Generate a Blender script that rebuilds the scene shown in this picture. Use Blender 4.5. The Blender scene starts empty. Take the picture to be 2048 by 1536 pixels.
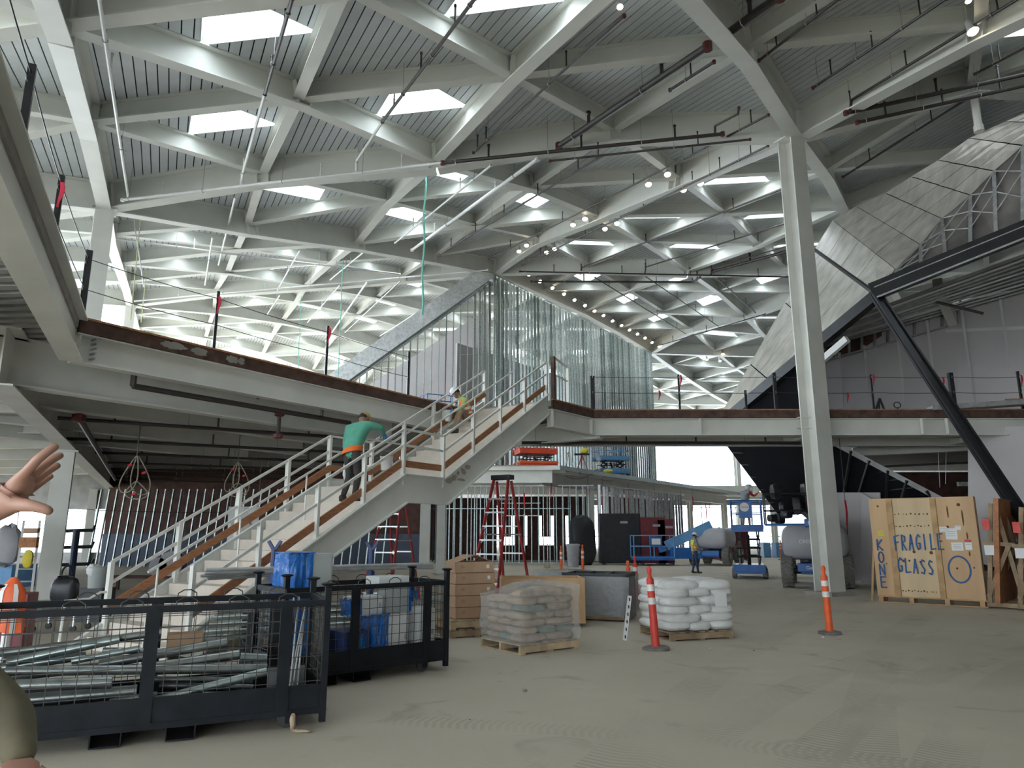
import bpy, bmesh, math, random
import numpy as np
from mathutils import Vector, Matrix

random.seed(7)
SC = bpy.context.scene
COL = SC.collection

# ------------------------------------------------------------------ camera
F_PX, EYE, HZ = 1425.0, 1.7, 1064.0
PITCH = math.atan((HZ - 768.0) / F_PX)
cam_d = bpy.data.cameras.new('camera')
cam_d.sensor_width = 36.0
cam_d.lens = 36.0 * F_PX / 2048.0
cam_d.clip_end = 400
cam = bpy.data.objects.new('camera', cam_d)
COL.objects.link(cam)
cam.location = (0, 0, EYE)
cam.rotation_euler = (math.pi / 2 + PITCH, 0, 0)
SC.camera = cam

# ------------------------------------------------------------------ sky and exposure
SKY = 9.2
w = bpy.data.worlds.new('overcast_sky')
SC.world = w
w.use_nodes = True
bg = w.node_tree.nodes['Background']
bg.inputs['Color'].default_value = (0.82, 0.92, 1.0, 1)
bg.inputs['Strength'].default_value = SKY
SC.view_settings.view_transform = 'Standard'
SC.view_settings.look = 'None'
SC.view_settings.gamma = 1.0
SC.view_settings.use_curve_mapping = False
SC.view_settings.exposure = 0.0
SC.cycles.use_denoising = True
SC.cycles.use_adaptive_sampling = True
SC.cycles.adaptive_threshold = 0.06
SC.cycles.max_bounces = 5
SC.cycles.diffuse_bounces = 4
SC.cycles.glossy_bounces = 2
SC.cycles.transmission_bounces = 2
SC.cycles.transparent_max_bounces = 6
SC.cycles.caustics_reflective = False
SC.cycles.caustics_refractive = False
SC.cycles.sample_clamp_indirect = 6.0


def ray(px, py):
    xc, yc = px - 1024.0, 768.0 - py
    y = F_PX * math.cos(PITCH) - yc * math.sin(PITCH)
    z = F_PX * math.sin(PITCH) + yc * math.cos(PITCH)
    return xc / y, z / y


def at_y(px, py, Y):
    a, b = ray(px, py)
    return Vector((a * Y, Y, EYE + b * Y))


def at_z(px, py, z):
    a, b = ray(px, py)
    Y = (z - EYE) / b
    return Vector((a * Y, Y, z))


def ground(px, py):
    return at_z(px, py, 0.0)


def project(v):
    d = Vector(v) - Vector((0, 0, EYE))
    yc_ = d.y * math.cos(PITCH) + d.z * math.sin(PITCH)
    zc = -d.y * math.sin(PITCH) + d.z * math.cos(PITCH)
    if yc_ <= 0.05:
        return None
    return 1024 + F_PX * d.x / yc_, 768 - F_PX * zc / yc_


# ------------------------------------------------------------------ materials
MATS = {}


def mat(name, rgb, rough=0.6, metal=0.0, var=0.12, scale=4.0, bump=0.0, bscale=None, alpha=None, trans=0.0, emit=None, stretch=None, spec=None):
    m = bpy.data.materials.new(name)
    m.use_nodes = True
    nt = m.node_tree
    b = nt.nodes['Principled BSDF']
    b.inputs['Roughness'].default_value = rough
    b.inputs['Metallic'].default_value = metal
    if spec is not None:
        b.inputs['Specular IOR Level'].default_value = spec
    tc = nt.nodes.new('ShaderNodeTexCoord')
    mp = nt.nodes.new('ShaderNodeMapping')
    nt.links.new(tc.outputs['Object'], mp.inputs['Vector'])
    if stretch:
        mp.inputs['Scale'].default_value = stretch
    nz = nt.nodes.new('ShaderNodeTexNoise')
    nz.inputs['Scale'].default_value = scale
    nz.inputs['Detail'].default_value = 2
    nt.links.new(mp.outputs['Vector'], nz.inputs['Vector'])
    mx = nt.nodes.new('ShaderNodeMix')
    mx.data_type = 'RGBA'
    c0 = tuple(max(0, c * (1 - var)) for c in rgb) + (1,)
    c1 = tuple(min(1, c * (1 + var)) for c in rgb) + (1,)
    mr = nt.nodes.new('ShaderNodeMapRange')
    mr.inputs['From Min'].default_value = 0.3
    mr.inputs['From Max'].default_value = 0.7
    nt.links.new(nz.outputs['Fac'], mr.inputs['Value'])
    nt.links.new(mr.outputs['Result'], mx.inputs['Factor'])
    mx.inputs['A'].default_value = c0
    mx.inputs['B'].default_value = c1
    nt.links.new(mx.outputs['Result'], b.inputs['Base Color'])
    if bump:
        bp = nt.nodes.new('ShaderNodeBump')
        bp.inputs['Strength'].default_value = bump
        bp.inputs['Distance'].default_value = 0.02
        n2 = nt.nodes.new('ShaderNodeTexNoise')
        n2.inputs['Scale'].default_value = bscale or scale * 4
        n2.inputs['Detail'].default_value = 2
        nt.links.new(mp.outputs['Vector'], n2.inputs['Vector'])
        nt.links.new(n2.outputs['Fac'], bp.inputs['Height'])
        nt.links.new(bp.outputs['Normal'], b.inputs['Normal'])
    if alpha is not None:
        b.inputs['Alpha'].default_value = alpha
    if trans:
        b.inputs['Transmission Weight'].default_value = trans
    if emit:
        b.inputs['Emission Color'].default_value = tuple(emit[0]) + (1,)
        b.inputs['Emission Strength'].default_value = emit[1]
    MATS[name] = m
    return m


mat('white_steel', (0.72, 0.72, 0.67), 0.45, 0, 0.06, 1.5, 0.05, 30)
mat('roof_steel', (0.78, 0.79, 0.74), 0.5, 0, 0.05, 1.0)
mat('deck_paint', (0.67, 0.71, 0.73), 0.45, 0.0, 0.05, 2.0)
mat('deck_back', (0.05, 0.05, 0.055), 0.9)
mat('mezz_deck', (0.33, 0.33, 0.32), 0.5, 0.3, 0.15, 2.0)
mat('black_steel', (0.025, 0.026, 0.03), 0.4, 0.2, 0.2, 3.0)
mat('dark_pipe', (0.045, 0.038, 0.036), 0.45, 0.1, 0.2, 6.0)
mat('white_pipe', (0.74, 0.75, 0.74), 0.45, 0.0, 0.05, 6.0)
mat('red_fitting', (0.11, 0.025, 0.022), 0.5, 0.1, 0.2, 8.0)
mat('galv', (0.40, 0.46, 0.45), 0.30, 0.85, 0.25, 9.0, 0.04, 20)
mat('galv_deep', (0.22, 0.27, 0.26), 0.28, 0.9, 0.25, 9.0)
mat('galv_pale', (0.56, 0.61, 0.60), 0.34, 0.7, 0.2, 9.0)
mat('conduit', (0.27, 0.29, 0.28), 0.33, 0.85, 0.25, 7.0)
mat('galv_dull', (0.46, 0.47, 0.47), 0.45, 0.6, 0.2, 6.0)
mat('wood_edge', (0.42, 0.19, 0.09), 0.8, 0, 0.25, 9.0, 0.1)
mat('wood_wet', (0.10, 0.055, 0.042), 0.8, 0, 0.4, 5.0, 0.1)
mat('kick_board', (0.36, 0.16, 0.075), 0.7, 0, 0.22, 6.0, 0.08, None, stretch=(1, 1, 6))
mat('tread', (0.66, 0.60, 0.52), 0.85, 0, 0.07, 3.0)
mat('drywall', (0.55, 0.52, 0.52), 0.9, 0, 0.05, 0.8)
mat('joint_tape', (0.68, 0.66, 0.66), 0.9, 0, 0.04, 2.0)
mat('plywood', (0.62, 0.41, 0.23), 0.75, 0, 0.14, 2.5, 0.05, None, stretch=(1, 1, .2))
mat('lumber', (0.50, 0.32, 0.16), 0.8, 0, 0.2, 4.0, 0.1)
mat('dirt', (0.40, 0.37, 0.30), 0.9)
mat('lumber_old', (0.33, 0.24, 0.15), 0.85, 0, 0.3, 4.0, 0.1)
mat('pallet_wood', (0.52, 0.40, 0.25), 0.85, 0, 0.25, 5.0, 0.1)
mat('cardboard', (0.46, 0.30, 0.19), 0.85, 0, 0.1, 3.0)
mat('card_dark', (0.36, 0.23, 0.14), 0.85, 0, 0.1, 3.0)
mat('paper_bag', (0.47, 0.36, 0.25), 0.85, 0, 0.25, 6.0, 0.2)
mat('paper_bag_green', (0.25, 0.30, 0.24), 0.85, 0, 0.25, 6.0, 0.2)
mat('white_bag', (0.76, 0.76, 0.74), 0.55, 0, 0.08, 5.0, 0.35, 14)
mat('paper', (0.80, 0.80, 0.79), 0.8, 0, 0.03)
mat('yellow', (0.70, 0.56, 0.05), 0.6)
mat('safety_orange', (0.82, 0.13, 0.03), 0.55, 0, 0.1, 8.0)
mat('bollard_red', (0.66, 0.06, 0.045), 0.5, 0, 0.12, 7.0)
mat('reflective', (0.80, 0.78, 0.74), 0.35, 0, 0.05)
mat('rubber', (0.045, 0.043, 0.042), 0.85, 0, 0.3, 5.0, 0.2)
mat('rubber_grey', (0.19, 0.18, 0.165), 0.9, 0, 0.25, 5.0, 0.2)
mat('lift_blue', (0.02, 0.13, 0.42), 0.4, 0, 0.12, 4.0)
mat('lift_blue_pale', (0.14, 0.34, 0.60), 0.45, 0, 0.1, 4.0)
mat('lift_grey', (0.36, 0.36, 0.38), 0.45, 0, 0.07, 3.0)
mat('lift_red', (0.68, 0.09, 0.045), 0.45, 0, 0.1, 4.0)
mat('ladder_red', (0.42, 0.035, 0.035), 0.5, 0, 0.1, 5.0)
mat('aluminium', (0.68, 0.69, 0.70), 0.38, 0.7, 0.1, 8.0)
mat('cart_steel', (0.012, 0.014, 0.018), 0.55, 0.0, 0.3, 5.0, 0.1, spec=0.25)
mat('wire', (0.075, 0.072, 0.068), 0.5, 0.4, 0.2, 10.0)
mat('enclosure', (0.42, 0.45, 0.44), 0.5, 0, 0.05, 3.0)
mat('enclosure_white', (0.72, 0.73, 0.72), 0.5, 0, 0.04, 3.0)
mat('navy', (0.03, 0.055, 0.17), 0.5, 0, 0.15, 6.0)
mat('rope_teal', (0.22, 0.62, 0.50), 0.8, 0, 0.15, 15.0)
mat('rope_tan', (0.36, 0.33, 0.25), 0.85, 0, 0.2, 15.0)
mat('rope_yellow', (0.62, 0.63, 0.38), 0.8, 0, 0.1, 15.0)
mat('flag_red', (0.70, 0.03, 0.07), 0.7, 0, 0.1)
mat('skin', (0.40, 0.215, 0.155), 0.55, 0, 0.08, 6.0, 0.05, 60)
mat('skin_dark', (0.28, 0.15, 0.10), 0.6)
mat('shirt_green', (0.10, 0.36, 0.26), 0.85, 0, 0.12, 5.0, 0.2, 9)
mat('hem_orange', (0.85, 0.17, 0.03), 0.8)
mat('shirt_lime', (0.36, 0.50, 0.17), 0.85, 0, 0.1, 6.0)
mat('vest_orange', (0.88, 0.20, 0.05), 0.7)
mat('vest_lime', (0.62, 0.72, 0.06), 0.7)
mat('trousers_dark', (0.045, 0.040, 0.040), 0.85, 0, 0.2, 6.0)
mat('trousers_tan', (0.28, 0.20, 0.13), 0.85, 0, 0.15, 6.0)
mat('jeans', (0.035, 0.055, 0.11), 0.85, 0, 0.2, 8.0)
mat('jacket_olive', (0.15, 0.13, 0.08), 0.85, 0, 0.2, 5.0, 0.3, 7)
mat('shirt_grey', (0.22, 0.24, 0.27), 0.85)
mat('boot', (0.06, 0.045, 0.035), 0.8)
mat('hair', (0.025, 0.02, 0.018), 0.8)
mat('hat_white', (0.80, 0.81, 0.82), 0.35)
mat('cap_tan', (0.45, 0.30, 0.10), 0.8)
mat('mask_blue', (0.28, 0.45, 0.66), 0.8)
mat('glove_blue', (0.05, 0.25, 0.52), 0.5)
mat('bucket_white', (0.74, 0.74, 0.72), 0.5)
mat('membrane', (0.15, 0.135, 0.12), 0.7, 0, 0.5, 0.8)
mat('pod_panel', (0.46, 0.44, 0.39), 0.42, 0.25, 0.22, 1.6, stretch=(1.5, 1.5, .3))
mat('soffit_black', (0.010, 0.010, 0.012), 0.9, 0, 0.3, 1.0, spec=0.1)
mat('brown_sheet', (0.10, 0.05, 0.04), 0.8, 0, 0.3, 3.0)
mat('tool_maroon', (0.16, 0.025, 0.03), 0.5)
mat('spray_blue', (0.05, 0.13, 0.32), 0.8, 0, 0.15, 20)
mat('knot', (0.13, 0.055, 0.02), 0.8)
mat('concrete', (0.36, 0.34, 0.31), 0.9, 0, 0.12, 2.0, 0.1)
mat('lamp_shell', (0.75, 0.74, 0.72), 0.4)
mat('lamp_bulb', (1, 0.9, 0.75), 0.5, emit=((1.0, 0.82, 0.58), 26.0))
mat('weld_glow', (1, 1, 1), 0.5, emit=((0.92, 0.95, 1.0), 60.0))
mat('blue_dark_plastic', (0.012, 0.03, 0.075), 0.4)


for _k in ('lamp_bulb', 'weld_glow'):          # small lamps: found by bounced rays only, keeps renders quick
    MATS[_k].cycles.emission_sampling = 'NONE'


def clear_mat(name, rgb, t=0.6, rough=0.2, bump=0.0):
    """thin plastic film or glass: part see-through, part glossy"""
    m = bpy.data.materials.new(name)
    m.use_nodes = True
    nt = m.node_tree
    b = nt.nodes['Principled BSDF']
    b.inputs['Base Color'].default_value = tuple(rgb) + (1,)
    b.inputs['Roughness'].default_value = rough
    tr = nt.nodes.new('ShaderNodeBsdfTransparent')
    tr.inputs['Color'].default_value = (1, 1, 1, 1)
    mx = nt.nodes.new('ShaderNodeMixShader')
    mx.inputs['Fac'].default_value = t
    nt.links.new(b.outputs[0], mx.inputs[1])
    nt.links.new(tr.outputs[0], mx.inputs[2])
    nt.links.new(mx.outputs[0], nt.nodes['Material Output'].inputs['Surface'])
    if bump:
        tc = nt.nodes.new('ShaderNodeTexCoord')
        nz = nt.nodes.new('ShaderNodeTexNoise')
        nz.inputs['Scale'].default_value = 5
        nz.inputs['Detail'].default_value = 6
        nz.inputs['Distortion'].default_value = 1.5
        nt.links.new(tc.outputs['Object'], nz.inputs['Vector'])
        bp = nt.nodes.new('ShaderNodeBump')
        bp.inputs['Strength'].default_value = bump
        bp.inputs['Distance'].default_value = 0.1
        nt.links.new(nz.outputs['Fac'], bp.inputs['Height'])
        nt.links.new(bp.outputs['Normal'], b.inputs['Normal'])
    MATS[name] = m
    return m


clear_mat('glass', (0.85, 0.9, 0.92), 0.88, 0.05)
clear_mat('film_clear', (0.82, 0.84, 0.86), 0.72, 0.08, 1.0)
clear_mat('film_grey', (0.62, 0.64, 0.68), 0.60, 0.12, 1.0)
clear_mat('film_blue', (0.015, 0.17, 0.60), 0.12, 0.12, 0.8)


def floor_mat():
    m = bpy.data.materials.new('dusty_concrete')
    m.use_nodes = True
    nt = m.node_tree
    b = nt.nodes['Principled BSDF']
    b.inputs['Roughness'].default_value = 0.82
    b.inputs['Specular IOR Level'].default_value = 0.3
    tc = nt.nodes.new('ShaderNodeTexCoord')

    def noise(scale, det, vec=None, dist=0.0):
        n = nt.nodes.new('ShaderNodeTexNoise')
        n.inputs['Scale'].default_value = scale
        n.inputs['Detail'].default_value = det
        n.inputs['Distortion'].default_value = dist
        nt.links.new(vec or tc.outputs['Object'], n.inputs['Vector'])
        return n.outputs['Fac']

    def mathn(op, a, bb):
        n = nt.nodes.new('ShaderNodeMath')
        n.operation = op
        for k, v in ((0, a), (1, bb)):
            if isinstance(v, (int, float)):
                n.inputs[k].default_value = v
            else:
                nt.links.new(v, n.inputs[k])
        return n.outputs[0]

    def ramp(fac, lo, hi):
        n = nt.nodes.new('ShaderNodeMapRange')
        n.inputs['From Min'].default_value = lo
        n.inputs['From Max'].default_value = hi
        nt.links.new(fac, n.inputs['Value'])
        return n.outputs['Result']

    def mix(fac, a, bb):
        n = nt.nodes.new('ShaderNodeMix')
        n.data_type = 'RGBA'
        nt.links.new(fac, n.inputs['Factor'])
        for k, v in (('A', a), ('B', bb)):
            if isinstance(v, tuple):
                n.inputs[k].default_value = v
            else:
                nt.links.new(v, n.inputs[k])
        return n.outputs['Result']

    c = mix(ramp(noise(0.35, 3), 0.3, 0.7), (0.50, 0.455, 0.37, 1), (0.63, 0.57, 0.465, 1))
    c = mix(ramp(noise(2.2, 4), 0.35, 0.75), c, (0.555, 0.50, 0.41, 1))
    c = mix(ramp(noise(1.3, 5, None, 1.0), 0.60, 0.72), c, (0.43, 0.38, 0.315, 1))
    # tyre tracks: curved bands with tread bars across them
    sp = nt.nodes.new('ShaderNodeSeparateXYZ')
    nt.links.new(tc.outputs['Object'], sp.inputs[0])
    masks = None
    for cx, cy, r, wd in ((56.07, -19.95, 61.03, 0.24), (56.07, -19.95, 59.3, 0.24), (25.4, -9.97, 28.9, 0.22), (25.4, -9.97, 27.2, 0.22), (17.75, -4.6, 18.7, 0.22), (17.75, -4.6, 17.0, 0.22), (-3.0, -6.0, 13.2, 0.18)):
        dx = mathn('SUBTRACT', sp.outputs[0], cx)
        dy = mathn('SUBTRACT', sp.outputs[1], cy)
        rr = mathn('SQRT', mathn('ADD', mathn('MULTIPLY', dx, dx), mathn('MULTIPLY', dy, dy)), 0)
        d = mathn('ABSOLUTE', mathn('SUBTRACT', rr, r), 0)
        band = mathn('LESS_THAN', d, wd)
        ang = mathn('ARCTAN2', dy, dx)
        bars = mathn('GREATER_THAN', mathn('FRACT', mathn('ADD', mathn('MULTIPLY', ang, r / 0.075), mathn('MULTIPLY', d, 3.0)), 0), 0.5)
        k = mathn('MULTIPLY', band, bars)
        masks = k if masks is None else mathn('MAXIMUM', masks, k)
    worn = mathn('MULTIPLY', masks, mathn('MULTIPLY', ramp(noise(0.5, 3), 0.42, 0.62), 0.30))
    c = mix(worn, c, (0.20, 0.175, 0.15, 1))
    nt.links.new(c, b.inputs['Base Color'])
    bp = nt.nodes.new('ShaderNodeBump')
    bp.inputs['Strength'].default_value = 0.25
    bp.inputs['Distance'].default_value = 0.01
    h = mathn('ADD', noise(14, 3), mathn('MULTIPLY', worn, 1.2))
    nt.links.new(h, bp.inputs['Height'])
    nt.links.new(bp.outputs['Normal'], b.inputs['Normal'])
    MATS['floor'] = m


floor_mat()


# ------------------------------------------------------------------ mesh builder
class MB:
    def __init__(s):
        s.v, s.f, s.mi = [], [], []
        s.cur = 0

    def add(s, vs, fs):
        o = len(s.v)
        s.v += [tuple(p) for p in vs]
        s.f += [tuple(o + i for i in f) for f in fs]
        s.mi += [s.cur] * len(fs)
        return s

    def box(s, c, d, rz=0.0, R=None):
        hx, hy, hz = d[0] / 2, d[1] / 2, d[2] / 2
        M = R or Matrix.Rotation(rz, 3, 'Z')
        c = Vector(c)
        vs = [c + M @ Vector((x * hx, y * hy, z * hz)) for x, y, z in
              ((-1, -1, -1), (1, -1, -1), (1, 1, -1), (-1, 1, -1), (-1, -1, 1), (1, -1, 1), (1, 1, 1), (-1, 1, 1))]
        return s.add(vs, [(3, 2, 1, 0), (4, 5, 6, 7), (0, 1, 5, 4), (1, 2, 6, 5), (2, 3, 7, 6), (3, 0, 4, 7)])

    @staticmethod
    def frame(p, q, up=(0, 0, 1)):
        d = (Vector(q) - Vector(p))
        if d.length < 1e-9:
            d = Vector((0, 0, 1e-6))
        d = d.normalized()
        u = Vector(up)
        if abs(d.dot(u)) > 0.98:
            u = Vector((0, 1, 0)) if abs(d.y) < 0.9 else Vector((1, 0, 0))
        x = d.cross(u).normalized()
        z = x.cross(d).normalized()
        return d, x, z

    def bar(s, p, q, wd, h, up=(0, 0, 1), ox=0.0, oz=0.0):
        """rectangular bar from p to q; wd across, h along up; ox, oz shift the section"""
        p, q = Vector(p), Vector(q)
        d, x, z = MB.frame(p, q, up)
        vs = []
        for a in (p, q):
            for sx, sz in ((-1, -1), (1, -1), (1, 1), (-1, 1)):
                vs.append(a + x * (ox + sx * wd / 2) + z * (oz + sz * h / 2))
        return s.add(vs, [(3, 2, 1, 0), (4, 5, 6, 7), (0, 1, 5, 4), (1, 2, 6, 5), (2, 3, 7, 6), (3, 0, 4, 7)])

    def ibeam(s, p, q, wd, h, tf=0.03, tw=0.03, up=(0, 0, 1)):
        """I section hanging below the line p-q"""
        s.bar(p, q, wd, tf, up, 0, -tf / 2)
        s.bar(p, q, tw, h - 2 * tf, up, 0, -h / 2)
        s.bar(p, q, wd, tf, up, 0, -h + tf / 2)
        return s

    def hcol(s, p, h, wd, dp, rz, tf=0.035, tw=0.03):
        p = Vector(p)
        R = Matrix.Rotation(rz, 3, 'Z')
        c = p + Vector((0, 0, h / 2))
        s.box(c + R @ Vector((0, dp / 2 - tf / 2, 0)), (wd, tf, h), R=R)
        s.box(c + R @ Vector((0, -dp / 2 + tf / 2, 0)), (wd, tf, h), R=R)
        s.box(c, (tw, dp - 2 * tf, h), R=R)
        return s

    def cyl(s, p, q, r0, r1=None, n=8, caps=True):
        p, q = Vector(p), Vector(q)
        r1 = r0 if r1 is None else r1
        d, x, z = MB.frame(p, q)
        vs = []
        for a, r in ((p, r0), (q, r1)):
            for k in range(n):
                t = 2 * math.pi * k / n
                vs.append(a + (x * math.cos(t) + z * math.sin(t)) * r)
        fs = [(k, (k + 1) % n, n + (k + 1) % n, n + k) for k in range(n)]
        if caps:
            fs += [tuple(reversed(range(n))), tuple(range(n, 2 * n))]
        return s.add(vs, fs)

    def tube(s, pts, r, n=6, r1=None):
        pts = [Vector(p) for p in pts]
        vs = []
        m = len(pts)
        px = None
        for i, p in enumerate(pts):
            a = pts[max(0, i - 1)]
            b = pts[min(m - 1, i + 1)]
            d, x, z = MB.frame(a, b)
            if px is not None:
                x = (px - d * px.dot(d))
                x = x.normalized() if x.length > 1e-6 else MB.frame(a, b)[1]
                z = x.cross(d)
            px = x
            rr = r if r1 is None else r + (r1 - r) * i / (m - 1)
            for k in range(n):
                t = 2 * math.pi * k / n
                vs.append(p + (x * math.cos(t) + z * math.sin(t)) * rr)
        fs = []
        for i in range(m - 1):
            for k in range(n):
                fs.append((i * n + k, i * n + (k + 1) % n, (i + 1) * n + (k + 1) % n, (i + 1) * n + k))
        fs += [tuple(reversed(range(n))), tuple(range((m - 1) * n, m * n))]
        return s.add(vs, fs)

    def ring(s, c, axis, R, r, n=20, k=6, a0=0.0, a1=2 * math.pi):
        d, x, z = MB.frame((0, 0, 0), axis)
        c = Vector(c)
        full = abs(a1 - a0 - 2 * math.pi) < 1e-6
        pts = [c + (x * math.cos(a0 + (a1 - a0) * i / n) + z * math.sin(a0 + (a1 - a0) * i / n)) * R for i in range(n + 1)]
        return s.tube(pts, r, k)

    def lathe(s, c, prof, n=16, axis=(0, 0, 1)):
        """profile of (radius, height) about axis through c"""
        c = Vector(c)
        ax = Vector(axis).normalized()
        d, x, z = MB.frame((0, 0, 0), ax)
        vs = []
        for r, h in prof:
            for k in range(n):
                t = 2 * math.pi * k / n
                vs.append(c + ax * h + (x * math.cos(t) + z * math.sin(t)) * max(r, 1e-4))
        fs = []
        for i in range(len(prof) - 1):
            for k in range(n):
                fs.append((i * n + k, i * n + (k + 1) % n, (i + 1) * n + (k + 1) % n, (i + 1) * n + k))
        fs += [tuple(reversed(range(n))), tuple(range((len(prof) - 1) * n, len(prof) * n))]
        return s.add(vs, fs)

    def prism(s, poly, vec):
        """polygon (3-D points) swept along vec"""
        n = len(poly)
        a = [Vector(p) for p in poly]
        vec = Vector(vec)
        vs = a + [p + vec for p in a]
        fs = [tuple(reversed(range(n))), tuple(range(n, 2 * n))]
        fs += [(k, (k + 1) % n, n + (k + 1) % n, n + k) for k in range(n)]
        return s.add(vs, fs)

    def blob(s, c, d, rz=0.0, n=10, m=6, e=0.55, tilt=0.0, jit=0.0, R=None):
        """pillow / rounded lump: superellipsoid of full size d"""
        R = R or (Matrix.Rotation(rz, 3, 'Z') @ Matrix.Rotation(tilt, 3, 'X'))
        c = Vector(c)

        def sp(v, ee):
            return math.copysign(abs(v) ** ee, v)
        vs, fs = [], []
        for i in range(m + 1):
            ph = -math.pi / 2 + math.pi * i / m
            for k in range(n):
                t = 2 * math.pi * k / n
                v = Vector((sp(math.cos(ph), e) * sp(math.cos(t), e) * d[0] / 2, sp(math.cos(ph), e) * sp(math.sin(t), e) * d[1] / 2, sp(math.sin(ph), 0.85) * d[2] / 2))
                if jit:
                    v *= 1 + random.uniform(-jit, jit)
                vs.append(c + R @ v)
        for i in range(m):
            for k in range(n):
                fs.append((i * n + k, i * n + (k + 1) % n, (i + 1) * n + (k + 1) % n, (i + 1) * n + k))
        return s.add(vs, fs)

    def build(s, name, material, parent=None, smooth=False, local=False, bevel=0.0):
        """material: name or list of names (by face slot). Coordinates are world unless local."""
        me = bpy.data.meshes.new(name)
        vs = s.v
        if parent is not None and not local:
            inv = wm(parent).inverted()
            vs = [tuple(inv @ Vector(v)) for v in vs]
        me.from_pydata(vs, [], s.f)
        ml = [material] if isinstance(material, str) else material
        for mm in ml:
            me.materials.append(MATS[mm])
        if len(ml) > 1:
            me.polygons.foreach_set('material_index', s.mi)
        if smooth:
            me.polygons.foreach_set('use_smooth', [True] * len(me.polygons))
            try:
                me.set_sharp_from_angle(angle=math.radians(40))
            except Exception:
                pass
        me.update()
        o = bpy.data.objects.new(name, me)
        COL.objects.link(o)
        if parent is not None:
            o.parent = parent
        if bevel:
            bv = o.modifiers.new('bevel', 'BEVEL')
            bv.width = bevel
            bv.segments = 2
            bv.limit_method = 'ANGLE'
        return o


WMC = {}


def wm(o):
    """world matrix of an object from its own transform chain (no depsgraph update needed)"""
    m = Matrix.LocRotScale(o.location, o.rotation_euler, o.scale)
    return wm(o.parent) @ m if o.parent else m


def tag(o, label=None, cat=None, group=None, kind=None):
    if label:
        o['label'] = label
    if cat:
        o['category'] = cat
    if group:
        o['group'] = group
    if kind:
        o['kind'] = kind
    return o


def thing(name, label, cat, loc=(0, 0, 0), rz=0.0, group=None):
    o = bpy.data.objects.new(name, None)
    o.empty_display_size = 0.2
    COL.objects.link(o)
    o.location = loc
    o.rotation_euler = (0, 0, rz)
    return tag(o, label, cat, group)


def struct(name, label=None, loc=(0, 0, 0), rz=0.0):
    o = bpy.data.objects.new(name, None)
    COL.objects.link(o)
    o.location = loc
    o.rotation_euler = (0, 0, rz)
    return tag(o, label, None, None, 'structure')


def copy_tree(o, parent=None):
    c = o.copy()
    COL.objects.link(c)
    c.parent = parent
    for ch in [k for k in bpy.data.objects if k.parent == o]:
        copy_tree(ch, c)
    return c


def text(body, size, origin, xdir, zdir, material, name, parent, ext=0.001, align='LEFT', offset=0.0, shear=0.0):
    cu = bpy.data.curves.new(name, 'FONT')
    cu.body = body
    cu.size = size
    cu.extrude = ext
    cu.align_x = align
    cu.offset = offset
    cu.shear = shear
    tmp = bpy.data.objects.new(name, cu)
    COL.objects.link(tmp)
    dg = bpy.context.evaluated_depsgraph_get()
    me = bpy.data.meshes.new_from_object(tmp.evaluated_get(dg))
    bpy.data.objects.remove(tmp)
    x = Vector(xdir).normalized()
    z = Vector(zdir).normalized()
    n = x.cross(z)
    Mx = Matrix((x, z, n)).transposed().to_4x4()
    Mx.translation = Vector(origin)
    if parent is not None:
        Mx = wm(parent).inverted() @ Mx
    me.transform(Mx)
    me.materials.clear()
    me.materials.append(MATS[material])
    o = bpy.data.objects.new(name, me)
    COL.objects.link(o)
    o.parent = parent
    return o

# ------------------------------------------------------------------ ground floor
fl = MB()
fl.add([(-60, -25, 0), (60, -25, 0), (60, 92, 0), (-60, 92, 0)], [(0, 1, 2, 3)])
fl.add([(-60, -25, -0.2), (60, -25, -0.2), (60, 92, -0.2), (-60, 92, -0.2)], [(3, 2, 1, 0)])
tag(fl.build('floor', 'floor'), 'dusty concrete ground floor with tyre tracks', kind='structure')

# ------------------------------------------------------------------ roof lattice
LS, LTH = 5.7, math.radians(-26.0)
E2 = Vector((math.sin(LTH), math.cos(LTH))) * LS
E1 = Vector((math.sin(LTH + math.radians(120)), math.cos(LTH + math.radians(120)))) * LS
LC = Vector((8.977, 20.409))
OBS = [(0, 0, 1592, 257), (-2, 0, 870, 320), (-4, 0, 212, 398), (-1, 0, 1227, 263), (-3, 0, 526, 348), (0, 1, 1355, 358), (0, 2, 1192, 428), (0, 3, 1075, 477), (0, 4, 990, 537),
       (-2, -1, 1025, 155), (-4, -1, 180, 247), (-4, -2, 125, 42), (-3, -1, 595, 202), (-1, -1, 1493, 99), (1, 1, 1655, 342), (1, 0, 1944, 165), (2, 2, 1690, 412),
       (-3, 1, 495, 450), (-2, 2, 714, 483), (-1, 3, 870, 512), (-4, 4, 262, 600), (-3, 4, 432, 580), (-2, 4, 612, 568), (-1, 4, 804, 553),
       (1, 2, 1447, 425), (1, 3, 1291, 484), (2, 3, 1517, 490), (2, 4, 1375, 540), (1, 4, 1177, 532), (2, 5, 1258, 581), (3, 5, 1436, 583), (3, 6, 1327, 624), (4, 6, 1489, 630), (4, 7, 1379, 657), (4, 8, 1303, 698), (0, 8, 760, 690)]


def lat(i, j):
    return LC + E1 * i + E2 * j


_ob = {}
for i, j, px, py in OBS:
    P = lat(i, j)
    a, b = ray(px, py)
    _ob[(i, j)] = (a * P.y, P.y, EYE + b * P.y)
_A = np.array([[1, x, y, x * x, x * y, y * y] for x, y, z in _ob.values()])
_cf = np.linalg.lstsq(_A, np.array([z for x, y, z in _ob.values()]), rcond=None)[0]
_pts = np.array(list(_ob.values()))
_res = _pts[:, 2] - _A @ _cf


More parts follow.
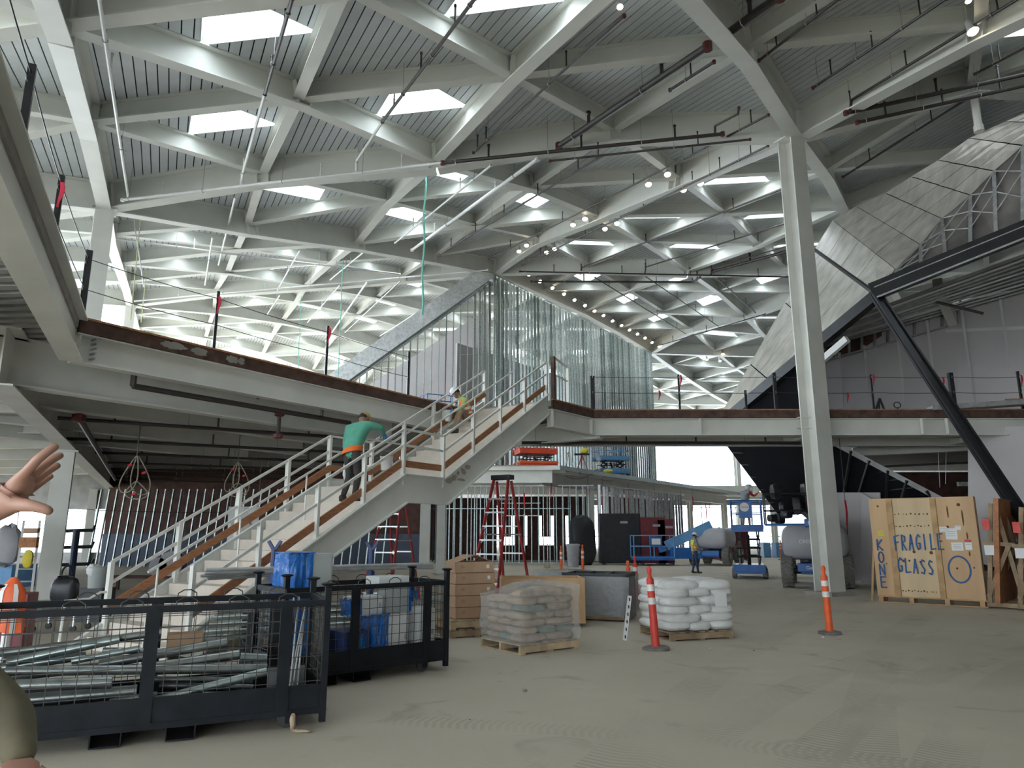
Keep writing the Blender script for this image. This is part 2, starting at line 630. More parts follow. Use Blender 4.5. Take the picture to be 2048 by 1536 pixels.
def node(i, j):
    if (i, j) in _ob:
        x, y, z = _ob[(i, j)]
        return Vector((x, y, z))
    P = lat(i, j)
    yy = min(max(P.y, 4.0), 60.0)
    xx = min(max(P.x, -26.0), 20.0)
    z = float(_cf @ np.array([1, xx, yy, xx * xx, xx * yy, yy * yy]))
    d2 = (_pts[:, 0] - P.x) ** 2 + (_pts[:, 1] - P.y) ** 2
    wt = np.exp(-d2 / (2 * 8.0 ** 2))
    z += float((wt @ _res) / (wt.sum() + 0.15))
    z = min(max(z, 10.5), 18.5)
    if P.y > 60:
        z -= (0.14 if P.x < 8 else 0.03) * (P.y - 60)
    return Vector((P.x, P.y, z))


IR, JR = range(-13, 13), range(-9, 17)
NODE = {}
for i in list(IR) + [IR.stop]:
    for j in list(JR) + [JR.stop]:
        NODE[(i, j)] = node(i, j)
DECK = 0.55            # deck height above the underside of the secondary beams
_det = E1.x * E2.y - E1.y * E2.x


def roofz(x, y):
    dx, dy = x - LC.x, y - LC.y
    a = (dx * E2.y - dy * E2.x) / _det
    b = (E1.x * dy - E1.y * dx) / _det
    i, j = math.floor(a), math.floor(b)
    u, v = a - i, b - j
    try:
        z00, z11 = NODE[(i, j)].z, NODE[(i + 1, j + 1)].z
        if u >= v:
            z10 = NODE[(i + 1, j)].z
            return z00 + (u - v) * (z10 - z00) + v * (z11 - z00)
        z01 = NODE[(i, j + 1)].z
        return z00 + (v - u) * (z01 - z00) + u * (z11 - z00)
    except KeyError:
        return 14.0


def roof_pt(px, py, off=0.0):
    """point on the pixel's ray, off metres below the beam undersides"""
    a, b = ray(px, py)
    Y = 4.0
    while Y < 90 and EYE + b * Y < roofz(a * Y, Y) - off:
        Y += 0.1
    return Vector((a * Y, Y, EYE + b * Y))


def in_roof(P):
    return -21.5 - 0.25 * max(0.0, P.y - 20) < P.x < 33 and -14 < P.y < 86


def in_view(P, m=120):
    q = project(P)
    return q is not None and -m < q[0] < 2048 + m and -m < q[1] < 1000


ceiling = struct('ceiling', 'folded triangular roof of white steel beams and grooved deck with skylights')
SKIP = {('U', -2, -1), ('D', -1, 0), ('D', -1, 2)}
cells = []
for i in IR:
    for j in JR:
        a, b = i % 4, j % 4
        for kind in 'UD':
            ids = [(i, j), (i + 1, j), (i + 1, j + 1)] if kind == 'U' else [(i, j), (i + 1, j + 1), (i, j + 1)]
            P = [NODE[k] + Vector((0, 0, DECK)) for k in ids]
            c = (P[0] + P[1] + P[2]) / 3
            if not in_roof(c):
                continue
            sky = ((kind == 'U' and a < b) or (kind == 'D' and a > b)) and (kind, i, j) not in SKIP
            if sky and ((c.x > 2 and c.y < 24) or (c.x > 16.5 and c.y < 44)) and (kind, i, j) != ('U', 0, -1):
                sky = False  # right-hand skylights left out; those behind the pod to darken that side
            cells.append((kind, i, j, P, c, sky))

ND = Vector((E2.y, -E2.x)).normalized()          # across the deck grooves


def clip(poly, lo, hi):
    for sgn, lim in ((1, lo), (-1, -hi)):
        out = []
        for k in range(len(poly)):
            A, B = poly[k], poly[(k + 1) % len(poly)]
            da = sgn * (A.x * ND.x + A.y * ND.y) - lim
            db = sgn * (B.x * ND.x + B.y * ND.y) - lim
            if da >= 0:
                out.append(A)
            if da * db < 0:
                out.append(A + (B - A) * (da / (da - db)))
        poly = out
        if len(poly) < 3:
            return []
    return poly


deck_far, deck_back, kerbs = MB(), MB(), []
planks = []
PITCH_D, GAP = 0.245, 0.028
n_sky = 0
for kind, i, j, P, c, sky in cells:
    m = [(P[0] + P[1]) / 2, (P[1] + P[2]) / 2, (P[2] + P[0]) / 2]
    pieces = [[P[0], m[0], m[2]], [P[1], m[1], m[0]], [P[2], m[2], m[1]]] if sky else [P]
    near = in_view(c, 260) and c.y < 36
    for T in pieces:
        if near:
            deck_back.prism([p + Vector((0, 0, 0.05)) for p in T], (0, 0, 0.05))
            ds = [p.x * ND.x + p.y * ND.y for p in T]
            k = math.floor(min(ds) / PITCH_D)
            while k * PITCH_D < max(ds):
                q = clip(T, k * PITCH_D + GAP / 2, (k + 1) * PITCH_D - GAP / 2)
                if q:
                    cc = sum(q, Vector()) / len(q)
                    ar = max((a_ - b_).length for a_ in q for b_ in q)
                    vis = in_view(cc, 20)
                    planks.append((ar / max(cc.length, 1) if vis else 0, q))
                k += 1
        else:
            deck_far.prism(T, (0, 0, 0.06))
    if sky:
        n_sky += 1
        g = (m[0] + m[1] + m[2]) / 3
        kb = MB()
        ins = [q + (g - q) * 0.0 for q in m]
        top = [q + Vector((0, 0, 0.50)) + (g - q) * 0.08 for q in m]
        out = [q + (q - g) * 0.03 for q in m]
        outt = [q + Vector((0, 0, 0.50)) for q in m]
        vs = ins + top + out + outt
        fs = []
        for k in range(3):
            n_ = (k + 1) % 3
            fs += [(k, n_, 3 + n_, 3 + k), (6 + k, 6 + n_, 9 + n_, 9 + k), (3 + k, 3 + n_, 9 + n_, 9 + k), (k, n_, 6 + n_, 6 + k)]
        kb.add(vs, fs)
        sk = kb.build('skylight', 'white_steel', ceiling)
        pn = MB()
        pn.prism([q + (g - q) * 0.02 + Vector((0, 0, -0.02)) for q in top], (0, 0, 0.015))
        pn.build('pane', 'glass', sk)

planks.sort(key=lambda t: -t[0])
rest = MB()
for n_, (s_, q) in enumerate(planks):
    if n_ < 300 and s_ > 0:
        MB().prism(q, (0, 0, 0.03)).build('deck_plank', 'deck_paint', ceiling)
    else:
        rest.prism(q, (0, 0, 0.03))
tag(rest.build('deck_planks_beyond', 'deck_paint', ceiling), kind='stuff')
deck_back.build('deck_backing', 'deck_back', ceiling)


def groove_mat():
    m = bpy.data.materials.new('deck_far')
    m.use_nodes = True
    nt = m.node_tree
    b = nt.nodes['Principled BSDF']
    b.inputs['Roughness'].default_value = 0.5
    tc = nt.nodes.new('ShaderNodeTexCoord')
    vm = nt.nodes.new('ShaderNodeVectorMath')
    vm.operation = 'DOT_PRODUCT'
    vm.inputs[1].default_value = (ND.x / PITCH_D, ND.y / PITCH_D, 0)
    nt.links.new(tc.outputs['Object'], vm.inputs[0])
    fr = nt.nodes.new('ShaderNodeMath')
    fr.operation = 'FRACT'
    nt.links.new(vm.outputs['Value'], fr.inputs[0])
    lt = nt.nodes.new('ShaderNodeMath')
    lt.operation = 'LESS_THAN'
    lt.inputs[1].default_value = GAP / PITCH_D
    nt.links.new(fr.outputs[0], lt.inputs[0])
    mx = nt.nodes.new('ShaderNodeMix')
    mx.data_type = 'RGBA'
    mx.inputs['A'].default_value = (0.64, 0.67, 0.68, 1)
    mx.inputs['B'].default_value = (0.08, 0.08, 0.085, 1)
    nt.links.new(lt.outputs[0], mx.inputs['Factor'])
    nt.links.new(mx.outputs['Result'], b.inputs['Base Color'])
    MATS['deck_far'] = m


groove_mat()
deck_far.build('deck_beyond', 'deck_far', ceiling)

# beams
beams = []
for i in IR:
    for j in JR:
        for di, dj in ((1, 0), (0, 1), (1, 1)):
            A, B = NODE[(i, j)], NODE[(i + di, j + dj)]
            if not in_roof((A + B) / 2):
                continue
            key = j if (di, dj) == (1, 0) else i if (di, dj) == (0, 1) else i - j
            lv = 0 if key % 4 == 0 else 1 if key % 2 == 0 else 2
            c = (A + B) / 2
            beams.append((c.length if in_view(c, 200) else 999, A, B, lv))
beams.sort(key=lambda t: t[0])
far_b = MB()
BD = {0: (0.42, 0.98), 1: (0.34, 0.68), 2: (0.28, 0.55)}
for n_, (s_, A, B, lv) in enumerate(beams):
    wd, h = BD[lv]
    up = Vector((0, 0, DECK))
    if n_ < 300 and s_ < 999:
        mb = MB()
        mb.ibeam(A + up, B + up, wd, h, 0.04, 0.03)
        if s_ < 45 and lv < 2:          # stiffener plates at the joints
            for e in (A, B):
                d, x, z = MB.frame(A, B)
                pp = e + (d if e is A else -d) * 0.22 + up - z * (h / 2)
                mb.box(pp, (0.03, wd * 0.9, h - 0.08), R=Matrix((d, x, z)).transposed())
        mb.build('roof_beam', 'roof_steel', ceiling)
    else:
        far_b.ibeam(A + up, B + up, wd, h, 0.04, 0.03)
tag(far_b.build('roof_beams_beyond', 'roof_steel', ceiling), kind='stuff')

# ------------------------------------------------------------------ roof columns
Z2 = 5.22              # upper floor level


def column(px_label, P, h, wd, dp, rz, base=0.0, material='white_steel'):
    t = thing('steel_column', px_label, 'column', (P[0], P[1], base))
    MB().hcol((P[0], P[1], base + 0.06), h - 0.06, wd, dp, rz).build('shaft', material, t)
    MB().box((P[0], P[1], base + 0.03), (wd + 0.3, dp + 0.3, 0.06), rz).build('base_plate', 'concrete' if base == 0 else material, t)
    MB().box((P[0], P[1], base + h - 0.02), (wd + 0.16, dp + 0.16, 0.04), rz).build('cap_plate', material, t)
    return t


cbase = ground(1661, 1190)
ctop = NODE[(0, 0)]
ccol = column('tall pale steel column on a concrete pad in front of the right-hand bridge', (cbase.x, cbase.y), ctop.z - 0.42, 0.62, 0.52, math.radians(28))
MB().box((cbase.x, cbase.y, 0.05), (1.0, 0.9, 0.10), math.radians(28)).build('concrete_pad', 'concrete', ccol)
for k, (i, j, lb) in enumerate(((-4, 0, 'white roof column behind the left end of the walkway'), (-4, 4, 'white roof column seen over the left walkway, farther back than its twin'))):
    P = NODE[(i, j)]
    column(lb, (P.x, P.y), P.z - 0.40 - Z2, 0.55, 0.55, math.radians(34), Z2)
P = NODE[(1, 0)]
tt = thing('steel_column', 'short pale hanger post dropping from the dark roof onto the pod', 'column', (P.x, P.y, P.z - 1.6))
MB().cyl((P.x, P.y, P.z - 1.65), (P.x, P.y, P.z + 0.1), 0.11, n=10).build('shaft', 'white_steel', tt)
MB().cyl((P.x, P.y, P.z - 1.7), (P.x, P.y, P.z - 1.5), 0.14, n=10).build('base_collar', 'white_steel', tt)

# ------------------------------------------------------------------ sprinkler pipes under the roof


def pipe(name, label, pts, r, material, drops=0, off=0.35, cat='pipe', fit=True, z=None):
    r *= 0.78
    W = []
    for p in pts:
        o = p[2] if len(p) > 2 else off
        W.append(roof_pt(p[0], p[1], o))
    t = thing(name, label, cat, W[0])
    mb = MB()
    for a_, b_ in zip(W[:-1], W[1:]):
        mb.cyl(a_, b_, r, n=8)
    mb.build('pipe', material, t)
    if fit:
        for a_ in (W[0], W[-1]):
            MB().cyl(a_ + Vector((0, 0, -r * 1.0)), a_ + Vector((0, 0, r * 1.0)), r * 1.25, n=8).build('coupling', 'red_fitting' if material == 'dark_pipe' else material, t)
    for k in range(drops):
        f_ = (k + 0.5) / drops
        seg = f_ * (len(W) - 1)
        q = int(seg)
        pp = W[q].lerp(W[q + 1], seg - q)
        hb = MB()
        hb.cyl(pp, pp + Vector((0, 0, 0.42)), r * 0.55, n=6)
        hb.cyl(pp + Vector((0, 0, 0.42)), pp + Vector((0, 0, 0.47)), r * .8, n=6)
        hb.build('sprinkler_head', material, t)
        hg = MB()
        hp = W[q].lerp(W[q + 1], max(0.02, seg - q - 0.12))
        hg.cyl(hp, (hp.x, hp.y, max(hp.z + 0.3, roofz(hp.x, hp.y) + DECK - 0.02)), 0.008, n=4)
        hg.ring(hp, W[q + 1] - W[q], r * 1.25, 0.012, 10, 4)
        hg.build('hanger', 'galv_dull', t)
    return t


pipe('sprinkler_main', 'dark sprinkler main running level along the beam left of the tall column', [(885, 326, .5), (1445, 268, .5)], 0.075, 'dark_pipe', 3)
pipe('sprinkler_main', 'white-painted end of the level sprinkler main along the left roof beam', [(245, 400, .55), (885, 326, .5)], 0.06, 'white_pipe', 4)
pipe('sprinkler_main', 'thick dark pipe rising diagonally to the big roof beam at top centre', [(1118, 292, .4), (1415, 93, .2)], 0.12, 'dark_pipe', 2)
pipe('sprinkler_main', 'thick dark pipe continuing beyond the big roof beam at the top edge', [(1448, 72, .2), (1560, -8, .2)], 0.12, 'dark_pipe', 1)
pipe('sprinkler_pipe', 'thin dark branch pipe ending below the bright lamp at top centre', [(947, 305, .4), (972, 282, .3), (1248, 32, .3)], 0.045, 'dark_pipe', 3)
pipe('sprinkler_pipe', 'long dark pipe crossing the skylights from the top edge left of centre', [(952, -6, .3), (765, 243, .3)], 0.05, 'dark_pipe', 3)
pipe('sprinkler_pipe', 'white lower length of the long pipe left of centre', [(765, 243, .3), (713, 322, .3), (713, 342, .5)], 0.05, 'white_pipe', 1)
pipe('sprinkler_pipe', 'dark pipe hanging near the top left skylight', [(585, -6, .4), (530, 187, .4)], 0.05, 'dark_pipe', 2)
pipe('sprinkler_pipe', 'white lower length of the pipe near the top left skylight', [(530, 187, .4), (486, 345, .4), (484, 366, .5)], 0.05, 'white_pipe', 1)
pipe('sprinkler_pipe', 'whitish pipe coming down past the top left beams to the level main', [(198, -6, .4), (256, 392, .4)], 0.05, 'white_pipe', 2)
pipe('sprinkler_main', 'thick white pipe slanting down right of the thick green rope', [(1075, 318, .5), (824, 500, .5)], 0.085, 'white_pipe', 2)
pipe('sprinkler_pipe', 'thin white pipe slanting beside the thick white one', [(982, 331, .5), (790, 486, .5)], 0.045, 'white_pipe', 2)
pipe('sprinkler_pipe', 'dark branch pipe slanting across the kite skylight in the middle roof bay', [(1203, 312, .5), (880, 508, .5)], 0.045, 'dark_pipe', 5)
pipe('sprinkler_pipe', 'dark pipe below the level main, parallel to it', [(1100, 322, .7), (1500, 279, .7)], 0.045, 'dark_pipe', 2)
pipe('sprinkler_pipe', 'dark pipe along the left flank of the lamp-lit beam', [(978, 518, .3), (1360, 322, .3), (1537, 290 - 60, .3)], 0.045, 'dark_pipe', 6)
pipe('sprinkler_pipe', 'dark pipe along the right flank of the lamp-lit beam', [(1044, 530, .5), (1360, 378, .5), (1536, 292, .5)], 0.045, 'dark_pipe', 6)
pipe('sprinkler_pipe', 'dark pipe under the nearest row of trapezoid skylights left of the column', [(1161, 548, .4), (1163, 535, .2), (1580, 372, .2)], 0.05, 'dark_pipe', 5)
pipe('sprinkler_pipe', 'dark pipe under the second row of trapezoid skylights left of the column', [(1290, 545, .4), (1292, 534, .2), (1580, 444, .2)], 0.05, 'dark_pipe', 3)
pipe('sprinkler_pipe', 'thin dark pipe beside the thick one at the skylight behind the column', [(1422, 548, .4), (1424, 537, .2), (1582, 490, .2)], 0.05, 'dark_pipe', 2)
pipe('sprinkler_main', 'thick dark pipe slanting up behind the tall column', [(1425, 543, .3), (1585, 500, .3)], 0.11, 'dark_pipe', 1)
pipe('sprinkler_main', 'level dark main across the roof from the stud wall peak to the pod', [(1040, 543, .6), (1585, 554, .6)], 0.06, 'dark_pipe', 4)
pipe('sprinkler_main', 'second level dark main just below the first one by the stud wall peak', [(1062, 563, .6), (1385, 564, .6), (1400, 555, .6)], 0.08, 'dark_pipe', 3)
pipe('sprinkler_pipe', 'thin dark pipe slanting down across the kite skylights, upper one', [(1290, 552, .4), (1440, 655, .4)], 0.045, 'dark_pipe', 4)
pipe('sprinkler_pipe', 'thin dark pipe slanting down across the kite skylights, lower one', [(1190, 555, .4), (1372, 668, .4)], 0.045, 'dark_pipe', 4)
pipe('sprinkler_pipe', 'thin dark pipe slanting down across the kite skylights, nearest the pod', [(1430, 552, .4), (1510, 625, .4)], 0.045, 'dark_pipe', 2)
pipe('sprinkler_main', 'dark pipe climbing right from the far end of the stud wall', [(1315, 692, .6), (1530, 628, .6)], 0.05, 'dark_pipe', 3)
pipe('sprinkler_main', 'upper one of two dark mains leaving the right edge of the frame', [(1692, 226, .5), (2060, 147, .5)], 0.08, 'dark_pipe', 3)
pipe('sprinkler_main', 'lower one of two dark mains leaving the right edge of the frame', [(1715, 245, .7), (2060, 169, .7)], 0.07, 'dark_pipe', 3)
pipe('sprinkler_pipe', 'dark pipe slanting up from behind the dark right-hand roof bay', [(1686, 354, .4), (1935, 197, .4)], 0.05, 'dark_pipe', 2)
pipe('sprinkler_pipe', 'dark branch pipe right of the column top, nearest the beam', [(1700, 222, .5), (1703, 200, .2), (1945, 53, .2), (2052, -12, .2)], 0.05, 'dark_pipe', 3)
pipe('sprinkler_pipe', 'dark branch pipe above the right-hand roof beam', [(1626, 176, .3), (1895, -4, .3)], 0.045, 'dark_pipe', 3)
pipe('sprinkler_pipe', 'dark branch pipe with a capped end above the column top', [(1518, 121, .3), (1680, -4, .3)], 0.045, 'dark_pipe', 2)
pipe('sprinkler_pipe', 'short dark pipe with a red capped end beside the big roof beam', [(1340, 180, .3), (1428, 124, .3)], 0.05, 'dark_pipe', 1)
pipe('sprinkler_pipe', 'short dark pipe with an upturned end left of the column top', [(1430, 268, .5), (1430, 252, .3), (1476, 228, .3), (1478, 216, .2)], 0.045, 'dark_pipe', 0)
pipe('sprinkler_pipe', 'dark pipe dropping from the beam at upper right behind the hanger post', [(1950, 148, .3), (2056, 92, .3)], 0.045, 'dark_pipe', 1)
# thin white pipes in the bright left bays
for (x0, y0, x1, y1, lb) in ((470, 395, 437, 530, 'beside the first bright skylight left'), (600, 500, 555, 580, 'left of the thin green rope'), (730, 502, 660, 560, 'right of the thin green rope top'),
                              (735, 563, 652, 682, 'thick one falling toward the flagged walkway post'), (800, 562, 690, 665, 'falling from the level white main'), (905, 580, 760, 672, 'near the sloping bulkhead'),
                              (680, 570, 615, 645, 'between the two thin green ropes'), (560, 590, 535, 628, 'below the level white main, far left'), (425, 475, 410, 570, 'crossing three bright skylights')):
    pipe('sprinkler_pipe', 'slanting white pipe in the bright bays, ' + lb, [(x0, y0, .4), (x1, y1, .4)], 0.05 if 'thick' not in lb else 0.08, 'white_pipe', 1, fit=False)
pipe('sprinkler_main', 'level white main along the far beam of the bright bays', [(270, 602, .5), (975, 540, .5)], 0.06, 'white_pipe', 4)
pipe('sprinkler_main', 'white main sloping gently below the left walkway column beam', [(225, 477, .4), (520, 515, .4), (800, 548, .4)], 0.06, 'white_pipe', 2)


# ------------------------------------------------------------------ ceiling spotlights
def spot(px, py, label, off=0.25, size=0.085, aim=(0, -0.35, -1), group=None):
    P = roof_pt(px, py, off)
    s_ = size
    t = thing('spotlight', label, 'spotlight', P, 0, group)
    a = Vector(aim).normalized()
    MB().lathe(P, [(s_ * 0.45, -s_ * 3.4), (s_ * 0.62, -s_ * 3.2), (s_ * 0.72, -s_ * 1.6), (s_ * 1.05, -s_ * 0.2), (s_ * 1.1, 0)], 10, a).build('housing', 'lamp_shell', t, True)
    MB().lathe(P, [(s_ * 0.95, 0.0), (s_ * 0.8, s_ * 0.35), (0.01, s_ * 0.5)], 10, a).build('bulb', 'lamp_bulb', t, True)
    b_ = P - a * s_ * 3.2
    MB().cyl(b_, b_ + Vector((0, 0, max(0.15, off + 0.15))), 0.02, n=6).build('stem', 'lamp_shell', t)
    return t


ORD = ['first', 'second', 'third', 'fourth', 'fifth', 'sixth', 'seventh', 'eighth', 'ninth', 'tenth', 'eleventh', 'twelfth', 'thirteenth', 'fourteenth', 'fifteenth', 'sixteenth']
for k, (px, py) in enumerate(((1058, 549), (1080, 563), (1105, 576), (1128, 588), (1149, 600), (1170, 611), (1189, 622), (1207, 631), (1225, 642), (1243, 651), (1259, 660), (1275, 668), (1290, 676), (1304, 685), (1318, 692))):
    spot(px, py, ORD[k] + ' lit spotlight from the near end of the row above the stud wall', 0.15, 0.125, (0.3, -0.5, -1), 'spotlights in the row above the stud wall')
for px, py, lb in ((1335, 349, 'brightest lamp on the left flank of the diagonal beam'), (1297, 369, 'lamp just below the brightest one on the diagonal beam'), (1367, 380, 'lower lamp of the pair on the right flank of the diagonal beam'), (1401, 367, 'upper lamp of the pair on the right flank of the diagonal beam'),
                   (1170, 438, 'upper lamp of the middle left pair on the diagonal beam'), (1146, 450, 'lower lamp of the middle left pair on the diagonal beam'), (1210, 458, 'lower lamp of the middle right pair on the diagonal beam'), (1234, 447, 'upper lamp of the middle right pair on the diagonal beam'),
                   (1053, 491, 'upper lamp of the far left pair on the diagonal beam'), (1038, 503, 'lower lamp of the far left pair on the diagonal beam'), (1093, 505, 'lower lamp of the far right pair on the diagonal beam'), (1109, 498, 'upper lamp of the far right pair on the diagonal beam'),
                   (1240, 14, 'lit spotlight alone at the top edge above the thin branch pipe'), (1937, 2, 'glaring warm lamp at the top right edge'), (1946, 63, 'lit spotlight beside the cut-off skylight at top right'),
                   (1446, 708, 'upper lamp of the far group beside the pod'), (1414, 719, 'left lamp of the far group beside the pod'), (1440, 722, 'lower right lamp of the far group beside the pod')):
    d = roof_pt(px, py, 0.2).length
    spot(px, py, lb, 0.3, 0.065 if d < 22 else 0.12)

# ------------------------------------------------------------------ upper floor: left mezzanine, stair head, right bridge
V3 = Vector
SU = V3((math.sin(math.radians(31.5)), math.cos(math.radians(31.5)), 0))    # up the stair
SW = V3((-SU.y, SU.x, 0))                                                   # to the far side of the stair
S0 = V3((-4.60, 10.10, 0))
SWD = 2.04
RUN1, LAND, RUN2 = 4.69, 1.30, 4.69
ZL = Z2 / 2
L0 = at_z(159, 637, Z2)
D2 = V3((0.4384, -0.8988, 0))
Q2 = L0 + D2 * 10.0
TL2 = V3((-1.55, 20.42, Z2))
TR = S0 + SU * (RUN1 + LAND + RUN2) + V3((0, 0, Z2))
TL = TR + SW * SWD
B1 = at_z(1104, 800, Z2)
B2 = V3((2.40, 20.80, Z2))
BR = V3((18.0, 20.72, Z2))
e3d = V3((E1.x + E2.x, E1.y + E2.y, 0)).normalized()
e2d = V3((E2.x, E2.y, 0)).normalized()
e1d = V3((E1.x, E1.y, 0)).normalized()

mezz = struct('floor_upper', 'upper floor walkway and bridge on pale steel beams')


def slab(poly, name='slab', th=0.16, z=Z2, m='concrete'):
    MB().prism([(p[0], p[1], z - th) for p in poly], (0, 0, th)).build(name, m, mezz)


left_poly = [L0, Q2, (-32, 2.4), (-32, 43), (-10.5, 43), (-1.0, 23.6), TL2]
head_poly = [TL2, TL, TR, B1, B2, (2.4, 23.6), (-1.0, 23.6)]
right_poly = [B2, BR, (18.0, 23.6), (2.4, 23.6)]
for pl in (left_poly, head_poly, right_poly):
    slab(pl)

# ribbed metal deck under the slabs
def ribs(poly, d, pitch, name, z, h=0.06):
    n = V3((-d.y, d.x, 0))
    ks = [V3((p[0], p[1], 0)).dot(n) for p in poly]
    mb = MB()
    k = min(ks)
    while k < max(ks):
        lo, hi = None, None
        for a in range(len(poly)):
            A, B = V3((poly[a][0], poly[a][1], 0)), V3((poly[(a + 1) % len(poly)][0], poly[(a + 1) % len(poly)][1], 0))
            da, db = A.dot(n) - k, B.dot(n) - k
            if da * db < 0:
                P = A + (B - A) * (da / (da - db))
                s_ = P.dot(d)
                lo = s_ if lo is None else min(lo, s_)
                hi = s_ if hi is None else max(hi, s_)
        if lo is not None and hi - lo > 1.2:
            a, b = n * k + d * (lo + .45), n * k + d * (hi - .45)
            mb.bar((a.x, a.y, z - h / 2), (b.x, b.y, z - h / 2), pitch * 0.55, h)
        k += pitch
    tag(mb.build(name, 'mezz_deck', mezz), kind='stuff')


ribs(left_poly, e1d, 0.30, 'metal_deck_ribs', Z2 - 0.16)
ribs(right_poly, V3((0, 1, 0)), 0.30, 'metal_deck_ribs', Z2 - 0.16)


def edge(p, q, inset, drip=True, trim=0.0):
    """wooden edge form on top of a pale steel edge beam"""
    p, q = V3(p), V3(q)
    d, x, z = MB.frame(p, q)
    p, q = p + d * trim, q - d * trim
    MB().bar(p, q, 0.05, 0.035, ox=-0.02, oz=0.0175).build('edge_strip', 'wood_edge', mezz)
    MB().bar(p, q, 0.06, 0.23, ox=0.0, oz=-0.118).build('edge_board', 'wood_wet', mezz)
    a, b = p + x * inset, q + x * inset
    up = V3((0, 0, -0.24))
    MB().ibeam(a + up, b + up, 0.24, 0.50, 0.025, 0.02).build('edge_beam', 'white_steel', mezz)
    L = (q - p).length
    for t in (0.06, L - 0.06):
        c = a + d * t + V3((0, 0, -0.49))
        MB().box(c, (0.02, 0.22, 0.44), R=Matrix((d, x, z)).transposed()).build('stiffener', 'white_steel', mezz)


edge(TL2, L0, 0.10)
MB().ibeam(L0 + V3((-.05, 0, 0)) , Q2 + V3((-.05, 0, 0)), 0.34, 0.74, 0.025, 0.02).build('edge_beam', 'white_steel', mezz)
edge(B2, B1, 0.10)
edge(BR, B2, 0.10)
edge((2.4, 23.6, Z2), (18, 23.6, Z2), 0.10)
edge((-1.0, 23.6, Z2), (2.4, 23.6, Z2), 0.10)
# mortar smears on the left edge board
for k, (f_, ln) in enumerate(((0.84, 0.5), (0.79, 0.35), (0.72, 0.3), (0.70, 0.15))):
    c = TL2.lerp(L0, f_)
    d, x, z = MB.frame(TL2, L0)
    MB().blob(c - x * 0.031 + V3((0, 0, -0.10)), (ln, 0.012, 0.13), 0, 16, 8, 1.0, R=Matrix((d, x, z)).transposed(), jit=0.3).build('mortar_smear', 'concrete', mezz, True)
# bolts at the corner connection
for k in range(5):
    c = L0 + (TL2 - L0).normalized() * 0.25 + V3((0, 0, -0.32 - k * 0.085))
    d, x, z = MB.frame(L0, TL2)
    MB().cyl(c + x * -0.02, c + x * 0.16, 0.02, n=6).build('bolt', 'galv_dull', mezz)
# inner girders
def girder(p, q, wd, h, ztop=Z2 - 0.22, name='girder', m='white_steel'):
    MB().ibeam((p[0], p[1], ztop), (q[0], q[1], ztop), wd, h, 0.03, 0.025).build(name, m, mezz)


wn = V3((-e3d.y, e3d.x, 0))
for off in (1.35, 4.3, 7.4, 10.5):
    a = V3((L0.x, L0.y, 0)) + wn * off - e3d * (2.0 if off < 2 else 4.0)
    b = a + e3d * (11.0 if off < 2 else 15.0)
    girder(a, b, 0.3, 0.85 if off < 2 else 0.7, name='girder')
N20 = NODE[(-4, 0)]
ga = V3((N20.x, N20.y, 0)) - e2d * 12
girder(ga, ga + e2d * 33, 0.42, 0.98)
for k in range(-2, 6):
    a = ga + e2d * (6 + k * 4.0)
    girder(a, a - e1d * 12, 0.26, 0.55)
girder((2.6, 21.0), (-0.7, 23.4), 0.3, 0.6)
girder((9, 20.9), (9, 23.5), 0.25, 0.5)
girder((14.5, 20.9), (14.5, 23.5), 0.25, 0.5)
girder((2.4, 22.2), (18, 22.2), 0.22, 0.4)
# column clip brackets on the bridge beam beside the tall column
for zz in (Z2 - 0.25, Z2 - 0.55):
    MB().box((cbase.x - 0.15, 20.60, zz), (0.55, 0.22, 0.03)).build('clip_plate', 'white_steel', mezz)
for px in (1400, 1843, 1893):
    q = at_y(px, 845, 20.66)
    MB().box((q.x, 20.66, Z2 - 0.49), (0.02, 0.14, 0.46)).build('stiffener', 'white_steel', mezz)

# sprinkler pipes under the mezzanine
def mpipe(label, pts, r=0.05, drops=3, z=None, name='sprinkler_pipe', head='dark_pipe'):
    W = [V3(p) for p in pts]
    t = thing(name, label, 'pipe', W[0])
    mb = MB()
    for a, b in zip(W[:-1], W[1:]):
        mb.cyl(a, b, r, n=8)
    mb.build('pipe', 'dark_pipe', t)
    for k in range(drops):
        pp = W[0].lerp(W[-1], (k + 0.5) / drops)
        MB().cyl(pp, pp + V3((0, 0, 0.35)), r * 0.6, n=6).build('sprinkler_head', head, t)
        hp = W[0].lerp(W[-1], (k + 0.2) / drops)
        MB().cyl(hp, (hp.x, hp.y, Z2 - 0.2), 0.01, n=4).build('hanger', 'galv_dull', t)
    return t


zp = 4.30
ptA = at_z(266, 772, zp)
ptB = at_z(700, 846, zp)
tp = mpipe('dark sprinkler pipe with an upturned end under the left walkway beam', [ptA + V3((0, 0, .35)), ptA, ptB], 0.055, 3)
pr = at_z(559, 828, zp)
fr_ = MB()
fr_.cyl(pr + V3((0, 0, -0.5)), pr, 0.045, n=8)
fr_.build('drop', 'dark_pipe', tp)
for dz in (0.0, -0.5):
    MB().lathe(pr + V3((0, 0, dz - 0.06)), [(0.06, 0), (0.11, 0.02), (0.11, 0.1), (0.06, 0.12)], 8).build('red_valve', 'red_fitting', tp)
mainA, mainB = at_z(158, 836, 4.15), at_z(245, 984, 4.15)
mainB = mainA + (mainB - mainA).normalized() * min((mainB - mainA).length, 21.0)
tm = mpipe('dark sprinkler main running away under the mezzanine with a red valve at its near end', [mainA, mainB], 0.07, 0, name='sprinkler_main')
MB().lathe(mainA + V3((0, 0, -0.1)), [(0.05, 0), (0.14, 0.03), (0.14, 0.17), (0.05, 0.2)], 10).build('red_valve', 'red_fitting', tm)
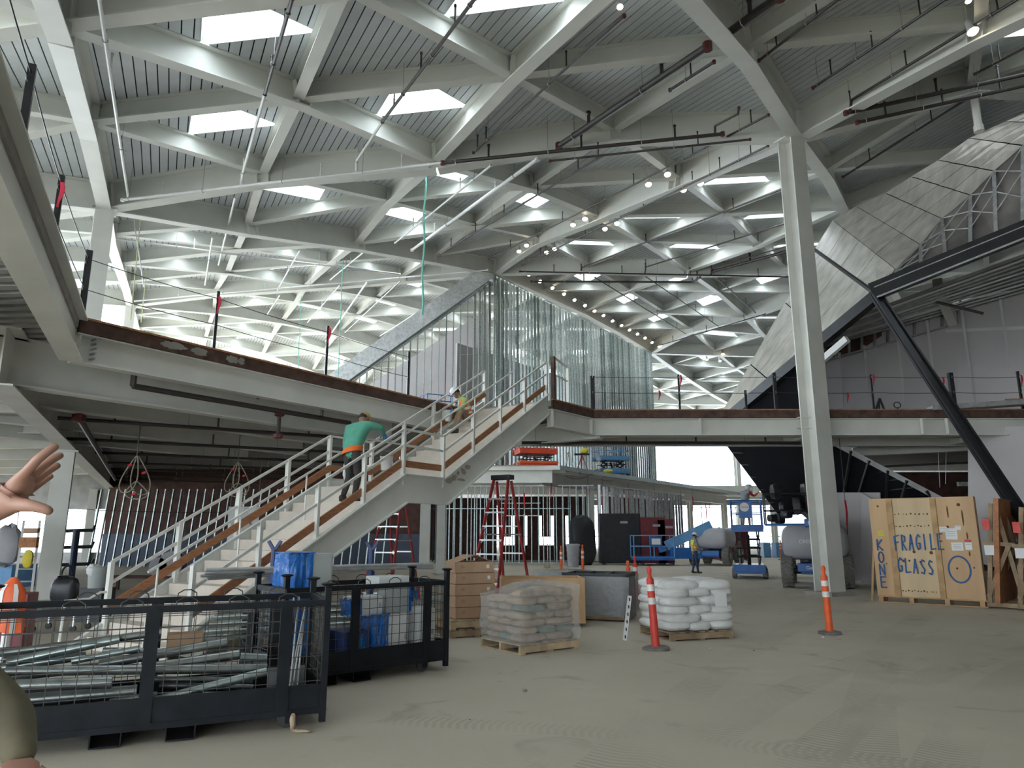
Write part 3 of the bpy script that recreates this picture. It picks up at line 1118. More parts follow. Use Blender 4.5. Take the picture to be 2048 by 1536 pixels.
for k, (x0, y0, x1, y1) in enumerate(((115, 836, 700, 876), (112, 876, 690, 905), (190, 905, 690, 925), (215, 925, 640, 940), (220, 938, 600, 950), (225, 950, 560, 958), (230, 958, 520, 966), (235, 966, 500, 972))):
    z_ = 4.25
    a, b = at_z(x0, y0, z_), at_z(x1, y1, z_)
    for p in (a, b):
        if p.y > 40:
            p *= 40 / p.y
    a.z = b.z = z_
    mpipe(ORD[k] + ' dark branch pipe from the near side under the mezzanine', [a, b], 0.045, 3)
bp0, bp1 = at_z(1050, 890, 4.35), at_z(1600, 893, 4.35)
mpipe('long dark level pipe under the back edge of the bridge', [(0.3, bp0.y, 4.42), (9.0, bp0.y + .05, 4.42)], 0.05, 4)

# ------------------------------------------------------------------ guard posts, cables and flags along the edges
def post(label, P, h=1.07, r=0.035, name='guard_post', flag=None, rz=0.0, m='black_steel'):
    P = V3(P)
    t = thing(name, label, 'post', P)
    MB().box(P + V3((0, 0, h / 2)), (r * 2, r * 2, h), rz).build('upright', m, t)
    MB().box(P + V3((0, 0, 0.01)), (0.14, 0.14, 0.02), rz).build('foot_plate', m, t)
    if flag:
        ribbon(P + V3((0.05, -0.06, h * flag)), 0.36, t)
    for hh in (0.55, 1.02):
        if hh < h:
            MB().ring(P + V3((0, -r, hh)), (1, 0, 0), 0.03, 0.006, 8, 4).build('cable_clip', 'galv_dull', t)
    return t


def ribbon(P, ln, parent, wd=0.06):
    mb = MB()
    n = 5
    vs = []
    for k in range(n + 1):
        f_ = k / n
        sway = 0.02 * math.sin(f_ * 5)
        ww = wd * (0.4 + 0.6 * math.sin(math.pi * min(1, f_ + 0.2)))
        for s_ in (-1, 1):
            vs.append(P + V3((sway + s_ * ww / 2, 0.004 * s_, -ln * f_)))
    fs = [(2 * k, 2 * k + 1, 2 * k + 3, 2 * k + 2) for k in range(n)]
    mb.add(vs, fs)
    mb.add([v + V3((0, 0.006, 0)) for v in vs], [tuple(reversed(f)) for f in fs])
    return mb.build('red_ribbon', 'flag_red', parent)


e1posts = []
for px, py, fl_, lb in ((163, 640, None, 'thick dark guard post at the inner corner of the left walkway'), (430, 702, .9, 'dark guard post with a red ribbon on the left walkway edge'), (647, 756, .95, 'dark guard post with a drooping red ribbon, farther along the left walkway edge'), (808, 795, None, 'dark guard post beside the far end of the left walkway')):
    P = at_z(px, py, Z2)
    d = (TL2 - L0).normalized()
    s_ = max(0.05, (P - L0).dot(d))
    P = L0 + d * s_ + V3((-d.y, d.x, 0)) * 0.08
    e1posts.append(P)
    post(lb, P, 1.25, 0.05 if px == 163 else 0.027, flag=fl_, rz=0.5)
e2posts = []
for k, s_ in enumerate((2.9, 5.5, 8.2)):
    P = L0 + D2 * s_ + V3((-0.08, -0.04, 0))
    e2posts.append(P)
    post(('nearer', 'middle', 'nearest overhead')[k] + ' dark guard post on the walkway edge coming toward the camera', P, 1.2, 0.036, flag=.9 if k == 0 else None, rz=0.5)
bposts = []
for px, hh, fl_, lb, rr in ((1186, 1.05, None, 'dark square guard post where the bridge edge bends right of the stair head', .06), (1360, 1.1, .98, 'thin guard post with a pink ribbon on the bridge left of the column', .025), (1493, .62, None, 'short stub post on the bridge below the pod tip', .03), (1553, 1.15, None, 'dark guard post on the bridge just left of the tall column', .045),
                            (1748, 1.1, 1.0, 'guard post topped with a red ribbon on the bridge right of the column', .025), (1909, 1.15, None, 'dark thick guard post on the bridge beside the black strut', .06), (2046, 1.2, .9, 'guard post with a red ribbon at the right edge of the frame', .03)):
    P = at_y(px, 820, 20.85)
    P.z = Z2
    bposts.append((P, hh))
    post(lb, P, hh, rr, flag=fl_)
for px, zz, lb in ((1698, .55, 'small red ribbon low on the bridge cable right of the column'), (1894, 1.02, 'small red ribbon on the top bridge cable by the black strut'), (1320, .62, 'red ribbon hanging low in front of the stud wall')):
    P = at_y(px, 820, 20.86)
    P.z = Z2 + zz
    o = ribbon(P, 0.3, None)
    tag(o, lb, 'ribbon')


def cable(label, pts, sag=0.03, r=0.008, m='black_steel'):
    mb = MB()
    P = []
    for a, b in zip(pts[:-1], pts[1:]):
        a, b = V3(a), V3(b)
        for k in range(6):
            f_ = k / 6
            P.append(a.lerp(b, f_) - V3((0, 0, sag * 4 * f_ * (1 - f_))))
    P.append(V3(pts[-1]))
    mb.tube(P, r, 5)
    return tag(mb.build('guard_cable', m), label, 'cable')


for hh, nm in ((1.1, 'top'), (0.55, 'lower')):
    cable(nm + ' guard cable along the left walkway edge', [e1posts[0] + V3((0, 0, hh))] + [p + V3((0, 0, hh)) for p in e1posts[1:]])
    cable(nm + ' guard cable along the walkway edge coming toward the camera', [e1posts[0] + V3((0, 0, hh))] + [p + V3((0, 0, hh)) for p in e2posts] + [L0 + D2 * 9.9 + V3((0, 0, hh))])
    hb = 1.02 if nm == 'top' else .55
    cable(nm + ' guard cable along the bridge', [p + V3((0, -.03, hb)) for p, h_ in bposts if h_ > 1])

# ------------------------------------------------------------------ the stair
stair = thing('staircase', 'pale steel staircase with a landing rising to the walkway', 'staircase', S0)
NR = 15


def sp(s_, w_, z_):
    return S0 + SU * s_ + SW * w_ + V3((0, 0, z_))


def zline(s_):
    if s_ < RUN1:
        return ZL * s_ / RUN1
    if s_ < RUN1 + LAND:
        return ZL
    return ZL + (Z2 - ZL) * (s_ - RUN1 - LAND) / RUN2


tr = RUN1 / NR
rz_ = ZL / NR
ang = -math.radians(31.5)
step_me = MB()
step_me.box((0, 0, 0), (SWD - 0.06, tr + 0.03, 0.05))
step_me.box((0, -tr / 2 + 0.0, -rz_ / 2), (SWD - 0.06, 0.02, rz_))
first = None
for fl_ in range(2):
    s00, z00 = (0, 0) if fl_ == 0 else (RUN1 + LAND, ZL)
    for k in range(NR - 1 if fl_ else NR):
        c = sp(s00 + (k + 0.5) * tr, SWD / 2, z00 + (k + 1) * rz_ - 0.025)
        if first is None:
            first = step_me.build('step', 'tread', stair, local=True)
            o = first
        else:
            o = first.copy()
            COL.objects.link(o)
        o.location = c - S0
        o.rotation_euler = (0, 0, ang)
MB().box(sp(RUN1 + LAND / 2, SWD / 2, ZL - 0.03), (SWD - 0.06, LAND, 0.06), ang).build('landing', 'tread', stair)
# joint lines across the covered treads
for side, w0 in (('near', 0.0), ('far', SWD)):
    sgn = -1 if side == 'near' else 1
    prof = [(-0.15, 0.0), (RUN1, ZL), (RUN1 + LAND, ZL), (RUN1 + LAND + RUN2, Z2)]
    top = [(s_, z_ + 0.20) for s_, z_ in prof]
    top[0] = (-0.15, 0.12)
    bot = [(0.35, 0.0), (RUN1 + 0.10, ZL - 0.34), (RUN1 + LAND + 0.12, ZL - 0.34), (RUN1 + LAND + RUN2, Z2 - 0.36)]
    web = MB()
    for k in range(3):
        web.prism([sp(top[k][0], w0, top[k][1]), sp(top[k + 1][0], w0, top[k + 1][1]), sp(bot[k + 1][0], w0, bot[k + 1][1]), sp(bot[k][0], w0, bot[k][1])], SW * 0.02 * sgn)
    web.build('stringer', 'white_steel', stair)
    fg = MB()
    for ln in (top, bot):
        for k in range(3):
            fg.bar(sp(ln[k][0], w0 + 0.045 * sgn, ln[k][1]), sp(ln[k + 1][0], w0 + 0.045 * sgn, ln[k + 1][1]), 0.09, 0.025)
    fg.build('stringer_flange', 'white_steel', stair)


def rail(w0, posts, hts, r, board, pr_, m='white_steel', nm='handrail', s_lo=0.25, s_hi=RUN1 + LAND + RUN2 - 0.08):
    ks = [s_lo, RUN1, RUN1 + LAND, s_hi]
    for hh in hts:
        mb = MB()
        pts = [sp(s_, w0, zline(s_) + 0.2 * 0 + hh) for s_ in ks]
        for a, b in zip(pts[:-1], pts[1:]):
            mb.bar(a, b, r * 2, r * 2)
        mb.build(nm, m, stair)
    for s_ in posts:
        b = sp(s_, w0, zline(s_) + (0.0 if pr_ > 0.02 else 0.0))
        MB().box(b + V3((0, 0, hts[0] / 2)), (pr_ * 2, pr_ * 1.4, hts[0]), ang).build('baluster_post', m, stair)
    if board:
        for a, b in zip(ks[:-1], ks[1:]):
            pa, pb = sp(a, w0 + board, zline(a) + 0.42), sp(b, w0 + board, zline(b) + 0.42)
            MB().bar(pa, pb, 0.035, 0.13).build('kick_board', 'kick_board', stair)


PS = [0.25, 1.35, 2.5, 3.6, RUN1, RUN1 + LAND, 7.1, 8.25, 9.4, RUN1 + LAND + RUN2 - 0.08]
rail(0.0, PS, (1.10, 0.78), 0.022, 0.035, 0.04)
rail(SWD, PS, (1.10, 0.78), 0.022, -0.035, 0.045)
rail(SWD * 0.52, [0.4, 1.8, 3.2, RUN1, RUN1 + LAND, 7.3, 8.7, RUN1 + LAND + RUN2 - .2], (0.98,), 0.017, 0, 0.014, nm='centre_handrail')
for w0, b in ((0.0, 0.25), (SWD, 0.25)):
    q = sp(0.25, w0, 0)
    MB().tube([q + V3((0, 0, 0.80)), q + V3((0, 0, .8)) - SU * .12, q + V3((0, 0, 0.72)) - SU * 0.28, q + V3((0, 0, 0.72)) - SU * 0.62, q + V3((0, 0, 0.0)) - SU * 0.64], 0.02, 6).build('rail_return', 'white_steel', stair)
# dark sheet and paint stains on the near stringer
for k in range(9):
    s_ = 6.15 + k * .09 + random.uniform(-.05, .05)
    MB().blob(sp(s_, -0.022, zline(s_) - .02 + random.uniform(-.16, .10)), (random.uniform(.08, .28), 0.006, random.uniform(.03, .12)), 0, 12, 6, 0.9, R=Matrix((SU, SW, V3((0, 0, 1)))).transposed(), jit=0.3).build('dirt_stain', 'dirt', stair, True)
# guard rail at the stair head
hd = thing('guard_rail', 'white pipe rail beside the stair head with a dark wooden post', 'railing', TR)
q0 = TR + SU * 0.1
q1 = V3((B1.x, B1.y, Z2)) + V3((0.05, 0.1, 0))
q2 = V3((B1.x, B1.y, Z2)).lerp(B2, 0.42) + V3((-0.05, 0.08, 0))
MB().box(q1 + V3((0, 0, 0.62)), (0.10, 0.10, 1.24), ang).build('wooden_post', 'wood_wet', hd)
MB().box(q2 + V3((0, 0, 0.55)), (0.09, 0.05, 1.1), ang).build('white_post', 'white_steel', hd)
MB().bar(q1 + V3((0, 0, 1.24)), q2 + V3((0, 0, 1.08)), 0.045, 0.045).build('top_rail', 'white_steel', hd)
MB().bar(q1 + V3((0, 0, .75)), q2 + V3((0, 0, .68)), 0.03, 0.03).build('mid_rail', 'white_steel', hd)

# ------------------------------------------------------------------ stud walls
def studwall(name, label, p, q, z0, ztop, pitch=0.41, m='galv', depth=0.15, fl_=0.045, lean=0.0, tracks=True, mids=(), jitter=0.0, skip=()):
    """row of C studs from p to q; ztop is a number or function of (x, y)"""
    p, q = V3((p[0], p[1], 0)), V3((q[0], q[1], 0))
    L = (q - p).length
    d = (q - p).normalized()
    x = V3((d.y, -d.x, 0))
    wl = struct(name, label, (p.x, p.y, z0))
    zt = ztop if callable(ztop) else (lambda a, b: ztop)
    n = int(L / pitch)
    for k in range(n + 1):
        if k in skip:
            continue
        c = p + d * (k * pitch + random.uniform(-jitter, jitter))
        t_ = zt(c.x, c.y)
        if t_ - z0 < 0.15:
            continue
        a, b = V3((c.x, c.y, z0)), V3((c.x, c.y, t_)) + d * (lean * (t_ - z0))
        mb = MB()
        mb.bar(a, b, 0.006, depth, up=x)
        mb.bar(a, b, fl_, 0.006, up=x, ox=fl_ / 2, oz=depth / 2)
        mb.bar(a, b, fl_, 0.006, up=x, ox=fl_ / 2, oz=-depth / 2)
        mb.build('stud', m if m != 'galv' else random.choice(('galv', 'galv', 'galv_deep', 'galv_pale')), wl)
    if tracks:
        MB().bar(p + V3((0, 0, z0 + .02)), q + V3((0, 0, z0 + .02)), depth + .01, 0.04).build('track', m, wl)
        nseg = 8
        for k in range(nseg):
            a, b = p.lerp(q, k / nseg), p.lerp(q, (k + 1) / nseg)
            MB().bar((a.x + d.x * lean * (zt(a.x, a.y) - z0), a.y + d.y * lean * (zt(a.x, a.y) - z0), zt(a.x, a.y)), (b.x + d.x * lean * (zt(b.x, b.y) - z0), b.y + d.y * lean * (zt(b.x, b.y) - z0), zt(b.x, b.y)), depth + .01, 0.06).build('track', m, wl)
    for zz, f0, f1 in mids:
        a, b = p.lerp(q, f0), p.lerp(q, f1)
        MB().bar((a.x, a.y, zz), (b.x, b.y, zz), 0.04, 0.04).build('bridging', m, wl)
    return wl


NA, NB_, NC_ = NODE[(0, 4)], NODE[(4, 8)], NODE[(0, 8)]


def under(A, B, off):
    A2, B2_ = V3((A.x, A.y)), V3((B.x, B.y))
    dd = B2_ - A2

    def f(x, y):
        t = max(0, min(1, (V3((x, y)) - A2).dot(dd) / dd.length_squared))
        ks = t * 4
        return A.z + (B.z - A.z) * t - off
    return f


w1 = studwall('wall_stud_long', 'long galvanised stud wall rising to the sloping roof beam', (NA.x, NA.y), (NB_.x, NB_.y), Z2, under(NA, NB_, 0.45), 0.40, mids=((9.2, .08, .45), (7.6, .3, .9)))
w2 = studwall('wall_stud_gable', 'open galvanised stud wall under the sloping bulkhead left of the peak', (NA.x - .3, NA.y), (NA.x - .3 - 14.0, NA.y + 14.0 * .0699), Z2, lambda x, y: NA.z - .75 - .725 * max(0, NA.x - x), 0.43, mids=((8.2, 0.02, .35), (12.0, .02, .12)))
# packed corner studs at the peak
cs = V3((NA.x, NA.y, Z2))
for k in range(9):
    c = cs + V3((-k * .30, .05, 0)) if k < 5 else cs + e3d * (0.2 + (k - 5) * 0.5)
    MB().box((c.x, c.y, (Z2 + NA.z - 0.6 - .25 * (k if k < 5 else 0)) / 2), (0.13, 0.16, NA.z - 0.6 - .25 * (k if k < 5 else 0) - Z2), 0.3).build('corner_stud', 'galv', w1)
# sloping bulkhead along the gable wall
pa, pb = V3((NA.x - .2, NA.y - .1, NA.z - 0.35)), V3((NA.x - 17.5, NA.y + 1.2, NA.z - .35 - .725 * 17.3))
off_ = V3((-e2d.y, e2d.x, 0)) * -0.0
MB().bar(pa, pb, 0.5, 1.0, oz=0.15).build('bulkhead', 'galv_dull', w2)
# drywall core inside the upper room
core = struct('wall_core', 'unpainted drywall core seen through the upper studs', (1.5, 47, Z2))
ca, cb2 = V3((NA.x, NA.y, 0)) + V3((-2.6, 4.2, 0)), V3((NA.x, NA.y, 0)) + e3d * 21 + V3((-3.2, 2.0, 0))
MB().bar((ca.x, ca.y, 9.6), (cb2.x, cb2.y, 9.6), 0.15, 8.4).build('drywall_sheet', 'drywall', core)
MB().box((-5.2, 53.0, 7.6), (7.5, 0.15, 4.8), math.radians(20)).build('drywall_sheet', 'brown_sheet', core)
tq = [V3((NA.x - .6, 46.5, 9.2)), V3((NA.x - .6, 46.5, 16.6)), V3((NA.x - 9.0, 47.2, 11.2)), V3((NA.x - 9.0, 47.2, 9.2))]
MB().prism(tq, (0, .15, 0)).build('drywall_sheet', 'drywall', core)
# timber-lined rail and dark raking struts seen through the gable studs
for k, zz in enumerate((6.3, 7.4, 8.6)):
    o = MB().bar((-9.5, 50.5, zz), (0.0, 47.0, zz), 0.05, 0.14).build('timber_rail', 'wood_edge')
    tag(o, ('lowest', 'middle', 'topmost')[k] + ' orange timber rail seen through the gable studs', 'rail')
for k in range(10):
    o = MB().bar((-8.2 + k * 0.85, 51.0 - k * 0.3, Z2), (-8.7 + k * 0.85, 51.0 - k * 0.3, 9.3), 0.10, 0.10).build('raking_strut', 'black_steel')
    tag(o, ORD[k] + ' dark raking strut from the left behind the gable studs', 'strut', 'raking struts behind the gable studs')

# far upper deck under the stud walls
fd = struct('floor_far_deck', 'far upper deck with a pale steel edge below the stud walls', (2.6, 38.8, 0))
FE = V3((2.6, 38.8, 0))
FE2 = FE + e3d * 33
fpoly = [(-8, 39.6), (FE.x, FE.y), (FE2.x, FE2.y), (FE2.x - 14, 66), (-16, 66)]
MB().prism([(p[0], p[1], Z2 - 0.16) for p in fpoly], (0, 0, 0.15)).build('slab', 'concrete', fd)
MB().bar((-8, 39.6, Z2 - .1), (FE.x, FE.y, Z2 - .1), 0.06, 0.24).build('edge_angle', 'white_steel', fd)
MB().bar((FE.x, FE.y, Z2 - .1), (FE2.x, FE2.y, Z2 - .1), 0.06, 0.24).build('edge_angle', 'galv', fd)
MB().bar((-8, 39.55, Z2 + .03), (FE.x - 1, FE.y - .0, Z2 + .03), 0.05, 0.05).build('edge_strip', 'wood_edge', fd)
MB().ibeam((-8, 39.9, Z2 - .2), (FE.x - .4, FE.y + .3, Z2 - .2), 0.3, 0.7).build('deck_beam', 'white_steel', fd)
a_ = FE + e1d * -1.2 + e3d * 0.4
MB().ibeam((a_.x, a_.y, Z2 - .3), (a_.x + e3d.x * 32, a_.y + e3d.y * 32, Z2 - .3), 0.3, 0.75).build('deck_beam', 'white_steel', fd)
for k in range(14):
    c = FE + e3d * (0.8 + k * 1.5)
    MB().bar((c.x - 1.6, c.y + 0.2, Z2 - .27), (c.x - 0.1, c.y, Z2 - .24), 0.14, 0.2).build('outrigger', 'white_steel', fd)
for k, (px, py, lb) in enumerate(((1183, 1124, 'pale steel column carrying the corner of the far upper deck'), (1300, 1112, 'second pale column under the far upper deck'), (1384, 1105, 'third pale column under the far upper deck'))):
    g = ground(px, py)
    column(lb, (g.x, g.y), Z2 - .95, 0.34, 0.34, 0.6)
# ground level stud walls below the far deck
wm_ = studwall('wall_stud_centre', 'open stud wall below the far deck behind the red ladders', (-9, 41.5), (4.6, 40.6), 0, Z2 - .95, 0.36, 'galv', jitter=0.05, mids=((3.3, .62, .78), (2.6, .62, .78), (3.0, .1, .9)))
wr_ = studwall('wall_stud_return', 'open stud wall returning under the far deck toward the bright windows', (4.9, 40.4), (4.9 + e3d.x * 13, 40.4 + e3d.y * 13), 0, Z2 - .95, 0.5, 'galv_dull', jitter=0.08)
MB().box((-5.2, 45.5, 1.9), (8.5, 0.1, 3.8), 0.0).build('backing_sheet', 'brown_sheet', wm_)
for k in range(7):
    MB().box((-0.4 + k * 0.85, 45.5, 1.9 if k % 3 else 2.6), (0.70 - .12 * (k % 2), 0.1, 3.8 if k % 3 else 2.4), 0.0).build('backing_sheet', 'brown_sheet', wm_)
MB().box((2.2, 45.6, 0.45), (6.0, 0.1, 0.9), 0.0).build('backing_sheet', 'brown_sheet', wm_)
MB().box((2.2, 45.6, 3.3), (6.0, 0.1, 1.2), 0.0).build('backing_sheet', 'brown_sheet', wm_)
studwall('wall_stud_inner', 'second row of studs seen through the centre stud wall', (-8.8, 43.2), (5.6, 42.6), 0, Z2 - .9, 0.45, 'galv', jitter=0.12, tracks=False)
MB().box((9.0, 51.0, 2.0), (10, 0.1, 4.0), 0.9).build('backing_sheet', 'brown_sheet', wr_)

# far slab and windows behind the lifts
fs_ = struct('floor_far_slab', 'dark far slab above the bright back windows', (25, 70, 0))
MB().box((24, 72, 5.0), (44, 9, 0.5)).build('slab', 'mezz_deck', fs_)
MB().box((24, 67.4, 5.4), (44, 0.3, 1.1)).build('fascia', 'white_steel', fs_)
MB().box((24, 67.6, 4.4), (44, 0.25, 0.5)).build('downstand_beam', 'mezz_deck', fs_)
for k, X in enumerate((14.5, 19.5, 24.0)):
    column(('left', 'middle', 'right')[k] + ' far pale column against the bright back windows', (X, 66.5), 4.2, 0.4, 0.4, 0.4)
P = at_y(1476, 960, 78)
column('far pale column against the bright upper daylight', (P.x, P.y), 10.5, 0.5, 0.5, .4)
wf = struct('window_1', 'far glazed facade with slim mullions', (20, 84, 0))
for k in range(16):
    MB().box((-10 + k * 4, 84, 2.3), (0.10, 0.12, 4.6)).build('mullion', 'galv_dull', wf)
for z_ in (0.3, 1.2, 4.5):
    MB().box((20, 84, z_), (64, 0.12, 0.10)).build('transom', 'galv_dull', wf)
MB().box((20, 84.02, 2.4), (64, 0.02, 4.2)).build('pane', 'glass', wf)

# back wall of studs under the mezzanine
wl_ = studwall('wall_stud_left', 'dark lined stud wall at the back under the left mezzanine', (-21.3, 36.8), (-6.2, 36.8), 0, 3.85, 0.41, 'galv', 0.12, 0.05, lean=0.075, tracks=False)
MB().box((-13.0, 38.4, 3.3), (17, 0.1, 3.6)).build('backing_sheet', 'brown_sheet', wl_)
MB().box((-13.0, 38.3, 0.8), (17, 0.1, 1.6)).build('backing_sheet', 'blue_dark_plastic', wl_)
wsw = struct('window_2', 'bright window wall at far left with thin mullions', (-30, 46, 0))
for k in range(9):
    MB().box((-38 + k * 2.2, 46, 1.9), (0.12, 0.12, 3.8)).build('mullion', 'galv_dull', wsw)
for z_ in (0.2, 1.9, 3.0):
    MB().box((-29, 46, z_), (19, 0.10, 0.08)).build('transom', 'galv_dull', wsw)
MB().box((-29, 46.02, 1.9), (19, 0.02, 3.6)).build('pane', 'glass', wsw)
MB().box((-29, 46.1, 4.3), (19, 0.2, 1.2)).build('spandrel', 'mezz_deck', wsw)
g = ground(92, 1203)
column('pale steel column at left behind the raised hand', (g.x, g.y), Z2 - 1.45, 0.46, 0.46, 0.5)
g = ground(170, 1128)
column('slim pale column at the left end of the back stud wall', (g.x, g.y), Z2 - 1.2, 0.4, 0.4, 0.5)
g = ground(848, 1138)
column('brownish column under the stair beside the red ladder', (g.x, g.y), Z2 - .9, 0.42, 0.42, 0.3)
g = ground(880, 1150)
column('pale square column just right of the stair landing', (g.x, g.y), Z2 - .9, 0.30, 0.30, 0.3)

# ------------------------------------------------------------------ faceted pod at right
pod = thing('clad_pod', 'faceted overhanging pod with pale panels and black edge beams at right', 'pod', at_y(1425, 856, 27))
UP = [(1425, 856, 27.0), (1500, 728, 27.6), (1570, 605, 28.2), (1628, 500, 28.6), (1665, 440, 28.2), (1712, 412, 27.2), (1771, 386, 25.6), (1822, 353, 24.0), (1876, 320, 22.4), (1938, 276, 20.7), (2010, 243, 19.3), (2090, 205, 18.0)]
LO = [(1432, 850, 26.9), (1540, 762, 24.9), (1650, 672, 22.9), (1750, 588, 21.0), (1791, 538, 21.1), (1841, 489, 21.3), (1884, 437, 21.3), (1941, 390, 20.7), (1988, 342, 20.0), (2046, 291, 19.1), (2100, 246, 18.3), (2160, 205, 17.6)]
UPP = [at_y(*p) for p in UP]
LOP = [at_y(*p) for p in LO]
nrow = 4
for k in range(len(UP) - 1):
    for r_ in range(nrow):
        f0, f1 = r_ / nrow, (r_ + 1) / nrow
        A, B = LOP[k].lerp(UPP[k], f0), LOP[k + 1].lerp(UPP[k + 1], f0)
        C_, D_ = LOP[k + 1].lerp(UPP[k + 1], f1), LOP[k].lerp(UPP[k], f1)
        c = (A + B + C_ + D_) / 4
        q = []
        for v in (A, B, C_, D_):
            dv = c - v
            if dv.length > 0.01:
                v = v + dv.normalized() * min(0.022, dv.length * 0.3)
            q.append(v)
        n = (B - A).cross(D_ - A)
        if n.length < 1e-5:
            n = (C_ - B).cross(A - B)
        n.normalize()
        if n.y > 0:
            n = -n
        MB().prism(q, -n * 0.03).build('clad_panel', 'pod_panel' if 'pod_panel' in MATS else 'drywall', pod)
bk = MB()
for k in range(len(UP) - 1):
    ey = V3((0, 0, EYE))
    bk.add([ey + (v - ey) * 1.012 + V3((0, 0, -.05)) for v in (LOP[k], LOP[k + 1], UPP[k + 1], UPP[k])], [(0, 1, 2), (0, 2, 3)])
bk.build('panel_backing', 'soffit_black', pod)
K = LOP[3]
R1 = at_y(2075, 455, 19.0)
R0 = at_y(2160, 420, 18.2)
# unfinished membrane between the panels and the black beam
mem = MB()
beamline = [K.lerp(R0, (k) / (len(LO) - 4)) + V3((0, 0, 0.25)) for k in range(len(LO) - 3)]
for k in range(3, len(LO) - 1):
    mem.add([LOP[k] + V3((.03, .06, 0)), LOP[k + 1] + V3((.03, .06, 0)), beamline[k - 2] + V3((.03, .06, 0)), beamline[k - 3] + V3((.03, .06, 0))], [(0, 1, 2, 3)])
mem.build('membrane', 'membrane', pod)
for k in range(4, len(LO) - 1):
    A, B = LOP[k], beamline[k - 3]
    A2, B2_ = LOP[k + 1], beamline[k - 2]
    MB().bar(A, B, 0.10, 0.05).build('furring_strip', 'galv_dull', pod)
    for f in (0.33, 0.66):
        P1_, P2_ = A.lerp(B, f - .33), A2.lerp(B2_, f)
        P3_, P4_ = A.lerp(B, f), A2.lerp(B2_, f - .33)
        MB().bar(P1_, P2_, 0.035, 0.03).build('white_lath', 'galv_dull', pod)
        MB().bar(P3_, P4_, 0.035, 0.03).build('white_lath', 'galv_dull', pod)
MB().bar(LOP[0] + V3((0, 0, -.12)), K + V3((0, 0, -.1)), 0.3, 0.34).build('edge_beam', 'black_steel', pod)
MB().bar(K + V3((-.1, 0, .05)), R0 + V3((0, 0, .05)), 0.3, 0.52).build('edge_beam', 'black_steel', pod)
MB().bar(K + V3((-.1, -.17, .16)), R0 + V3((0, -.17, .16)), 0.02, 0.03).build('edge_highlight_strip', 'galv_dull', pod)  # pale strips standing in for highlights along the black beam's edges
MB().bar(K + V3((-.1, -.17, -.18)), R0 + V3((0, -.17, -.18)), 0.02, 0.05).build('edge_highlight_strip', 'galv_dull', pod)
SE = ground(2168, 1222)
st = MB()
st.bar(K, SE, 0.10, 0.34, up=(1, 0, .3))
st.bar(K + V3((-.13, -.02, 0)), SE + V3((-.13, -.02, 0)), 0.22, 0.05, up=(1, 0, .3))
st.bar(K + V3((.13, -.02, 0)), SE + V3((.13, -.02, 0)), 0.22, 0.05, up=(1, 0, .3))
st.build('raking_strut', 'black_steel', pod)
MB().bar(UPP[3] + V3((0, -.05, 0)), K + V3((0, -.03, 0)), 0.10, 0.10).build('seam_rib', 'black_steel', pod)
w_a, w_b = at_y(1690, 662, 21.6), at_y(1640, 705, 22.4)
MB().bar(w_a + V3((0, -.1, -.28)), w_b + V3((0, -.1, -.28)), 0.16, 0.2).build('white_batten', 'paper', pod)
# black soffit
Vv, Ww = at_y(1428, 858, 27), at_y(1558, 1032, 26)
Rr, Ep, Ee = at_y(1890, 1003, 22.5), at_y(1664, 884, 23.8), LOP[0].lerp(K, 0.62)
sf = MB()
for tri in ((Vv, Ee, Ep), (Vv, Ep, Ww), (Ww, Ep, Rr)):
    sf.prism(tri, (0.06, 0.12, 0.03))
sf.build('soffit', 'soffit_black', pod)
MB().bar(Ep, Rr, 0.10, 0.16).build('truss_chord', 'mezz_deck', pod)
lw = Ww.lerp(Rr, 0.2)
for k in range(6):
    a, b = Ep.lerp(Rr, k / 6), lw.lerp(Rr, (k + (0.5 if k % 2 else 0.1)) / 6)
    MB().bar(a + V3((0, -.08, 0)), b + V3((0, -.08, 0)), 0.07, 0.07).build('truss_web', 'black_steel', pod)
for k in range(1, 7):
    f_ = k / 7
    MB().bar(Vv.lerp(Ww, f_) + V3((0, -.01, 0)), Ep.lerp(Rr, f_ * .9) + V3((0, -.01, 0)), 0.025, 0.025).build('soffit_seam', 'black_steel', pod)

# ------------------------------------------------------------------ drywall at right
wr = struct('wall_right', 'taped drywall behind the bridge at right', at_y(1915, 822, 25.5))


def pquad(pts, m, name, parent, th=0.08):
    q = [at_y(*p) for p in pts]
    n = (q[1] - q[0]).cross(q[-1] - q[0]).normalized()
    if n.y < 0:
        n = -n
    return MB().prism(q, n * th).build(name, m, parent)


pquad([(1560, 880, 28.5), (1915, 880, 25.5), (1915, 607, 25.5), (1560, 742, 28.5)], 'drywall', 'drywall_sheet', wr)
pquad([(1915, 880, 25.5), (2110, 880, 23.6), (2110, 560, 23.6), (1915, 607, 25.5)], 'drywall', 'drywall_sheet', wr)
for px, y0, y1, Y in ((1690, 822, 705, 27.36), (1742, 822, 690, 26.95), (1812, 822, 668, 26.35), (1876, 822, 640, 25.8), (1950, 822, 600, 25.12), (2020, 735, 590, 24.45)):
    a, b = at_y(px, y0, Y - .02), at_y(px - 6, y1, Y - .02)
    b.x, b.y = a.x, a.y
    MB().bar(a, b, 0.10, 0.008, up=(0, 1, 0)).build('joint_tape', 'joint_tape', wr)
a, b = at_y(1890, 662, 25.66), at_y(2060, 655, 24.06)
MB().bar(a, b, 0.008, 0.12).build('joint_tape', 'joint_tape', wr)
pr_rails = [(at_y(1600, 735, 28.1), at_y(1912, 648, 25.45)), (at_y(1600, 700, 28.1), at_y(1912, 612, 25.45))]
for a, b in pr_rails:
    MB().bar(a, b, 0.10, 0.06).build('framing_rail', 'mezz_deck', wr)
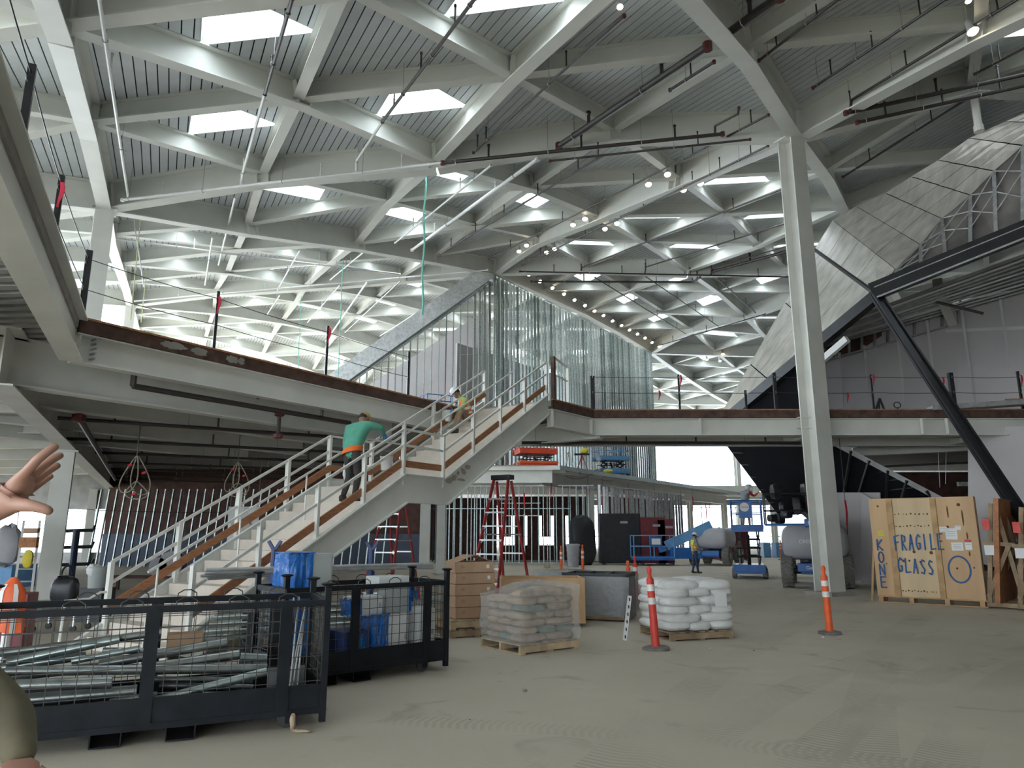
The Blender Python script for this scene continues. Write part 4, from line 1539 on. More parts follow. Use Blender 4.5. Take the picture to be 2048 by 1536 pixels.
for k in range(13):
    a, b = pr_rails[0][0].lerp(pr_rails[0][1], k / 12), pr_rails[1][0].lerp(pr_rails[1][1], k / 12)
    MB().bar(a, b, 0.08, 0.08).build('framing_stud', 'mezz_deck', wr)
pquad([(1590, 735, 28.2), (1912, 648, 25.55), (1912, 612, 25.55), (1590, 700, 28.2)], 'brown_sheet', 'framing_lining', wr)
# low ribbed roof over the right-hand rooms
rq = [at_y(1680, 648, 23.6), at_y(2140, 480, 20.6), at_y(2140, 560, 23.4), at_y(1915, 600, 25.5), at_y(1600, 706, 28.2)]
lr = struct('ceiling_right', 'dark ribbed ceiling above the drywall at right', rq[0])
mbq = MB()
mbq.prism(rq, (0, 0, 0.1))
mbq.build('ribbed_sheet', 'mezz_deck', lr)
for k in range(9):
    f_ = (k + .5) / 9
    a, b = rq[0].lerp(rq[4], f_), rq[1].lerp(rq[2], f_)
    MB().bar(a, b, 0.10, 0.05, oz=-.03).build('rib', 'galv_dull' if k % 3 else 'white_steel', lr)
a, b = at_y(1875, 570, 23.2), at_y(1905, 640, 25.4)
MB().bar(a, b, 0.3, 0.5).build('ceiling_beam', 'white_steel', lr)
o = MB().cyl(at_y(1872, 604, 23.6), at_y(1967, 627, 23.0), 0.05, n=8).build('loose_pipe', 'dark_pipe')
tag(o, 'short dark pipe stub slanting in front of the drywall at right', 'pipe')
# ground level rooms behind the crates
wg = struct('wall_right_lower', 'pale drywall and dark recess under the bridge at right', (15, 24, 0))
pquad([(1936, 1120, 21.6), (2160, 1180, 19.4), (2160, 850, 19.4), (1936, 855, 21.6)], 'drywall', 'drywall_sheet', wg)
pquad([(1655, 1165, 24.5), (1760, 1158, 23.4), (1760, 985, 23.4), (1655, 985, 24.5)], 'drywall', 'drywall_sheet', wg)
pquad([(1722, 1165, 23.5), (1764, 1160, 22.9), (1764, 1010, 22.9), (1722, 985, 23.5)], 'drywall', 'drywall_sheet', wg)
MB().box((19, 30, Z2 - .4), (13, 12, 0.2)).build('dark_soffit', 'mezz_deck', wg)
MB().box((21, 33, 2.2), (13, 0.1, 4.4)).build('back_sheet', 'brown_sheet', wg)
a, b = at_y(1705, 905, 25.5), at_y(1940, 893, 24.5)
MB().bar(a, b, 0.35, 0.30).build('lower_beam', 'white_steel', wg)
MB().bar(at_y(1725, 935, 27), at_y(1940, 925, 26), 0.08, 0.08).build('dark_rail', 'dark_pipe', wg)
MB().box(at_y(1930, 968, 25), (0.5, 0.12, 0.14)).build('duct_cap', 'galv', wg)

# ------------------------------------------------------------------ enclosing walls added to steer the daylight, mostly beyond the frame
we = struct('wall_east_added', 'unseen plain wall added to keep the right side of the hall dark', (31, 30, 0))
MB().box((31, 36, 10.5), (0.3, 100, 21)).build('added_wall_sheet', 'mezz_deck', we)  # added out of view to keep daylight off the right side
wb = struct('wall_behind_added', 'unseen wall added behind the camera with open gaps sized for fill light', (0, -13, 0))
MB().box((0, -13, 10.0), (80, 0.3, 9.0)).build('added_wall_sheet', 'drywall', wb)
for k, (x0, x1) in enumerate(((-40, -26), (-4, -1), (2, 31))):
    MB().box(((x0 + x1) / 2, -13, 2.8), (x1 - x0, 0.3, 5.6)).build('added_wall_sheet', 'drywall', wb)  # added piers; the gaps between them let fill light onto the floor
wn_ = struct('wall_north_added', 'added far wall holding back daylight above the bright back windows', (0, 86, 0))
MB().box((-18, 86, 11), (66, 0.3, 12.2)).build('added_wall_sheet', 'drywall', wn_)
MB().box((23, 86, 16.2), (17, 0.3, 7.0)).build('added_wall_sheet', 'drywall', wn_)  # added to cut the daylight reaching the far roof
MB().box((-28, 86, 2.6), (46, 0.3, 5.2)).build('added_wall_sheet', 'drywall', wn_)
ww = struct('wall_west_added', 'added ground floor wall at the left under the mezzanine, band left open for light', (-33, 20, 0))
MB().box((-33, 20, 0.4), (0.3, 46, 0.8)).build('added_wall_sheet', 'mezz_deck', ww)
MB().box((-33, 20, 3.9), (0.3, 46, 1.8)).build('added_wall_sheet', 'mezz_deck', ww)  # added to hold back daylight; the open band lights the left bay
MB().box((-28, 40.2, 0.3), (14, 0.2, 0.6)).build('added_sill_wall', 'mezz_deck', ww)
MB().box((-28, 40.2, 3.9), (14, 0.2, 1.9)).build('spandrel', 'mezz_deck', ww)


def hollow(mb, p, q, r, t=0.006, n=12):
    p, q = V3(p), V3(q)
    d, x, z = MB.frame(p, q)
    vs = []
    for a, rr in ((p, r), (q, r), (p, r - t), (q, r - t)):
        for k in range(n):
            an = 2 * math.pi * k / n
            vs.append(a + (x * math.cos(an) + z * math.sin(an)) * rr)
    fs = []
    for k in range(n):
        m = (k + 1) % n
        fs += [(k, m, n + m, n + k), (2 * n + k, 3 * n + k, 3 * n + m, 2 * n + m), (k, 2 * n + k, 2 * n + m, m), (n + k, n + m, 3 * n + m, 3 * n + k)]
    return mb.add(vs, fs)


NTH = ORD + ['seventeenth', 'eighteenth', 'nineteenth', 'twentieth', 'twenty-first', 'twenty-second', 'twenty-third', 'twenty-fourth']


# ------------------------------------------------------------------ mesh carts
def cart(label, A, dl, L, W, H=1.20, tray=0.22, uprights=(0.38, 1.5), dent=False):
    rz = math.atan2(dl[1], dl[0])
    t = thing('mesh_cart', label, 'cart', (A[0], A[1], 0), rz)
    z0 = 0.14
    rail_z = 1.06

    def bl(name, m='cart_steel', fn=None, sm=False):
        mb = MB()
        fn(mb)
        return mb.build(name, m, t, sm, local=True)

    for x in (0, L):
        for y in (0, -W):
            bl('corner_post', fn=lambda mb: mb.box((x, y, (H + 0.02) / 2 + 0.02), (0.055, 0.055, H - 0.02)))
            bl('post_cap', fn=lambda mb: mb.lathe((x, y, H - 0.01), [(0.03, 0), (0.032, 0.018), (0.062, 0.03), (0.070, 0.042), (0.04, 0.052)], 12), sm=True)
    for y in (0, -W):
        bl('top_rail', fn=lambda mb: mb.bar((0, y, rail_z), (L, y, rail_z), 0.04, 0.055))
        bl('tray_side', fn=lambda mb: mb.bar((0, y, z0 + tray / 2), (L, y, z0 + tray / 2), 0.03, tray))
        bl('bottom_rail', 'cart_steel', fn=lambda mb: mb.bar((0, y, z0), (L, y, z0), 0.05, 0.05))
        for x in uprights:
            bl('upright', fn=lambda mb: mb.box((x, y + (0.012 if y == 0 else -0.012), (z0 + rail_z) / 2), (0.105, 0.03, rail_z - z0)))
        def grid(mb, y=y):
            k = 0.06
            while k < L:
                mb.bar((k, y, z0 + tray), (k, y, rail_z), 0.006, 0.006, up=(0, 1, 0))
                k += 0.105
            z = z0 + tray + 0.03
            while z < rail_z:
                mb.bar((0, y + 0.006, z), (L, y + 0.006, z), 0.006, 0.006)
                z += 0.105
        tag(bl('wire_mesh', 'wire', grid), kind='stuff')
    for x in (0, L):
        bl('top_rail', fn=lambda mb: mb.bar((x, 0, rail_z), (x, -W, rail_z), 0.04, 0.055))
        bl('tray_side', fn=lambda mb: mb.bar((x, 0, z0 + tray / 2), (x, -W, z0 + tray / 2), 0.03, tray))
        def grid2(mb, x=x):
            k = 0.05
            while k < W:
                mb.bar((x, -k, z0 + tray), (x, -k, rail_z), 0.006, 0.006, up=(1, 0, 0))
                k += 0.075
            z = z0 + tray + 0.03
            while z < rail_z:
                mb.bar((x, 0, z), (x, -W, z), 0.006, 0.006)
                z += 0.105
        tag(bl('wire_mesh', 'wire', grid2), kind='stuff')
    bl('tray_floor', fn=lambda mb: mb.box((L / 2, -W / 2, z0 + 0.01), (L, W, 0.02)))
    for x in (L * 0.42, L * 0.62) if not dent else (L * 0.55, L * 0.75):
        def pocket(mb, x=x):
            w_, h_ = 0.22, 0.105
            for s_ in (-1, 1):
                mb.box((x + s_ * w_ / 2, -W / 2, z0 - 0.02 - h_ / 2), (0.01, W + 0.04, h_))
                mb.box((x, -W / 2, z0 - 0.02 - h_ / 2 + s_ * h_ / 2), (w_, W + 0.04, 0.01))
        bl('fork_pocket', 'cart_steel', pocket)
    for x in (0.28, L - 0.28):
        for y in (-0.08, -W + 0.08):
            bl('caster_fork', fn=lambda mb: (mb.box((x, y - 0.035, 0.10), (0.07, 0.008, 0.12)), mb.box((x, y + 0.035, 0.10), (0.07, 0.008, 0.12)), mb.box((x, y, 0.155), (0.10, 0.10, 0.012))))
            bl('caster_wheel', 'rubber', lambda mb: mb.lathe((x + 0.02, y - 0.022, 0.083), [(0.02, -.006), (0.070, -.004), (0.082, 0.006), (0.082, 0.038), (0.070, 0.048), (0.02, 0.05)], 16, (0, 1, 0)), True)
    for x in [0.35 + k * 0.42 for k in range(int((L - 0.4) / 0.42))]:
        for y in (0, -W):
            bl('lifting_loop', 'wire', lambda mb: mb.tube([(x - 0.085, y, rail_z + 0.02), (x - 0.08, y, rail_z + 0.06), (x - 0.03, y, rail_z + 0.09), (x + 0.03, y, rail_z + 0.09), (x + 0.08, y, rail_z + 0.06), (x + 0.085, y, rail_z + 0.02)], 0.006, 5))
    return t


CA = ground(643, 1452)
CDL = V3((-0.914, -0.406, 0)).normalized()
CFAR = V3((CDL.y, -CDL.x, 0))
if CFAR.y < 0:
    CFAR = -CFAR
cart1 = cart('dark mesh cart full of conduit in the left foreground', CA, CDL, 2.75, 0.88, uprights=(0.36, 1.44))
CB = at_z(891, 1315, 0.14)
CDL2 = V3((-0.77, -0.64, 0)).normalized()
CFAR2 = V3((CDL2.y, -CDL2.x, 0))
if CFAR2.y < 0:
    CFAR2 = -CFAR2
cart2 = cart('dark mesh cart full of blue-wrapped cabinets behind the nearer cart', CB, CDL2, 2.15, 0.85, uprights=(0.30, 1.3), dent=True)
# torn tape at the near cart's wheel
tb = CA + CDL * 0.20 + V3((0, -.10, 0))
t = thing('torn_tape', 'crumpled pale tape hanging at the caster of the near cart', 'tape', tb)
MB().blob(tb + V3((-.03, .02, .07)), (.05, .03, .13), .4, 10, 7, .9, jit=.2).build('hanging_end', 'paper_bag', t, True)
MB().blob(tb + V3((.05, -.02, .012)), (.20, .06, .02), -.2, 12, 5, .9, jit=.25).build('trailing_end', 'paper_bag', t, True)


def in_cart(px, py, d, zmin=0.22):
    """pixel to a point d metres behind the near cart's front side"""
    a, b = ray(px, py)
    O = CA + CFAR * d
    Y = (O.x * CFAR.x + O.y * CFAR.y) / (a * CFAR.x + CFAR.y)
    return V3((a * Y, Y, max(zmin, EYE + b * Y)))


CON = [(40, 920, 700, 780, .62, 42), (720, 772, 945, 742, .66, 36), (-40, 870, 880, 752, .72, 34), (420, 912, 820, 835, .52, 30), (580, 930, 1330, 800, .48, 46), (900, 945, 1400, 872, .40, 50), (1405, 885, 1560, 892, .38, 40),
       (30, 970, 1560, 952, .28, 46), (90, 1055, 655, 1035, .16, 56), (880, 1150, 1560, 972, .14, 44), (860, 1205, 1550, 1095, .10, 40), (130, 1140, 800, 1085, .30, 60), (170, 1225, 400, 1202, .12, 50), (450, 1240, 800, 1175, .10, 34),
       (640, 1152, 920, 1105, .24, 34), (600, 850, 960, 852, .60, 30), (880, 1015, 1480, 1022, .50, 28), (930, 1052, 1480, 1062, .45, 28), (-60, 960, 500, 880, .70, 40), (-60, 1010, 640, 940, .56, 44), (-80, 1180, 330, 1150, .40, 44), (1000, 1120, 1500, 1110, .55, 30), (20, 900, 430, 870, .78, 30)]
CL = []
for k, (x0, y0, x1, y1, d, dia) in enumerate(CON):
    p, q = in_cart(x0 / 2.926, 1011 + y0 / 2.926, d), in_cart(x1 / 2.926, 1011 + y1 / 2.926, d)
    r = dia / 2.926 / 2 * p.length / F_PX
    mb = hollow(MB(), p, q, r, 0.005)
    big = dia > 45
    o = mb.build('conduit', 'conduit' if k % 3 else 'galv', None, True)
    CL.append((y0 + y1, o))
    tag(o, 'thick galvanised conduit length heaped in the near mesh cart' if big else 'thin galvanised conduit length heaped in the near mesh cart', 'conduit', 'thick conduits in the near cart' if big else 'thin conduits in the near cart')
for k, (x0, y0, x1, y1) in enumerate(((1665, 1130, 1720, 540), (1690, 1135, 1750, 535), (1680, 1120, 1790, 575), (1705, 1110, 1785, 600), (1735, 1115, 1780, 640), (1655, 1125, 1700, 800))):
    p, q = in_cart(x0 / 2.926, 1011 + y0 / 2.926, .25), in_cart(x1 / 2.926, 1011 + y1 / 2.926, .5)
    o = MB().cyl(p, q, 0.009, n=6).build('threaded_rod', 'galv_dull')
    tag(o, ORD[k] + ' thin grey rod from the left leaning upright in the near cart', 'rod', 'rods leaning in the near cart')
p = in_cart(370, 1283, 0.66)
CL.sort(key=lambda t_: t_[0])
for k, (y_, o) in enumerate(CL):
    o['label'] = ('topmost' if k == 0 else NTH[k] + ' from the top') + ' galvanised conduit in the heap in the near cart'
o = MB().box((p.x, p.y, p.z), (0.30, 0.2, 0.16), math.atan2(CDL.y, CDL.x)).build('carton', 'card_dark', bevel=0.004)
tag(o, 'small brown carton lying on the conduit in the near cart', 'carton')
p = in_cart(592, 1403, 0.015)
o = MB().box((p.x, p.y - 0.02, p.z), (0.09, 0.004, 0.05), math.atan2(CDL.y, CDL.x)).build('stock_label', 'paper')
tag(o, 'small white tag stuck to the side of the near cart', 'label')
p = in_cart(575, 1300, 0.45)
t = thing('junction_box', 'open grey sheet-metal box tipped in the right end of the near cart', 'box', (p.x, p.y, 0.2))
MB().box((p.x, p.y, 0.32), (0.34, 0.02, 0.26), 0.5).build('side', 'galv_dull', t)
MB().box((p.x + .05, p.y + .15, 0.32), (0.02, 0.3, 0.26), 0.5).build('side', 'galv_dull', t)
MB().box((p.x - .1, p.y + .12, 0.20), (0.34, 0.3, 0.02), 0.5).build('bottom', 'galv_dull', t)


# contents of the second cart (local frame: x along the cart to the left, y toward the far side negative)
R2 = math.atan2(CDL2.y, CDL2.x)


def c2(x, y):
    v = CB + CDL2 * x + CFAR2 * y
    return v


def cabinet(label, x0, x1, y, dep, z0, z1, m='enclosure', film=None, name='cabinet', face=True):
    c = c2((x0 + x1) / 2, y + dep / 2)
    t = thing(name, label, 'cabinet', (c.x, c.y, z0), R2)
    w_, h_ = x1 - x0, z1 - z0
    MB().box((0, 0, h_ / 2), (w_, dep, h_)).build('body', m, t, local=True, bevel=0.006)
    if face:
        MB().box((0, dep / 2 + 0.006, h_ / 2), (w_ - 0.04, 0.012, h_ - 0.04)).build('door', m, t, local=True, bevel=0.003)
        MB().box((-w_ / 2 + 0.05, dep / 2 + 0.018, h_ * 0.5), (0.02, 0.02, 0.06)).build('latch', 'galv_dull', t, local=True)
    if film:
        fx0, fx1, fz0, fz1 = film
        mb = MB()
        xa, xb = -w_ / 2 + w_ * fx0, -w_ / 2 + w_ * fx1
        path = [(xa, dep / 2 + .025)]
        n = 10
        path += [(xa + (xb - xa) * k / n, dep / 2 + .025) for k in range(1, n)]
        if fx1 > 0.99:
            path += [(w_ / 2 + .025, dep / 2 - dep * k / n) for k in range(n + 1)]
        else:
            path += [(xb, dep / 2 + .025)]
        rows = 12
        vs, fs = [], []
        for i, (x, y) in enumerate(path):
            for k in range(rows + 1):
                v = k / rows
                wv = .010 * math.sin(2.1 * i + 5 * v) + .006 * math.sin(9 * v + i)
                vs.append((x + (wv if abs(x) > w_ / 2 else 0), y + (wv if abs(x) <= w_ / 2 else 0), h_ * (fz0 + (fz1 - fz0) * v) + .012 * math.sin(1.3 * i)))
        m_ = rows + 1
        for i in range(len(path) - 1):
            for k in range(rows):
                fs.append((i * m_ + k, i * m_ + k + 1, (i + 1) * m_ + k + 1, (i + 1) * m_ + k))
        mb.add(vs, fs)
        if fz1 > .98:
            mb.box(((xa + min(xb, w_ / 2)) / 2, 0, h_ + .012), (abs(min(xb, w_ / 2) - xa) + .04, dep + .05, .012))
        mb.build('blue_film', 'film_blue', t, True, local=True)
    return t


cabinet('tall grey cabinet half wrapped in blue film, highest load in the second cart', 1.50, 2.02, 0.22, 0.42, 0.17, 1.45, film=(0.5, 1.02, 0.0, 1.0))
cabinet('large cream cabinet low in the middle of the second cart', 0.50, 0.98, 0.10, 0.40, 0.17, 0.70, 'enclosure_white', film=(0.62, 1.02, 0.05, 1.0))
cabinet('cream flat cabinet at the right end of the second cart', 0.09, 0.36, 0.12, 0.5, 0.17, 0.74, 'enclosure_white')
cabinet('grey square cabinet stacked upright in the second cart', 0.40, 0.74, 0.24, 0.25, 0.71, 1.02, 'enclosure', film=(0.0, .1, 0, 1))
cabinet('small grey cabinet with a pale side lying left of the stacked one', 0.84, 1.24, 0.16, 0.28, 0.71, 0.93, 'enclosure_white', film=(.75, 1.02, 0, .9))
cabinet('flat white box on top of the stacked cabinets', 0.42, 0.86, 0.24, 0.34, 1.04, 1.15, 'enclosure_white', name='flat_box', face=False)
cabinet('dark blue bin low at the left of the second cart', 1.06, 1.40, 0.06, 0.5, 0.17, 0.55, 'navy', film=(.2, .8, 0, .9), name='storage_bin', face=False)
cabinet('small cabinet bagged in blue at the right of the second cart', 0.14, 0.34, 0.5, 0.2, 0.75, 0.92, 'enclosure', film=(0, 1, .4, 1))

# ------------------------------------------------------------------ conduits on blue pipe stands
def stand(label, px, py, Y):
    P = at_y(px, py, Y)
    t = thing('pipe_stand', label, 'stand', (P.x, P.y, 0))
    MB().cyl((P.x, P.y, 0.35), (P.x, P.y, P.z - 0.12), 0.045, n=10).build('post', 'navy', t)
    for s_ in (-1, 1):
        MB().bar((P.x, P.y, P.z - 0.14), (P.x + s_ * 0.09, P.y, P.z + 0.0), 0.05, 0.04).build('v_arm', 'navy', t)
    for k in range(3):
        an = k * 2.094 + .4
        MB().cyl((P.x, P.y, 0.5), (P.x + 0.42 * math.cos(an), P.y + 0.42 * math.sin(an), 0.0), 0.022, n=6).build('leg', 'navy', t)
    MB().cyl((P.x, P.y, 0.82), (P.x, P.y, 1.1), 0.06, n=10).build('collar', 'navy', t)
    return P


stand('blue pipe stand with a forked head left of the wrapped cabinet', 550, 1082, 10.6)
stand('blue pipe stand with a forked head under the stair stringer', 744, 1084, 11.4)
for k, (x0, y0, x1, y1) in enumerate(((412, 1140, 865, 1128), (410, 1146, 866, 1134), (402, 1152, 700, 1137), (415, 1157, 720, 1141))):
    p, q = at_y(x0, y0, 10.0 + .12 * k), at_y(x1, y1, 11.6 + .12 * k)
    o = hollow(MB(), p, q, 0.026).build('conduit', 'galv_dull', None, True)
    tag(o, ('uppermost', 'second', 'third', 'lowest')[k] + ' grey conduit of the bundle lying across the blue stands', 'conduit', 'conduits on the blue stands')
for k in range(5):
    p = V3((-3.6 - .1 * k, 9.1 + .12 * k, 0.75 - .1 * k))
    o = hollow(MB(), p, p + V3((2.6, 1.3, 0.02)), 0.03).build('conduit', 'galv', None, True)
    tag(o, ORD[k] + ' conduit from the top on the low rack behind the near cart', 'conduit', 'conduits on the low rack')
t = thing('pipe_rack', 'low steel rack holding conduit behind the near cart', 'rack', (-2.9, 9.6, 0))
for x in (-3.3, -1.7):
    MB().box((x, 9.4 + (x + 3.3) * .5, 0.4), (0.05, 0.05, 0.8)).build('upright', 'cart_steel', t)
    MB().box((x - .25, 9.9 + (x + 3.3) * .5, 0.4), (0.05, 0.05, 0.8)).build('upright', 'cart_steel', t)
    MB().bar((x, 9.4 + (x + 3.3) * .5, .3), (x - .25, 9.9 + (x + 3.3) * .5, .3), 0.04, 0.04).build('cross_bar', 'cart_steel', t)


# ------------------------------------------------------------------ pallets
def pallet(label, C, rz, L=1.15, W=1.0, m='pallet_wood'):
    t = thing('pallet', label, 'pallet', (C[0], C[1], 0), rz)
    for k in range(7):
        x = -L / 2 + 0.05 + (L - 0.1) * k / 6
        MB().box((x, 0, 0.128), (0.095, W, 0.02)).build('deck_board', m, t, local=True)
    for y in (-W / 2 + 0.025, 0, W / 2 - 0.025):
        MB().box((0, y, 0.068), (L, 0.04, 0.09)).build('stringer', m, t, local=True)
    for x in (-L / 2 + 0.05, 0, L / 2 - 0.05):
        MB().box((x, 0, 0.011), (0.095, W, 0.02)).build('bottom_board', m, t, local=True)
    for x in (-L / 4, L / 4):      # notches read as darker blocks between stringers
        MB().box((x, W / 2 - 0.025, 0.02), (0.2, 0.03, 0.012)).build('bottom_board', m, t, local=True)
    return t


def sack(name, label, group, c, d, rz, m, jit=0.035, tilt=0.0):
    mb = MB()
    mb.blob(c, d, rz, 14, 7, 0.5, tilt, jit)
    o = mb.build(name, m, None, True)
    return tag(o, label, 'sack', group)


def hull_film(label, C, rz, L, W, h0, h1, m, bulge=0.05, n=28, rows=9, topamp=0.06, name='stretch_film', slump=None, top=True):
    """loose plastic wrap round a stack"""
    t = MB()
    vs, fs = [], []
    R = Matrix.Rotation(rz, 3, 'Z')
    per = []
    for k in range(n):
        u = 4 * k / n
        s_, f_ = int(u), u - int(u)
        per.append([(-1 + 2 * f_, -1), (1, -1 + 2 * f_), (1 - 2 * f_, 1), (-1, 1 - 2 * f_)][s_])
    for r_ in range(rows + 1):
        v = r_ / rows
        for k, (a, b) in enumerate(per):
            wob = 1 + bulge * math.sin(v * 9 + k * 1.7) * 0.35 + random.uniform(-.012, .012)
            x, y = a * L / 2 * wob, b * W / 2 * wob
            z = h0 + (h1 - h0) * v
            if slump:
                z = h0 + (h1 + slump(a, b) - h0) * v
            p = R @ V3((x, y, 0))
            vs.append((C[0] + p.x, C[1] + p.y, z))
    for r_ in range(rows):
        for k in range(n):
            m_ = (k + 1) % n
            fs.append((r_ * n + k, r_ * n + m_, (r_ + 1) * n + m_, (r_ + 1) * n + k))
    base = rows * n
    prev = list(range(base, base + n))
    for q in (0.75, 0.5, 0.25) if top else ():
        o = len(vs)
        for k, (a, b) in enumerate(per):
            z = h1 + (slump(a * q, b * q) if slump else 0) + topamp * (1 - q) * (0.6 + 0.4 * math.sin(k * 2.3 + q * 7))
            p = R @ V3((a * q * L / 2, b * q * W / 2, 0))
            vs.append((C[0] + p.x, C[1] + p.y, z))
        cur = list(range(o, o + n))
        for k in range(n):
            m_ = (k + 1) % n
            fs.append((prev[k], prev[m_], cur[m_], cur[k]))
        prev = cur
    if top:
        fs.append(tuple(prev))
    t.add(vs, fs)
    o = t.build(name, m, None, True)
    return tag(o, label, 'plastic film')


# brown sacks under clear film, front centre
pf, pl_, pr_ = ground(1044, 1311), ground(953, 1294), ground(1167, 1295)
rz1 = math.atan2((pr_ - pf).y, (pr_ - pf).x)
pc = (pl_ + pr_) / 2
pallet('pale pallet under the film-wrapped brown sacks in the foreground', pc, rz1, 1.12, 0.98)
ux, uy = V3((math.cos(rz1), math.sin(rz1), 0)), V3((-math.sin(rz1), math.cos(rz1), 0))
LAY = ['bottom', 'second', 'third', 'fourth', 'fifth', 'sixth', 'top']


def where(a, b, cols, rows_):
    cn = {2: ('left', 'right'), 3: ('left', 'middle', 'right')}[cols][a]
    rn = {2: ('front', 'back'), 3: ('front', 'centre', 'back')}[rows_][b]
    return rn + ' ' + cn


for lay in range(7):
    z = 0.145 + 0.055 + lay * 0.103
    cols = 3 if lay % 2 else 2
    rws = 2 if cols == 3 else 3
    for a in range(cols):
        for b in range(rws):
            fx = (a + .5) / cols - .5
            fy = (b + .5) / rws - .5
            if lay == 6 and fx < -.1 and fy > -.1:
                continue
            if lay < 5 and a > 0 and b > 0:
                continue
            c = pc + ux * fx * 1.02 + uy * fy * .9 + V3((random.uniform(-.015, .015), random.uniform(-.015, .015), z))
            d = (1.02 / cols + .02, .9 / rws + .02, 0.125)
            green = random.random() < 0.28
            sack('cement_sack', ('greenish' if green else 'brown') + ' paper sack under clear film, ' + LAY[lay] + ' layer, ' + where(a, b, cols, rws), 'paper sacks on the film-wrapped pallet', c, d, rz1 + random.uniform(-.05, .05), 'paper_bag_green' if green else 'paper_bag')
hull_film('loose clear plastic film over the brown sacks in the foreground', (pc.x, pc.y), rz1, 1.13, 1.0, 0.12, 0.88, 'film_clear', slump=lambda a, b: 0.07 * math.sin(a * 2.2 + .8) - .03 * b)

# white sacks
wf_, wl2, wr2 = ground(1352, 1286), ground(1272, 1268), ground(1478, 1279)
rz2 = math.atan2((wr2 - wf_).y, (wr2 - wf_).x)
wc = (wl2 + wr2) / 2 + V3((.02, .1, 0))
pallet('dark weathered pallet under the white sacks', wc, rz2, 1.18, 1.0, 'lumber_old')
ux2, uy2 = V3((math.cos(rz2), math.sin(rz2), 0)), V3((-math.sin(rz2), math.cos(rz2), 0))
LAY6 = ['bottom', 'second', 'third', 'fourth', 'fifth', 'top']
for lay in range(6):
    z = 0.145 + 0.07 + lay * 0.127
    cols = 3 if lay % 2 == 0 else 2
    rows_ = 2 if cols == 3 else 3
    for a in range(cols):
        for b in range(rows_):
            if lay < 4 and a > 0 and b > 0:
                continue
            fx, fy = (a + .5) / cols - .5, (b + .5) / rows_ - .5
            c = wc + ux2 * fx * 1.18 + uy2 * fy * .98 + V3((random.uniform(-.025, .025), random.uniform(-.02, .02), z + random.uniform(-.01, .01)))
            sack('white_sack', 'plump white sack on the weathered pallet, ' + LAY6[lay] + ' layer, ' + where(a, b, cols, rows_), 'white sacks on the weathered pallet', c, (1.18 / cols + .07, .98 / rows_ + .06, 0.175), rz2 + random.uniform(-.09, .09), 'white_bag', 0.035, random.uniform(-.06, .06))
o = MB().box(wc + ux2 * .35 - uy2 * .54 + V3((0, 0, .62)), (0.22, 0.01, 0.22), rz2).build('packing_slip', 'paper')
tag(o, 'pale packing slip on the right front of the white sacks', 'paper')

# cardboard box stack on two pallets
bc = ground(938, 1268)
rzb = 0.42
pallet('lower of two pallets below the cardboard boxes', bc, rzb, 0.95, 0.8, 'lumber_old')
up_ = pallet('upper of two pallets below the cardboard boxes', bc, rzb, 0.95, 0.8, 'pallet_wood')
up_.location.z = 0.14
for k in range(5):
    z = 0.285 + k * 0.185
    off = V3((random.uniform(-.02, .02), random.uniform(-.02, .02), 0))
    nm = ('lowest', 'second lowest', 'middle', 'second highest', 'top open')[k]
    t = thing('cardboard_box', nm + ' cardboard box of the stack behind the wrapped sacks', 'box', (bc.x + off.x, bc.y + off.y, z), rzb, 'stacked cardboard boxes')
    MB().box((0, 0, 0.09), (0.72, 0.52, 0.178)).build('carton', 'cardboard', t, local=True, bevel=0.006)
    MB().box((-0.22, -0.263, 0.10), (0.07, 0.004, 0.05)).build('stamp', 'card_dark', t, local=True)
    MB().box((0.24, -0.263, 0.10), (0.05, 0.004, 0.06)).build('address_label', 'paper', t, local=True)
    MB().box((0, 0, 0.181), (0.05, 0.52, 0.003)).build('tape_strip', 'card_dark', t, local=True)
    if k == 4:
        for s_ in (-1, 1):
            R = Matrix.Rotation(s_ * 0.35, 3, 'Y')
            MB().box((s_ * 0.19, 0, 0.225), (0.36, 0.52, 0.006), R=R).build('flap', 'cardboard', t, local=True)

# tan timber bin and film-wrapped black frame behind the sacks
bq = ground(1165, 1252)
t = thing('timber_bin', 'tan open-topped timber bin behind the wrapped brown sacks', 'bin', (bq.x - .75, bq.y + .3, 0), 0.05)
for dx, dy, sx, sy in ((0, -.45, 1.55, .03), (0, .45, 1.55, .03), (-.76, 0, .03, .9), (.76, 0, .03, .9)):
    MB().box((dx, dy, .46), (sx, sy, .80)).build('side', 'plywood', t, local=True)
MB().box((0, 0, .08), (1.55, .9, .04)).build('bottom', 'plywood', t, local=True)
for x in (-.6, 0, .6):
    MB().box((x, 0, .03), (.1, .9, .06)).build('runner', 'lumber_old', t, local=True)
gq = ground(1212, 1243)
t = thing('open_stillage', 'black open-topped frame wrapped in grey film behind the white sacks', 'frame', (gq.x - .05, gq.y + .55, 0), -0.35)
for x in (-.62, .62):
    for y in (-.45, .45):
        MB().box((x, y, .48), (.06, .06, .8)).build('post', 'black_steel', t, local=True)
for y in (-.45, .45):
    MB().box((0, y, .87), (1.3, .06, .06)).build('rail', 'black_steel', t, local=True)
    MB().box((0, y, .46), (1.26, .03, .75)).build('side_sheet', 'lift_grey', t, local=True)
for x in (-.62, -.2, .2, .62):
    MB().box((x, 0, .87), (.05, .9, .05)).build('cross_rail', 'black_steel', t, local=True)
for x in (-.62, .62):
    MB().box((x, 0, .46), (.03, .86, .75)).build('side_sheet', 'black_steel', t, local=True)
MB().box((0, 0, .06), (1.3, .95, .06)).build('base', 'lumber_old', t, local=True)
hull_film('grey stretch film round the black open frame', (gq.x - .05, gq.y + .55), -0.35, 1.42, 1.06, 0.1, 0.84, 'film_grey', topamp=0.0, top=False)
brk = at_y(1252, 1236, 12.0)
